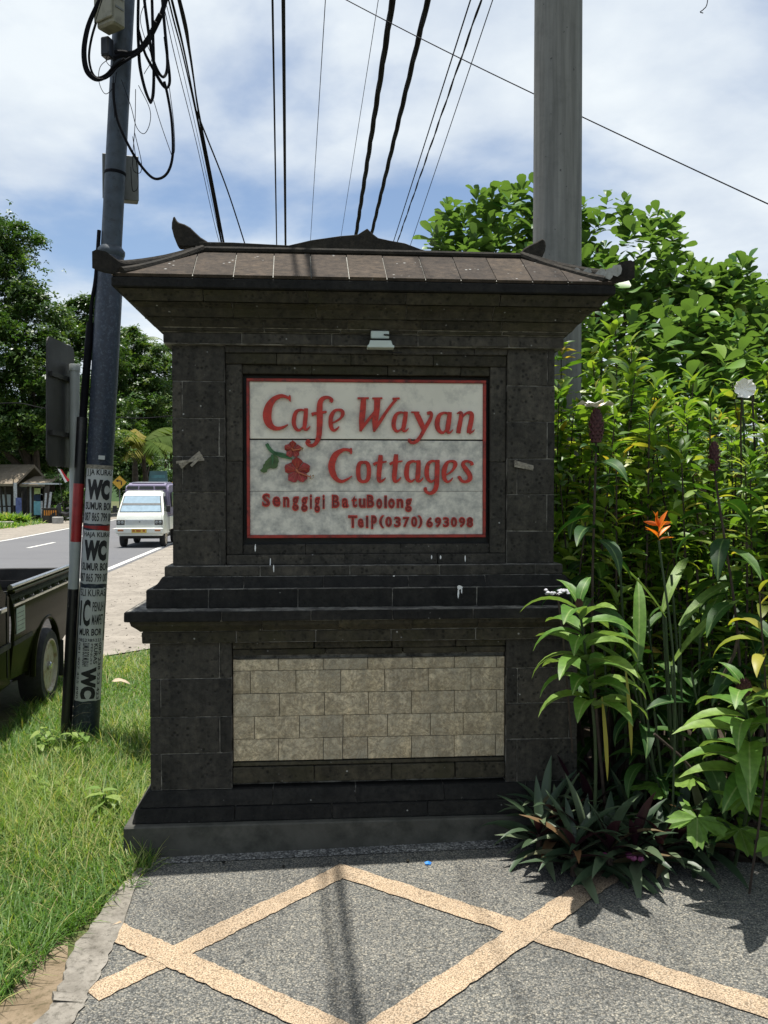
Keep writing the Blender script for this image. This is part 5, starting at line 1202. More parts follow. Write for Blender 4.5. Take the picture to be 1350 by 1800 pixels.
# warning signs and billboard by the bend
def diamond(label, px, py, Y, s):
    c = at(px, py, Y); t = thing('warning_sign', label, 'road sign', (c.x, Y, 0), R(12), 'yellow diamond signs')
    w = MB(); w.prism([(0,c.z-s),(s,c.z),(0,c.z+s),(-s,c.z)], -0.02, 0.0); bo_ = w.build('plate', M['yellow_sign'], t)
    w = MB(); w.tube([(0,0.04,0),(0,0.04,c.z+s*0.4)], 0.035, 7); w.build('post', M['grey_plastic'], t); return t, c.z, s
t, cz, s = diamond('yellow diamond road sign with black left bend arrow', 210, 848, 50, 0.42)
w = MB(); w.tube([(0.12,-0.026,cz-0.16),(0.12,-0.026,cz+0.04),(0.08,-0.026,cz+0.1),(-0.08,-0.026,cz+0.1)], 0.032, 5); w.build('arrow', M['ink'], t)
w = MB(); w.prism([(-0.22,cz+0.1),(-0.07,cz+0.19),(-0.07,cz+0.01)], -0.035, -0.021); w.build('arrow_head', M['ink'], t)
t, cz, s = diamond('orange-yellow diamond road sign with a red spot beside the billboard', 303, 855, 48, 0.27)
w = MB(); w.prism([(0.09*math.cos(k*0.6283), cz-0.02+0.07*math.sin(k*0.6283)) for k in range(10)], -0.026, -0.021); w.build('spot', M['red_lens'], t)
c = at(277, 846, 60); t = thing('billboard', 'pale blue billboard standing behind the minibus roof', 'billboard', (c.x, 60, 0))
w = MB(); w.prism([(-0.7,c.z-0.45),(0.75,c.z-0.5),(0.68,c.z+0.75),(-0.55,c.z+0.75)], -0.05, 0.05); w.build('panel', M['billboard'], t, fix=True)
w = MB(); w.prism([(-0.45,c.z+0.25),(0.55,c.z+0.25),(0.53,c.z+0.45),(-0.42,c.z+0.45)], -0.06, -0.051); w.build('pale_stripe', M['aqua'], t, fix=True)
for x in (-0.5,0.5):
    w = MB(); w.tube([(x,0.06,0),(x,0.06,c.z)], 0.05, 6); w.build('post', M['dark_wood'], t)
# kerb of the little verge before the kiosk
w = MB(); w.box(-27.0,-18.6,41.2,41.45,-0.05,0.13); o = w.build('kerb', M['concrete'], None, bevel=0.03); struct(o, 'low concrete kerb before the kiosk')
# small litter on the driveway
M['blue_foil'] = simple('blue_foil', (0.04,0.22,0.62), 0.35, var=0.3, scale=80)
p = dp(752, 1520, 0.0); w = MB(); vv = []
for i in range(8):
    t = 6.283*i/8; vv.append((0.016*math.cos(t)*random.uniform(.5,1.1), 0.010*math.sin(t)*random.uniform(.6,1.2), random.uniform(0.003,0.012)))
w.add([(0,0,0.016)] + vv + [(a*0.7, b*0.7, 0.0) for a, b, c_ in vv], [(0,1+i,1+(i+1)%8) for i in range(8)] + [(1+i, 9+i, 9+(i+1)%8, 1+(i+1)%8) for i in range(8)])
o = w.build('wrapper', M['blue_foil']); o.location = p; tag(o, 'scrap of bright blue wrapper on the driveway below the plinth', 'litter')
for px, py, r, lab in ((717,1516,0.008,'small brown stone lying left of the blue wrapper'), (498,1526,0.007,'small dark pebble near the plinth left of centre'), (393,1519,0.009,'dark pebble lying on the pale border near the left end'), (478,1645,0.0,'')):
    if r:
        w = MB(); w.lathe([(r*0.3,-r*0.5),(r*0.9,-r*0.1),(r,r*0.2),(r*0.5,r*0.7)], 8); o = w.build('pebble', M['stone_brown' if px == 717 else 'stone_black'], None, fix=True, smooth=True); o.location = dp(px,py,r*0.5+0.004); tag(o, lab, 'pebble', 'loose pebbles on the driveway')
# ================================================================== VEGETATION
G = lambda *s: [(p, c) for p, c in s]
M['grass'] = leafmat('grass_blades', G((0.0,(0.055,0.125,0.02)),(0.45,(0.11,0.215,0.034)),(0.8,(0.195,0.29,0.055)),(0.93,(0.34,0.35,0.12)),(1.0,(0.42,0.36,0.18))), 0.42, 0.5)
M['mango'] = leafmat('dark_tree_leaf', G((0.0,(0.022,0.055,0.014)),(0.6,(0.052,0.105,0.024)),(1.0,(0.11,0.165,0.042))), 0.3, 0.4)
M['midtree'] = leafmat('mid_tree_leaf', G((0.0,(0.03,0.07,0.02)),(0.6,(0.06,0.12,0.03)),(1.0,(0.14,0.18,0.05))), 0.32, 0.45)
M['light_tree'] = leafmat('light_tree_leaf', G((0.0,(0.05,0.11,0.03)),(0.6,(0.10,0.19,0.05)),(1.0,(0.2,0.27,0.08))), 0.35, 0.45)
M['palm'] = leafmat('palm_leaflet', G((0.0,(0.05,0.09,0.016)),(0.6,(0.11,0.15,0.028)),(1.0,(0.26,0.22,0.06))), 0.35, 0.7, spec=0.1)
M['almond'] = leafmat('almond_leaf', G((0.0,(0.025,0.085,0.016)),(0.5,(0.065,0.165,0.026)),(0.85,(0.14,0.26,0.036)),(1.0,(0.27,0.35,0.055))), 0.38, 0.42, under=(0.10,0.17,0.055), spec=0.45)
M['hedge'] = leafmat('hedge_leaf', G((0.0,(0.045,0.11,0.016)),(0.45,(0.12,0.215,0.03)),(0.78,(0.20,0.30,0.045)),(0.95,(0.33,0.36,0.065)),(1.0,(0.42,0.28,0.05))), 0.42, 0.4)
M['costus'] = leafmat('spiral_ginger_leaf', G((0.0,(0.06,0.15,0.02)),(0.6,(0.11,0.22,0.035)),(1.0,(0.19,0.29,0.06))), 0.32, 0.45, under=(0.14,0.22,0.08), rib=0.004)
M['costus_dark'] = leafmat('shade_darkened_leaf', G((0.0,(0.014,0.05,0.010)),(0.6,(0.03,0.085,0.015)),(1.0,(0.06,0.125,0.024))), 0.25, 0.5, rib=0.004, ribcol=(0.16,0.24,0.08), spec=0.3)  # dark ginger green, lowered further to stand in for deep shade among the plants
M['costus_yellow'] = leafmat('yellowing_leaf', G((0.0,(0.2,0.24,0.035)),(1.0,(0.42,0.36,0.06))), 0.4, 0.45)
M['rhoeo'] = leafmat('oyster_plant_leaf', G((0.0,(0.02,0.04,0.02)),(0.6,(0.045,0.075,0.036)),(0.9,(0.10,0.13,0.07)),(1.0,(0.14,0.07,0.03))), 0.08, 0.48, under=(0.028,0.007,0.014), spec=0.45)
M['lobed'] = leafmat('lobed_leaf', G((0.0,(0.09,0.2,0.028)),(1.0,(0.2,0.32,0.055))), 0.4, 0.5, rib=0.003)
M['weed'] = leafmat('weed_leaf', G((0.0,(0.14,0.24,0.05)),(1.0,(0.28,0.36,0.10))), 0.4, 0.45)
M['bark'] = simple('bark', (0.06,0.045,0.033), 0.9, var=0.4, scale=5, bstr=0.6, bscale=25)
M['stem_green'] = simple('green_stem', (0.028,0.05,0.016), 0.6, var=0.3, scale=20)
M['stem_brown'] = simple('brown_stem', (0.04,0.027,0.018), 0.8, var=0.4, scale=20)
M['red_cone'] = simple('red_bract', (0.045,0.006,0.006), 0.65, var=0.4, scale=60)
M['white_petal'] = simple('white_petal', (0.78,0.77,0.70), 0.6, var=0.06)
M['yellow_petal'] = simple('yellow_petal', (0.6,0.36,0.04), 0.6)
M['orange_bract'] = leafmat('orange_bract', G((0.0,(0.62,0.12,0.015)),(1.0,(0.8,0.24,0.03))), 0.3, 0.4)
M['purple_flower'] = simple('purple_flower', (0.2,0.04,0.12), 0.5)

def leaf_mesh(name, Ln, W, prof, curl=0.8, fold=0.25, nseg=6, wav=0.0, start=0.0):
    """leaf growing along +y from the origin, tip drooping by curl radians, edges lifted by fold"""
    vv = []; ff = []; y = z = 0.0; a = start
    for i in range(nseg+1):
        t = i/nseg; w = W*0.5*np.interp(t, [p[0] for p in prof], [p[1] for p in prof])
        wz = wav*math.sin(t*9.0)
        up = fold*w
        n = (-math.sin(a), math.cos(a))
        vv += [(-w, y - n[0]*0 + math.sin(a)*-up, z+math.cos(a)*up+wz*w), (0, y, z), (w, y + math.sin(a)*-up, z+math.cos(a)*up-wz*w)]
        if i < nseg:
            a = start - curl*((i+1)/nseg)**1.2
            y += math.cos(a)*Ln/nseg; z += math.sin(a)*Ln/nseg
    for i in range(nseg):
        o = 3*i; ff += [(o, o+1, o+4, o+3), (o+1, o+2, o+5, o+4)]
    return np.array(vv), ff
LANCE = [(0,0.12),(0.12,0.6),(0.35,1.0),(0.6,0.88),(0.85,0.4),(1,0.02)]
OBOV = [(0,0.08),(0.2,0.40),(0.4,0.74),(0.62,0.98),(0.8,0.98),(0.93,0.72),(1,0.3)]
OVATE = [(0,0.1),(0.2,0.8),(0.4,1.0),(0.7,0.68),(0.9,0.25),(1,0.03)]
STRAP = [(0,0.3),(0.2,0.75),(0.5,1.0),(0.8,0.8),(1,0.05)]
def lmesh(name, mat, *a, **k):
    V, Fc = leaf_mesh(name, *a, **k); me = bpy.data.meshes.new(name); me.from_pydata(V.tolist(), [], Fc); me.shade_smooth(); me.materials.append(mat); return me
def rot_to(az, el, roll=0.0):
    """matrix taking +y to direction (az from +x, elevation el), leaf face up"""
    d = Vector((math.cos(az)*math.cos(el), math.sin(az)*math.cos(el), math.sin(el)))
    x = d.cross(Vector((0,0,1)))
    if x.length < 1e-4: x = Vector((1,0,0))
    x.normalize(); z = x.cross(d)
    m = Matrix((x, d, z)).transposed()
    return m @ Matrix.Rotation(roll, 3, 'Y')
def put_leaf(me, parent, loc, az, el, roll=0.0, s=1.0, name='leaf'):
    o = bpy.data.objects.new(name, me); COL.objects.link(o); o.parent = parent
    m = rot_to(az, el, roll) @ Matrix.Scale(s, 3); m4 = m.to_4x4(); m4.translation = Vector(loc); o.matrix_local = m4
    return o
def cloud_mesh(name, bases, mats, pos, mat, scales, vals, which):
    """many leaves merged in one mesh; bases: list of (V,F); mats Nx3x3"""
    vs_ = []; fs = []; at_ = []; o = 0
    for b, (V, Fc) in enumerate(bases):
        idx = np.where(which == b)[0]
        if not len(idx): continue
        Vw = np.einsum('nij,kj->nki', mats[idx], V)*scales[idx][:,None,None] + pos[idx][:,None,:]
        k = len(V); n = len(idx); F_ = np.array(Fc)
        vs_.append(Vw.reshape(-1,3)); fs.append((F_[None]+ (o + np.arange(n)*k)[:,None,None]).reshape(-1, F_.shape[1])); at_.append(np.repeat(vals[idx], k)); o += n*k
    Vt = np.concatenate(vs_); Ft = np.concatenate(fs); av = np.concatenate(at_)
    me = bpy.data.meshes.new(name); me.vertices.add(len(Vt)); me.vertices.foreach_set('co', Vt.astype(np.float32).ravel())
    nf, q = Ft.shape; me.loops.add(nf*q); me.loops.foreach_set('vertex_index', Ft.astype(np.int32).ravel())
    me.polygons.add(nf); me.polygons.foreach_set('loop_start', np.arange(0, nf*q, q, dtype=np.int32)); me.polygons.foreach_set('loop_total', np.full(nf, q, dtype=np.int32))
    me.update(calc_edges=True); a = me.attributes.new('v', 'FLOAT', 'POINT'); a.data.foreach_set('value', av.astype(np.float32))
    me.shade_smooth(); me.materials.append(mat); return me
def dirs_to_mats(az, el, roll):
    d = np.stack([np.cos(az)*np.cos(el), np.sin(az)*np.cos(el), np.sin(el)], 1)
    x = np.stack([d[:,1], -d[:,0], 0*az], 1); x /= np.linalg.norm(x, axis=1, keepdims=True)+1e-9
    z = np.cross(x, d); c = np.cos(roll)[:,None]; s = np.sin(roll)[:,None]
    x2 = x*c - z*s; z2 = x*s + z*c
    return np.stack([x2, d, z2], 2)

# ---- far trees: clumps of leaf sprays through the crown volume
SPRAY = []
for k in range(3):
    r_ = np.random.default_rng(k+50); V = []; Fc = []
    for j in range(5):
        a = j*1.2566 + r_.uniform(-.4,.4); t = r_.uniform(-.5,.6); L_ = r_.uniform(.7,1.1); w = 0.2
        d = np.array([math.cos(a)*math.cos(t), math.sin(a)*math.cos(t), math.sin(t)]); s = np.cross(d, [0,0,1]); s /= np.linalg.norm(s)
        o = len(V); V += [list(d*0.08), list(d*L_*0.55+s*w), list(d*L_+np.array([0,0,-.18])), list(d*L_*0.55-s*w)]; Fc.append((o,o+1,o+2,o+3))
    SPRAY.append((np.array(V), Fc))
def tree(name, label, base, lobes, n, size, mat, trunk_r=0.3, group='trees across the road', seed=0, trunk=True, clump=0.32, shell=0.72):
    r_ = np.random.default_rng(seed+300); t = thing(name, label, 'tree', base, 0, group); B = np.array(base)
    pos = []; nor = []
    vol = np.array([l[3]*l[4]*l[5] for l in lobes])**0.67; cnt = (n*vol/vol.sum()).astype(int)
    for (cx, cy, cz, rx, ry, rz), c in zip(lobes, cnt):
        nc = max(6, int(c/70)); d = r_.normal(size=(nc,3)); d /= np.linalg.norm(d, axis=1, keepdims=True); d[:,2] = np.where(d[:,2] < -0.55, -d[:,2], d[:,2])
        rad = shell + (1.06-shell)*r_.random(nc)**0.6 ; rad *= 1+0.16*r_.normal(size=nc)
        cen = np.array([cx,cy,cz]) + d*rad[:,None]*np.array([rx,ry,rz])
        cs = clump*np.array([rx,ry,rz]).mean()*r_.uniform(.6,1.3,nc)
        k = r_.integers(0, nc, c); off = r_.normal(size=(c,3))*np.array([1,1,0.62])*cs[k][:,None]*0.62
        pos.append(cen[k]+off - B); nor.append(d[k]*0.6 + off/ (cs[k][:,None]+1e-6)*0.5)
    pos = np.concatenate(pos); nor = np.concatenate(nor); c = len(pos)
    az = np.arctan2(nor[:,1], nor[:,0]) + r_.normal(size=c)*0.8; el = r_.normal(size=c)*0.45 - 0.15
    me = cloud_mesh('crown', SPRAY, dirs_to_mats(az, el, r_.uniform(-.7,.7,c)), pos, mat, size*r_.uniform(.6,1.3,c), r_.random(c), r_.integers(0,3,c))
    o = link('crown', me, None, t, False); o['kind'] = 'stuff'
    if trunk:
        tops = [Vector(l[:3])-Vector(base) for l in lobes]; m_ = sum(tops, Vector())/len(tops); fork = Vector((m_.x*0.3, m_.y*0.3, max(0.8, min(q.z for q in tops)*0.45)))
        w = MB(); w.tube(spline([(0,0,-0.2),(fork.x*0.3+0.1,fork.y*0.3,fork.z*0.5),tuple(fork)],5), np.linspace(trunk_r*1.25, trunk_r*0.8, 11), 9); w.build('trunk', M['bark'], t, smooth=True)
        for q in tops[:6]:
            w = MB(); w.tube(spline([tuple(fork), tuple(fork.lerp(q,.5)+Vector((0,0,-0.1*q.z*0.2))), tuple(q)],4), np.linspace(trunk_r*0.6, trunk_r*0.12, 9), 7); w.build('limb', M['bark'], t, smooth=True)
    return t
def lobe(px, py, Y, rx, rz, ry=None): p = at(px, py, Y); return (p.x, p.y, p.z, rx, ry or rx, rz)
def ground_at(px, Y): return ((px-675)/F*Y, Y, 0.0)
tree('broad_tree', 'tall dark dense tree towering over the kiosk', ground_at(83,50), [lobe(8,470,50,2.1,2.3), lobe(-70,520,50,3.2,4.5), lobe(45,560,49,1.9,2.3), lobe(-5,640,48,3.0,2.7), lobe(60,690,48,2.2,2.3), lobe(-60,720,48,3.0,2.6), lobe(25,770,47.5,2.6,1.6), lobe(88,600,51,0.9,1.4), lobe(95,770,49,1.5,1.5)], 20000, 0.30, M['mango'], 0.45, seed=1)
tree('leafy_tree', 'loose-crowned tree left of the leaning pole, behind the sign board', ground_at(150,68), [lobe(150,552,68,1.5,1.6), lobe(122,600,68,1.6,2.2), lobe(170,640,68,2.2,2.6), lobe(135,720,67,2.6,2.6), lobe(185,760,66,2.6,2.4)], 9000, 0.36, M['mango'], 0.3, seed=2)
tree('leafy_tree', 'mid green tree just right of the leaning pole', ground_at(235,74), [lobe(235,610,74,1.5,1.5), lobe(218,660,74,2.0,2.2), lobe(255,660,74,2.2,2.0), lobe(232,720,73,2.6,2.0), lobe(270,710,74,1.8,1.8)], 9000, 0.36, M['midtree'], 0.3, seed=3)
tree('leafy_tree', 'dark shade tree behind the stall and flag', ground_at(110,56), [lobe(90,810,56,2.6,1.5), lobe(130,780,56,2.4,2.0), lobe(165,800,55,2.0,2.0), lobe(60,780,55,2.6,1.8), lobe(20,810,55,3.0,1.6)], 8000, 0.32, M['mango'], 0.3, seed=4)
tree('leafy_tree', 'dark tree behind the minibus beneath the yellow palm', ground_at(235,82), [lobe(225,820,82,2.4,2.4), lobe(255,845,82,2.2,2.0), lobe(200,850,80,2.4,2.0), lobe(285,850,82,2.2,1.8)], 5000, 0.36, M['mango'], 0.25, seed=5)
tree('leafy_tree', 'pale green bushy tree at the edge of the left stone pier', ground_at(300,92), [lobe(295,690,92,1.8,1.8), lobe(300,740,92,2.6,2.4), lobe(322,700,94,2.2,3.0), lobe(292,800,90,2.4,2.2), lobe(330,780,92,3,3)], 7000, 0.38, M['light_tree'], 0.25, seed=6)
tree('leafy_tree', 'bright green shrubby tree under the palm fronds by the road', ground_at(265,72), [lobe(215,740,76,1.3,1.0), lobe(240,760,76,1.5,1.2), lobe(275,765,74,1.4,1.2)], 3000, 0.3, M['light_tree'], 0.12, seed=16)
tree('round_bush', 'bright green bush beside the flag', ground_at(103,46.5), [lobe(98,865,46.5,0.5,0.8), lobe(108,890,46.5,0.8,0.8), lobe(125,880,47,0.7,0.7)], 2200, 0.17, M['light_tree'], 0.05, seed=7, group='bushes across the road')
tree('round_bush', 'low green bush behind the motorbike', ground_at(132,48), [lobe(135,895,48,1.3,0.7), lobe(120,900,48,1.0,0.5)], 1500, 0.17, M['light_tree'], 0.05, seed=8, group='bushes across the road')
WL = []
for px, Y, h, hw in ((420,95,620,7),(560,105,640,8),(700,100,600,8),(850,90,620,7),(980,70,560,5),(1250,40,520,5),(1500,36,480,5),(-330,46,560,5),(-180,62,500,6)):
    WL += [lobe(px,h+60,Y,hw*.5,hw*.4), lobe(px-hw*8,h+140,Y,hw*.5,hw*.45), lobe(px+hw*8,h+150,Y-1,hw*.5,hw*.45)]
wd = tree('woodland', 'far-off wood massed behind the monument and garden', (0,80,0), WL, 40000, 0.45, M['midtree'], seed=20, trunk=False, group=None)
wd['category'] = 'wood'; wd['kind'] = 'stuff'
# hill behind the trees
hm = MB(); n = 60; vv = []
for i in range(n+1):
    a = -1.25 + 2.5*i/n; rr = 150 + 12*math.sin(i*0.7)
    for j in range(5):
        t = j/4; vv.append((math.sin(a)*(rr+60*t), math.cos(a)*(rr+60*t), -0.5 + (11+4*math.sin(i*0.37)+2.5*math.sin(i*1.1+j))*math.sin(t*1.5)))
hm.add(vv, [(5*i+j, 5*i+j+1, 5*i+j+6, 5*i+j+5) for i in range(n) for j in range(4)])
M['hill'] = ground_mat('wooded_hill', (0.02,0.045,0.015), (0.045,0.08,0.025), (0.012,0.03,0.01), 0.08, 0.4, 0.6)
struct(hm.build('hill', M['hill'], smooth=True), 'low wooded hill far behind')
# ---- palms
def palm(label, base, top, nf, fl, mat, droop=1.5, seed=0, lw=0.05, trunk_r=0.14, nl=26):
    r_ = random.Random(seed); t = thing('coconut_palm', label, 'palm', base, 0, 'palms by the road'); b = Vector(base); T = Vector(top)-b
    w = MB(); w.tube(spline([(0,0,-0.1),tuple(T*0.5+Vector((0.15,0,0))),tuple(T)],5), np.linspace(trunk_r*1.3,trunk_r,11), 9); w.build('trunk', M['bark'], t, smooth=True)
    for k in range(nf):
        az = 6.283*k/nf + r_.uniform(-.25,.25); el = r_.uniform(-0.1, 1.15); L_ = fl*r_.uniform(.8,1.1); a = el; p = Vector(T); pts = [p.copy()]
        for i in range(10):
            a -= droop*(0.35+el*0.55)/10*r_.uniform(.9,1.1); p = p + Vector((math.cos(az)*math.cos(a), math.sin(az)*math.cos(a), math.sin(a)))*L_/10; pts.append(p.copy())
        w = MB(); sp = spline([tuple(q) for q in pts], 3); m = len(sp)
        for i, q in enumerate(sp):
            if i < 3: continue
            d = np.array(sp[min(i+1,m-1)])-np.array(sp[i-1]); d = Vector(d).normalized(); s = d.cross(Vector((0,0,1))).normalized(); ll = fl*0.30*math.sin(min(1,(i/m)*1.1+0.12)*math.pi*0.93)+0.05
            for sg in (1,-1):
                e_ = Vector(q) + (s*sg*0.75 + d*0.55 + Vector((0,0,-0.55-r_.uniform(0,.35)))).normalized()*ll; mid = Vector(q).lerp(e_, .5)+Vector((0,0,0.05*ll)); ww = d*lw
                w.add([Vector(q)-ww*.5, Vector(q)+ww*.5, mid+ww*.5, e_, mid-ww*.5], [(0,1,2,4),(4,2,3)])
        w.tube(pts, np.linspace(0.03,0.008,len(pts)), 5); o = w.build('frond', mat, t)
        o['kind'] = 'stuff' if False else 'part' if False else o.get('kind', ''); del o['kind']
palm('young coconut palm with yellowing drooping fronds above the minibus', ground_at(252,60), at(250,780,60), 24, 5.0, M['palm'], 1.7, 3, 0.17)
palm('slender tall palm silhouetted against the sky, left of the pair', ground_at(250,96), at(246,600,96), 12, 2.6, M['midtree'], 1.6, 5, 0.1, 0.13)
palm('slender tall palm silhouetted against the sky, right of the pair', ground_at(290,92), at(288,612,92), 12, 2.9, M['midtree'], 1.7, 6, 0.1, 0.13)

# ---- grass on the verge
def grass(name, label, N, region, hfun, seed, mat, curlr=(0.4,1.3), wbase=0.0042):
    r_ = np.random.default_rng(seed); pts = []
    while len(pts) < N:
        xy = r_.uniform([region[0],region[2]], [region[1],region[3]], (N*2,2)); keep = hfun(xy[:,0], xy[:,1], r_); xy = xy[keep > 0.004]; pts.extend(xy.tolist())
    P_ = np.array(pts[:N]); h = hfun(P_[:,0], P_[:,1], r_); az = r_.uniform(0, 6.283, N)
    bases = []
    for cu in (0.5, 0.9, 1.4):
        V, Fc = leaf_mesh('b', 1.0, 1.0, [(0,1),(0.5,0.8),(1,0.06)], cu, 0.0, 3); V = V.reshape(-1,3,3)[:, [0,2], :].reshape(-1,3)
        bases.append((V, [(2*i, 2*i+1, 2*i+3, 2*i+2) for i in range(3)]))
    el = r_.uniform(0.75, 1.5, N); Mx = dirs_to_mats(az, el, r_.uniform(-.4,.4,N)); wd = wbase*r_.uniform(.6,1.5,N)*(1+0.12*np.maximum(0, P_[:,1]-4))
    Mx[:,:,0] *= (wd/np.maximum(h, 0.01))[:,None]
    val = np.clip(r_.normal(0.36, 0.2, N) + 0.24*np.sin(P_[:,0]*2.1+P_[:,1]*1.3)*np.sin(P_[:,1]*2.7) + np.clip((P_[:,1]-4.6)*0.06, 0, 0.22), 0.01, 0.985)
    me = cloud_mesh(name, bases, Mx, np.column_stack([P_, np.full(N, -0.012)]), mat, h, val, r_.integers(0,3,N))
    o = link(name, me, None, None, False); return tag(o, label, 'grass', None, 'stuff')
def edge_x(y): return np.interp(y, [0,1.9,2.48,2.7,2.9,3.1,3.3,3.5,3.62], [-1.3,-1.25,-1.2,-1.16,-1.14,-1.07,-0.99,-0.95,-1.0])
mc_, ms_ = math.cos(R(4)), math.sin(R(4))
def verge_h(x, y, r_):
    lim = np.where(y < 3.62, edge_x(y)-0.02, np.where(y < 4.5, -1.15, -0.7+0*y))
    shoulder = np.interp(y, [0,6,8,9,10], [-3.5,-3.3,-2.7,-1.3,-0.7])
    h = 0.15 + 0.06*np.sin(x*3.3+1.7*y)*np.sin(y*2.9-x) + 0.10*np.exp(-((x+1.95)**2+(y-5.05)**2)/0.16) + 0.05*np.exp(-((x+1.3)**2+(y-3.7)**2)/0.25)
    h *= np.interp(y, [2,4,5.5,7,9], [1.0,1.0,0.85,0.6,0.4]); h *= r_.uniform(0.5,1.25,len(x))
    bare = (np.hypot(x+1.36-(2.3-y)*0.12, (y-2.45)*0.55) < 0.15) | (np.hypot(x+1.5, (y-6.9)) < 0.16)
    dens = r_.random(len(x)) < np.interp(y, [1.5,3,5,7,8.6,9.4], [1,1,.8,.6,.45,.05])
    truck = (np.abs(x+3.35-0.138*(6.14-y)) < 0.7) & (y > 3) & (y < 7.1)
    return np.where((x < lim) & (x > shoulder-np.where(y > 6.5, 0.9, 0.2)*r_.random(len(x))**2.5) & ~(bare & (r_.random(len(x)) < .93)) & dens & ~truck, h, 0)
grass('grass', 'lush green grass of the verge between driveway and road', 95000, (-4.0,-0.8,1.6,9.5), verge_h, 2, M['grass'])
def far_h(x, y, r_):
    lx = np.interp(y, [q[1] for q in LX], [q[0] for q in LX]); return np.where((x < lx-2.4) & (r_.random(len(x)) < 0.6), r_.uniform(.1,.35,len(x)), 0)
grass('grass', 'rough grass of the far verge before the kiosk and shops', 14000, (-30,-15,36,56), far_h, 3, M['grass'], wbase=0.012)
def tuft_h(x, y, r_): return np.where(np.hypot((x+20.5)/2.2, (y-42.3)/0.8) < 1, r_.uniform(.3,.75,len(x)), 0)
grass('grass_tuft', 'tall bright grass tuft behind the kerb before the kiosk', 5000, (-23,-18,41.4,43.2), tuft_h, 4, M['grass'], wbase=0.02)
# broad-leaved weed at the pole foot
LF = {}
LF['weed'] = lmesh('leaf', M['weed'], 0.085, 0.04, OVATE, 0.7, 0.2, 5)
def weed(label, px, py, Y, n, sp, h, seed):
    r_ = random.Random(seed); c = onz(px, py, 0.0) if Y is None else Vector(((px-675)/F*Y, Y, 0)); t = thing('weed', label, 'weed', (c.x, c.y, 0), 0, 'broad-leaved weeds in the grass')
    for k in range(n):
        x, y, z = r_.uniform(-sp,sp), r_.uniform(-sp*.5,sp*.5), h*r_.uniform(.5,1); 
        w = MB(); w.tube([(x*.2,y*.2,0),(x*.6,y*.6,z*.7),(x,y,z)], 0.0022, 5); w.build('stem', M['stem_green'], t)
        for j in range(4): put_leaf(LF['weed'], t, (x,y,z-0.015*j), r_.uniform(0,6.28), r_.uniform(-.1,.4), 0, r_.uniform(.7,1.3))
weed('pale broad-leaved weed growing in front of the leaning pole foot', 108, 1330, None, 9, 0.20, 0.17, 1)
weed('small pale weed in the grass below the pole weed', 85, 1400, None, 5, 0.10, 0.11, 2)
weed('small leafy weed beside the left plinth corner', 190, 1440, None, 4, 0.05, 0.16, 3)

# ---- big-leaved tree behind the concrete pole
almond_var = [leaf_mesh('a', 0.20, 0.138, OBOV, c_, f_, 6, start=s_) for c_, f_, s_ in ((0.4,0.2,0.1),(0.8,0.15,0.2),(0.15,0.28,0.0))]
LF['almond'] = [lmesh('leaf', M['almond'], 0.20, 0.138, OBOV, c_, f_, 6, start=s_) for c_, f_, s_ in ((0.5,0.28,0.1),(0.9,0.2,0.2),(0.2,0.35,0.0))]
r_ = np.random.default_rng(77)
ab = Vector((2.6, 9.2, 0)); at_t = thing('almond_tree', 'big-leaved bright green tree spreading behind the concrete pole', 'tree', ab)
lobes = [(865,455,8.2,0.58,0.5),(800,465,8.0,0.36,0.26),(925,440,8.4,0.5,0.48),(850,520,8.3,0.7,0.5),(900,530,8.6,0.75,0.5),(1050,430,8.0,0.36,0.36),(1110,480,8.0,0.5,0.42),(1165,425,8.2,0.22,0.2),(1050,560,7.9,0.6,0.5),(1200,560,8.0,0.6,0.42),(1290,560,8.0,0.55,0.42),(1370,575,8.0,0.7,0.45),(1180,620,7.6,0.7,0.3),(1300,620,7.6,0.8,0.35),(980,560,9.0,1.2,0.6),(1230,600,9.0,1.5,0.55),(1450,620,8.6,1.0,0.6),(1080,660,7.4,0.7,0.45),(1250,690,7.3,0.9,0.45),(1400,690,7.3,0.8,0.45),(1040,760,7.0,0.6,0.45),(1160,780,6.9,0.7,0.5),(1300,790,6.9,0.8,0.5)]
tips = []
for px, py, Y, rx, rz in lobes:
    c = np.array(at(px, py, Y)); k = int(46*rx*max(rz,0.35)/0.30)
    d = r_.normal(size=(k,3)); d /= np.linalg.norm(d, axis=1, keepdims=True); d[:,2] = np.abs(d[:,2])*np.where(r_.random(k) < .75, 1, -1)
    for q in d: tips.append((c + q*np.array([rx, rx, rz])*r_.uniform(.72,1.08), q))
pos, azs, els, rol, scl = [], [], [], [], []
for c, q in tips:
    m = r_.integers(6, 10); a0 = r_.uniform(0, 6.28); tilt = r_.uniform(0.1, 0.75); s0 = r_.uniform(.75,1.15)
    for j in range(m):
        pos.append(c + np.array([0,0,0.02*j]) - np.array(ab)); azs.append(a0 + j*2.4 + r_.normal()*.15); els.append(tilt - 0.5 + 0.16*j + r_.normal()*.12); rol.append(r_.normal()*.3); scl.append(s0*r_.uniform(.5,1.12)*(1-0.04*j))
pos = np.array(pos); azs = np.array(azs); els = np.clip(np.array(els), -0.9, 1.35); rol = np.array(rol); scl = np.array(scl)
cam_l = np.array(EYE) - np.array(ab); dist = np.linalg.norm(pos-cam_l, axis=1); px_ = pos[:,0]/1.0
order = np.argsort(dist - 0.35*(pos[:,2]))
near = order[:300]; rest = order[300:]; wh = r_.integers(0,3,len(pos)); vals = np.clip(r_.normal(.45,.25,len(pos)),0.02,.98)
for i in near: put_leaf(LF['almond'][wh[i]], at_t, pos[i], azs[i], els[i], rol[i], scl[i])
me = cloud_mesh('crown', almond_var, dirs_to_mats(azs[rest], els[rest], rol[rest]), pos[rest], M['almond'], scl[rest], vals[rest], wh[rest])
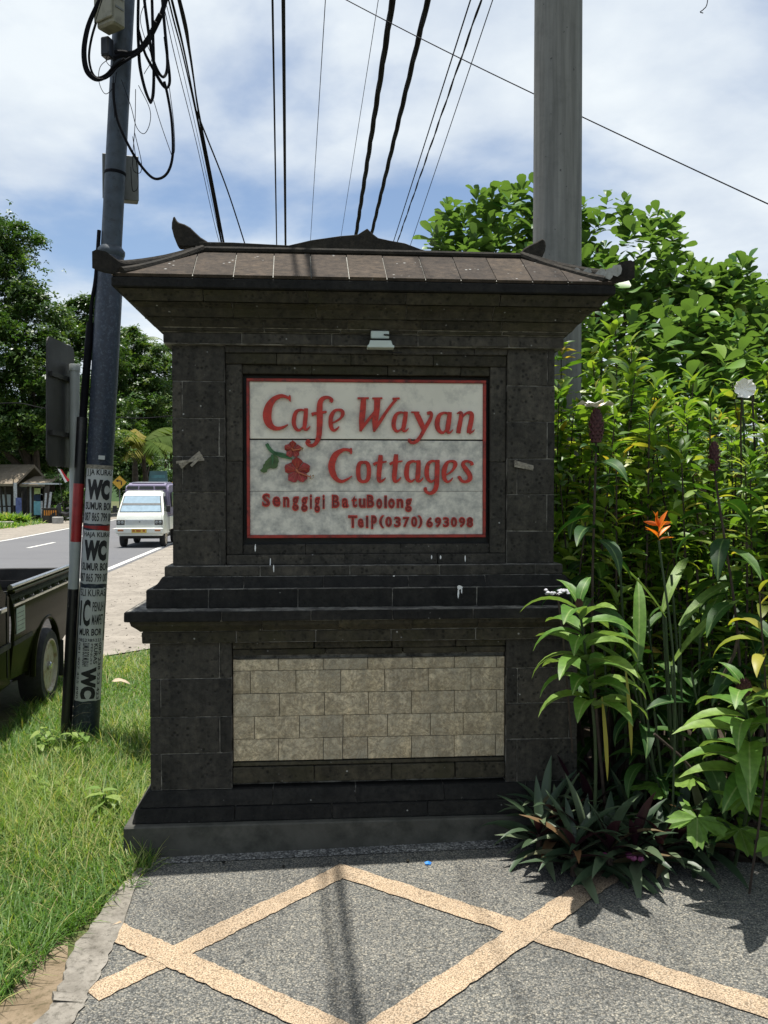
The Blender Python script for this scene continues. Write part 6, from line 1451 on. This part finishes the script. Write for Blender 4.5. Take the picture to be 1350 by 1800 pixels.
o = link('crown', me, None, at_t, False); o['kind'] = 'stuff'
w = MB(); w.tube(spline([(0,0,-0.1),(-0.1,-0.1,1.0),(-0.3,-0.3,2.0)],5), np.linspace(.2,.12,11), 10); w.build('trunk', M['bark'], at_t, smooth=True)
for px, py, Y, rx, rz in lobes[:12]:
    e_ = at(px, py, Y)-ab; w = MB(); w.tube(spline([(-0.3,-0.3,2.0),tuple(Vector((-0.3,-0.3,2.0)).lerp(e_,.55)+Vector((0,0,-0.25))),tuple(e_)],4), np.linspace(.07,.012,9), 7); w.build('limb', M['bark'], at_t, smooth=True)

# ---- shrubs of the hedge
hedge_var = [leaf_mesh('h', 0.125, 0.040, LANCE, c_, f_, 5, start=0.1) for c_, f_ in ((0.7,0.3),(1.2,0.25),(0.35,0.4))]
LF['hedge'] = [lmesh('leaf', M['hedge'], 0.125, 0.040, LANCE, c_, f_, 5, start=0.1) for c_, f_ in ((0.7,0.3),(1.2,0.25),(0.35,0.4))]
def shrub(label, x, y, rx, ry, ztop, ns, seed, zlow=0.5, density=0.043):
    q_ = np.random.default_rng(seed+900); t = thing('leafy_shrub', label, 'shrub', (x,y,0), 0, 'shrubs of the flowering hedge')
    pos, az, el, sc_ = [], [], [], []; stems = MB()
    for k in range(ns):
        a = q_.uniform(0,6.283); rr = math.sqrt(q_.random()); tx, ty = rx*rr*math.cos(a), ry*rr*math.sin(a); tz = ztop*(1-0.13*rr*rr)*q_.uniform(.82,1.05)
        if q_.random() < 0.35: tz *= q_.uniform(.5,.85)
        P_ = spline([(tx*.35,ty*.35,0),(tx*.7+q_.normal()*.04,ty*.7+q_.normal()*.04,tz*.5),(tx,ty,tz)], 6); stems.tube(P_, np.linspace(.010,.003,len(P_)), 5)
        n_ = int((tz-zlow)/density)
        for j in range(n_):
            tt = 1-(j/n_)**1.15*(1-zlow/tz); i = tt*(len(P_)-1); i0 = min(int(i),len(P_)-2); p = P_[i0]*(1-(i-i0))+P_[i0+1]*(i-i0)
            a0 = j*2.4 + q_.normal()*.3
            for s_ in range(2 if j > 3 else 3):
                pos.append(p + q_.normal(size=3)*.012); az.append(a0+s_*3.14159+q_.normal()*.3); el.append((0.75 if j < 4 else 0.30)+q_.normal()*.3); sc_.append(q_.uniform(.55,1.35)*(0.75 if j < 3 else 1.0))
    pos = np.array(pos); az = np.array(az); el = np.array(el); sc_ = np.array(sc_); n = len(pos)
    d_ = np.linalg.norm(pos + np.array([x,y,-1.6]), axis=1) - 0.35*(pos[:,2] > 1.2); od = np.argsort(d_); near = od[:260]; rest = od[260:]; wh = q_.integers(0,3,n); rol = q_.normal(size=n)*.35
    for i in near: put_leaf(LF['hedge'][wh[i]], t, pos[i], az[i], el[i], rol[i], sc_[i])
    me = cloud_mesh('foliage', hedge_var, dirs_to_mats(az[rest], el[rest], rol[rest]), pos[rest], M['hedge'], sc_[rest], np.clip(q_.normal(.48,.24,len(rest)),.02,.98), wh[rest])
    o = link('foliage', me, None, t, False); o['kind'] = 'stuff'
    o = stems.build('stems', M['stem_brown'], t, smooth=True); o['kind'] = 'stuff'
shrub('yellow-green shrub against the right stone pier', 1.12, 4.25, 0.36, 0.5, 2.28, 30, 1)
shrub('dense mid-green shrub hiding the foot of the concrete pole', 1.02, 4.85, 0.26, 0.3, 2.42, 26, 11)
shrub('tall fresh green shrub rising under the right end of the cap', 1.50, 5.1, 0.30, 0.35, 2.62, 12, 2)
shrub('bushy yellow-green shrub in the middle of the hedge', 1.70, 4.05, 0.45, 0.58, 2.08, 38, 3)
shrub('tall yellowing shrub towards the right edge of the hedge', 2.45, 4.9, 0.42, 0.4, 2.55, 24, 4)
shrub('dense shrub at the far right of the hedge', 2.25, 3.95, 0.45, 0.6, 2.1, 36, 5)
shrub('shrub behind the red cone flowers, left centre of the hedge', 1.55, 4.75, 0.4, 0.4, 2.25, 24, 6)
shrub('shrub running out of the picture at the right', 3.2, 4.6, 0.55, 0.5, 2.4, 26, 7)
shrub('dark shrub in the second row behind the right stone pier', 1.35, 5.9, 0.5, 0.4, 2.3, 22, 8, 0.1)
shrub('dark shrub in the second row of the hedge, middle', 2.2, 5.9, 0.55, 0.4, 2.35, 24, 9, 0.1)
shrub('dark shrub in the second row of the hedge, right', 3.1, 5.8, 0.55, 0.4, 2.35, 24, 10, 0.1)
# garden wall far behind the hedge
M['garden_wall'] = simple('brown_wall', (0.2,0.14,0.1), 0.9, var=0.2, scale=3)
w = MB(); w.box(0.5,9,7.2,7.4,0,1.75); w.box(0.45,9.05,7.15,7.45,1.752,1.82); 
gw = thing('garden_wall', 'low brown garden wall glimpsed through the hedge', 'wall', (0,0,0)); a_ = MB(); a_.box(0.5,9,7.2,7.4,0,1.75); a_.build('wall_body', M['garden_wall'], gw); a_ = MB(); a_.box(0.45,9.05,7.15,7.45,1.752,1.82); a_.build('coping', M['concrete'], gw)

# ---- spiral gingers: every leaf its own part
CL = [lmesh('leaf', M['costus'], 0.27, 0.084, LANCE, c_, f_, 8, start=0.35) for c_, f_ in ((1.2,0.35),(0.9,0.45),(1.6,0.3))]
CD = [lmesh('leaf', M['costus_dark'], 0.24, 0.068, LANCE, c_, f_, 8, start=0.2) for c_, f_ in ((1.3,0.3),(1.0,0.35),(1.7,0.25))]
CY = [lmesh('leaf', M['costus_yellow'], 0.20, 0.055, LANCE, c_, f_, 8, start=0.2) for c_, f_ in ((1.6,0.3),(1.2,0.35))]
def cone(parent, p, r, h, mat='red_cone'):
    w = MB(); n = 8
    for j in range(9):
        zz = p[2] + h*j/9; rr = r*math.sin(math.pi*(0.22+0.72*j/9))
        for k in range(n):
            a = 6.283*(k+0.5*(j%2))/n; c = Vector((p[0]+rr*math.cos(a), p[1]+rr*math.sin(a), zz)); o_ = Vector((math.cos(a),math.sin(a),0)); s_ = Vector((-math.sin(a),math.cos(a),0)); q = r*0.55
            w.add([c-s_*q*.7, c+o_*q*.35-Vector((0,0,q*.4)), c+s_*q*.7, c+o_*q*.45+Vector((0,0,q*1.1))], [(0,1,3),(1,2,3)])
    w.lathe([(r*0.5,p[2]-0.005),(r*0.92,p[2]+h*.3),(r*0.8,p[2]+h*.7),(r*0.2,p[2]+h)], 10, 'z', (p[0],p[1],0)); return w.build('flower_cone', M[mat], parent)
def ginger(label, base, top, leaves, zfrom, n, seed, lift=0.2, scale=1.0, dirbias=None, cone_=None, flower_=False, bend=0.05, stem='stem_green', r=0.008):
    q_ = random.Random(seed); t = thing('spiral_ginger', label, 'plant', base, 0, 'spiral gingers in the bed'); T = Vector(top)-Vector(base)
    P_ = spline([(0,0,0),(T.x*.4+bend,T.y*.4,T.z*.5),tuple(T)], 10); w = MB(); w.tube(P_, np.linspace(r,r*.6,len(P_)), 7); w.build('stem', M[stem], t, smooth=True)
    for j in range(n):
        tt = 1-(1-zfrom)*(j/n)**0.95; i = tt*(len(P_)-1); i0 = min(int(i), len(P_)-2); p = P_[i0]*(1-(i-i0))+P_[i0+1]*(i-i0)
        a = j*1.05 + q_.uniform(-.2,.2) + seed
        el = lift + 0.75*max(0, 1-j/5) + q_.uniform(-.15,.15)
        put_leaf(leaves[j % len(leaves)], t, tuple(p), a, el, q_.uniform(-.25,.25), scale*q_.uniform(.85,1.12)*(0.62 if j < 2 else 1))
    if cone_: cone(t, (T.x, T.y, T.z-0.01), cone_[0], cone_[1])
    if flower_:
        c = Vector((T.x, T.y, T.z+cone_[1]*0.95))
        for k in range(4):
            a = 0.5+k*1.3; m = leaf_mesh('p', 0.085, 0.07, OBOV, 0.6, 0.3, 6, 0.25); me = bpy.data.meshes.new('petal'); me.from_pydata(m[0].tolist(), [], m[1]); me.shade_smooth(); me.materials.append(M['white_petal'])
            put_leaf(me, t, tuple(c), a, 0.45, 0, 1.0, 'petal')
        m = leaf_mesh('p', 0.05, 0.025, OBOV, 0.5, 0.3, 4); me = bpy.data.meshes.new('petal'); me.from_pydata(m[0].tolist(), [], m[1]); me.materials.append(M['yellow_petal']); put_leaf(me, t, tuple(c), 0.4, 0.8, 0, 1.0, 'petal')
    return t
p = at(1018, 1062, 3.18); ginger('sunlit spiral ginger leaning in front of the right pedestal', (p.x+0.12, 3.42, 0.03), p, CL, 0.60, 30, 1, 0.15, 1.0, cone_=(0.012,0.03), bend=0.03)
for k, (sx0, sx1, y0, y1) in enumerate(((1050,1050,1245,1385),(1092,1098,1200,1392))):
    a = at(sx0+8, y0-20, 3.22); w = thing('strap_leaf', ['yellow drooping strap leaf hanging beside the right pedestal, left of two','yellow drooping strap leaf hanging beside the right pedestal, right of two'][k], 'leaf', a, 0, 'old hanging leaves'); m = leaf_mesh('s', 0.33, 0.017, STRAP, 0.25, 0.2, 8); me = bpy.data.meshes.new('blade'); me.from_pydata(m[0].tolist(), [], m[1]); me.shade_smooth(); me.materials.append(M['costus_yellow']); put_leaf(me, w, (0,0,0), -1.2, -1.38, 0.3, 1.0, 'blade')
p = at(1308, 1215, 2.92); ginger('spiral ginger with red bud at the right edge, nearest the driveway', (p.x+0.16, 3.36, 0.05), p, CL, 0.48, 28, 2, 0.05, 1.0, cone_=(0.022,0.05))
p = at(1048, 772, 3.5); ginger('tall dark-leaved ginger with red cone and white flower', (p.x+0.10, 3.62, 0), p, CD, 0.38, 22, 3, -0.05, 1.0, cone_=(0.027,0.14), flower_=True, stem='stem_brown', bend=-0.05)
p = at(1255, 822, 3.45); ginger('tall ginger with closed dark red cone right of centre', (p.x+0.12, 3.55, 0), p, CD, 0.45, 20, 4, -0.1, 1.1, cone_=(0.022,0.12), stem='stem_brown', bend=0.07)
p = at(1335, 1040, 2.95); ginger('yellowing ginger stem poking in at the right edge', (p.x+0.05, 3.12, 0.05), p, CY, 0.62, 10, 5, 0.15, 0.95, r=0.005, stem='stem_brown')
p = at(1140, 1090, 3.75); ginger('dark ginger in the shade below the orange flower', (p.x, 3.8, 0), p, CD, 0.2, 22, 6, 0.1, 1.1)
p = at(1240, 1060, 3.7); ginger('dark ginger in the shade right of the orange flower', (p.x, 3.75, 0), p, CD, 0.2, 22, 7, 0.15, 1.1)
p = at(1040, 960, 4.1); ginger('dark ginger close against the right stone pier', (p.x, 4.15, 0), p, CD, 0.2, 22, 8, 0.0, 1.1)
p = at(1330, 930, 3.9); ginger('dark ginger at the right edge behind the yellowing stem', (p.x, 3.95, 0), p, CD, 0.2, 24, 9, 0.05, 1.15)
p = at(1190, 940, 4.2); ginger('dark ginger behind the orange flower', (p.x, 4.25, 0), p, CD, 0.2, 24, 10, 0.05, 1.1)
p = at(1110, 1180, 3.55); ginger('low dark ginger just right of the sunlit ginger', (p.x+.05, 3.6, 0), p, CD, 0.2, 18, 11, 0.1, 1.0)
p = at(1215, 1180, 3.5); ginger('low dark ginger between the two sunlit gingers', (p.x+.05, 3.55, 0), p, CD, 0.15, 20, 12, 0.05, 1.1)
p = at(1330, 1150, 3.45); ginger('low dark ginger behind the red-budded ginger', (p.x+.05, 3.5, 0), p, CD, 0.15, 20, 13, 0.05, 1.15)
# long strap leaves and the orange heliconia
ho = at(1158, 950, 3.38); hc = thing('heliconia', 'orange parrot heliconia bloom on a thin stem before the hedge', 'flower', (ho.x+0.06, 3.38, 0.02))
e_ = Vector((ho.x-(ho.x+0.06), 0, ho.z-0.02)); w = MB(); w.tube(spline([(0,0,0),(0.01,0,0.8),tuple(e_)],8), 0.005, 6); w.build('stem', M['stem_green'], hc, smooth=True)
m = leaf_mesh('b', 0.10, 0.028, LANCE, 0.35, 0.6, 5); mb_me = bpy.data.meshes.new('bract'); mb_me.from_pydata(m[0].tolist(), [], m[1]); mb_me.shade_smooth(); mb_me.materials.append(M['orange_bract'])
for k, (a, el, s) in enumerate(((0.2,0.35,1.0),(3.0,0.9,1.05),(0.3,0.8,1.05),(2.8,0.55,0.8),(-1.4,0.9,1.0),(1.6,1.3,1.25),(-0.6,1.25,1.15),(3.9,1.1,1.0),(2.4,0.2,0.9),(0.0,0.0,0.8),(-2.2,0.6,0.95))): put_leaf(mb_me, hc, (e_.x, e_.y, e_.z+0.008*k), a, el, 0.2*k, s*0.72, 'bract')
HS = [lmesh('leaf', M['costus'], 0.44, 0.060, STRAP, c_, 0.3, 9, start=0.15) for c_ in (0.5, 0.9)]
hp = thing('strap_leaved_plant', 'strap-leaved plant spreading long blades under the orange flower', 'plant', (1.35, 3.55, 0.02))
for px, py, Y, az, el, s in ((1170,1085,3.5,2.6,0.85,0.95),(1165,1075,3.55,0.7,1.0,0.8),(1195,1100,3.5,0.35,0.75,0.9),(1120,1180,3.55,1.2,1.2,1.0),(1180,1170,3.5,-0.2,0.9,0.95),(1150,1250,3.5,2.2,1.1,0.9),(1230,1120,3.6,0.6,0.9,1.0),(1130,1200,3.45,3.4,0.7,0.8)):
    q = at(px, py, Y) - Vector((1.35,3.55,0.02)); put_leaf(HS[int(px) % 2], hp, tuple(q), az, el, 0.3, s)
    w = MB(); w.tube([(q.x*0.3,q.y*0.3,0),(q.x*.8,q.y*.8,q.z*.55),tuple(q)], 0.005, 5); w.build('petiole', M['stem_green'], hp)
# round white flower in the hedge and a dry umbel by the waist
wf = at(1308, 683, 3.62); t = thing('white_flower', 'round white crinkled flower near the right edge of the hedge', 'flower', wf)
w = MB(); n = 26; vv = []; q_ = random.Random(9)
for j in range(5):
    for i in range(n):
        a = 6.283*i/n; rr = 0.046*(0.02+j/4)*(1+0.07*math.sin(i*1.9+0.4)*(j/4)**2); vv.append((rr*math.cos(a), 0.012*(1-(j/4)**2) - 0.010*(j/4) + (0.009*math.sin(i*2.7)+q_.uniform(-.004,.004))*(j/4)**1.5, rr*math.sin(a)*0.9))
w.add(vv, [(j*n+i, j*n+(i+1)%n, (j+1)*n+(i+1)%n, (j+1)*n+i) for j in range(4) for i in range(n)]); w.build('petals', M['white_petal'], t, smooth=True)
w = MB(); w.tube([(0,0.02,0),(0.03,0.1,-0.15),(0.08,0.2,-0.5)], 0.004, 5); w.build('stalk', M['stem_brown'], t)
du = at(980, 1042, 3.5); t = thing('dry_flower_head', 'pale dry flower head at the end of the stone ledge', 'flower', du)
for k in range(22):
    w = MB(); q = Vector((random.uniform(-.05,.05), random.uniform(-.03,.03), random.uniform(-.008,.012))); w.lathe([(0.004,q.z-.005),(0.009,q.z),(0.004,q.z+.006)], 6, 'z', (q.x,q.y,0)); w.build('floret', M['pale_cloth'], t)
w = MB(); w.tube([(0,0,-0.005),(0.03,0.02,-0.2),(0.08,0.05,-0.7)], 0.004, 5); w.build('stalk', M['stem_brown'], t)
# bare stalks
for k, (a, b, Y) in enumerate((((1322,690),(1330,1010),4.3),((1305,700),(1308,950),4.35),((1080,780),(1085,1000),4.3),((1180,1010),(1195,1320),3.6),((1300,1110),(1270,1190),3.1),((1180,1180),(1190,1360),3.5),((1150,1290),(1228,1365),3.4),((1270,960),(1280,1200),3.9),((1225,1000),(1240,1300),3.8),((1090,1000),(1100,1330),3.75),((1340,1000),(1335,1330),3.7),((1060,1080),(1062,1340),3.8))):
    A_ = at(*a, Y); B_ = at(*b, Y+0.04); w = MB(); w.tube([A_, A_.lerp(B_,.5)+Vector((0.012,0,0)), B_], 0.006, 6); o = w.build('bare_stalk', M['stem_brown' if k % 2 == 0 else 'stem_green'], None, smooth=True)
    tag(o, ['longer of two dark stalks crossing the round white flower','shorter of two stalks crossing the round white flower','brown stalk below the white and red ginger flower','green stalk under the orange bloom','short crooked brown stalk beneath the yellowing ginger','thin green stalk left of the lobed leaves','slanting brown stalk above the lobed leaves','green stalk right of the orange bloom in deep shade','brown stalk between the two sunlit gingers','green stalk just right of the sunlit ginger','brown stalk at the right edge behind the red bud','green stalk nearest the right pedestal'][k], 'stalk', 'bare stalks among the plants')
# ---- oyster plants along the bed edge
RH = [lmesh('leaf', M['rhoeo'], 0.235, 0.043, LANCE, c_, 0.4, 6, start=0.1) for c_ in (0.35, 0.7, 1.05)]
LBL = ['at the plinth corner','spilling onto the pale pebbles','second along the bed edge','reaching furthest over the driveway','behind the front row','with purple bracts in the middle','beside the lobed leaf','under the lobed leaf','at the right end of the row','half hidden behind the row','close to the pedestal','at the back by the pedestal','right of the purple bracts','last towards the right edge','furthest left against the plinth','front left over the pale border','front middle over the tan stripe']
for k, (px, py) in enumerate(((985,1500),(960,1480),(1030,1530),(1075,1545),(1040,1480),(1120,1540),(1165,1535),(1200,1515),(1240,1520),(1110,1490),(1005,1455),(1060,1440),(1160,1480),(1290,1500),(950,1512),(1012,1545))):
    c = dp(px, py); q_ = random.Random(k+40); t = thing('oyster_plant', 'dark sword-leaved oyster plant ' + LBL[k], 'plant', (c.x, c.y+0.03, c.z), 0, 'oyster plants edging the bed')
    w = MB(); w.tube([(0,0,-0.02),(0,0,0.1)], [0.016,0.012], 7); w.build('stem', M['stem_brown'], t)
    n = 22
    for j in range(n): put_leaf(RH[j % 3], t, (0,0,0.03+0.004*j), j*2.4+k, 0.02+1.25*(j/n)**1.3+q_.uniform(-.1,.1), q_.uniform(-.2,.2), q_.uniform(.8,1.25))
    if k in (5, 12, 3):
        for j in range(3):
            w = MB(); a = Vector((q_.uniform(-.05,.05), -0.05, 0.06+q_.uniform(0,.05))); w.lathe([(0.006,a.z-.01),(0.016,a.z),(0.010,a.z+.012)], 7, 'z', (a.x,a.y,0)); w.build('bract', M['purple_flower'], t)
# ---- plant with lobed leaves
def lobed_mesh():
    w = MB(); pts = []; n = 48
    for i in range(n):
        a = -2.85 + 5.7*i/(n-1); lob = 0.42+0.58*abs(math.cos(a*2.2))**0.8; rr = 0.115*lob*(1+0.12*math.sin(i*2.9)); pts.append((rr*math.sin(a), 0.06+rr*math.cos(a), -0.25*rr*rr/0.12+0.006*math.sin(i*1.3)))
    w.add([(0,0.06,0.004),(0,0,0)] + pts, [(0,2+i,3+i) for i in range(n-1)]); me = w.mesh('leaf', smooth=True); me.materials.append(M['lobed']); return me
LBm = lobed_mesh(); lc = dp(1262, 1515); t = thing('lobed_leaf_plant', 'plant with deeply lobed leaves, one brightly lit, above the oyster plants', 'plant', (lc.x+0.04, lc.y+0.12, 0.03))
for k, (px, py, Y, az, el, s) in enumerate(((1225,1418,3.20,-1.9,-0.55,0.95),(1290,1385,3.3,-1.2,-0.15,1.15),(1240,1372,3.42,2.6,0.1,1.0),(1335,1400,3.2,-0.4,-0.2,1.15),(1180,1380,3.5,3.0,0.0,0.95),(1345,1450,3.15,-1.0,-0.3,1.1),(1290,1440,3.3,-1.6,-0.3,1.0),(1225,1350,3.5,1.5,0.1,1.0))):
    q = at(px, py, Y) - Vector(t.location); put_leaf(LBm, t, tuple(q), az, el, 0.1*(k%3-1), s); w = MB(); w.tube(spline([(0,0,0),(q.x*.4,q.y*.4,q.z*.75+.03),tuple(q)],4), 0.004, 5); w.build('petiole', M['stem_green'], t, smooth=True)

# ---- loose gravel on the shoulder
r_ = np.random.default_rng(8); N = 1500; yy = 5.5 + 22*r_.random(N)**1.6
xr_ = np.interp(yy, [q[1] for q in RX], [q[0] for q in RX]); inner = np.interp(yy, [0,6,8,9,10,12,20,45], [-3.3,-3.2,-2.9,-1.6,-0.9,-0.6,-1.5,-5.5]); xx = xr_ + (inner-xr_)*r_.random(N)
OCT = (np.array([(1,0,0),(0,1,0),(-1,0,0),(0,-1,0),(0,0,.7),(0,0,-.6)], float), [(0,1,4),(1,2,4),(2,3,4),(3,0,4),(1,0,5),(2,1,5),(3,2,5),(0,3,5)])
M['gravel'] = leafmat('gravel_stone', G((0.0,(0.12,0.105,0.085)),(0.5,(0.24,0.215,0.18)),(1.0,(0.38,0.35,0.30))), 0.0, 0.9)
me = cloud_mesh('gravel', [OCT], dirs_to_mats(r_.uniform(0,6.28,N), r_.normal(size=N)*.2, r_.normal(size=N)*.3), np.column_stack([xx, yy, np.full(N, 0.004)]), M['gravel'], r_.gamma(2.0, 0.0035, N)+0.003, r_.random(N), np.zeros(N, int))
tag(link('gravel', me, None, None, False), 'loose gravel scattered over the road shoulder', 'gravel', None, 'stuff')

p = onz(212, 1204, 0.03); t = thing('dry_leaf', 'pale curled dry leaf lying on the grass beyond the pole', 'leaf', (p.x, p.y, 0.06))
me = lmesh('blade', simple('dry_leaf', (0.36,0.29,0.2), 0.8), 0.15, 0.06, OVATE, 0.6, 0.5, 6, 0.2); put_leaf(me, t, (-0.07,0,0), 0.1, 0.1, 0.3, 1.0, 'blade')
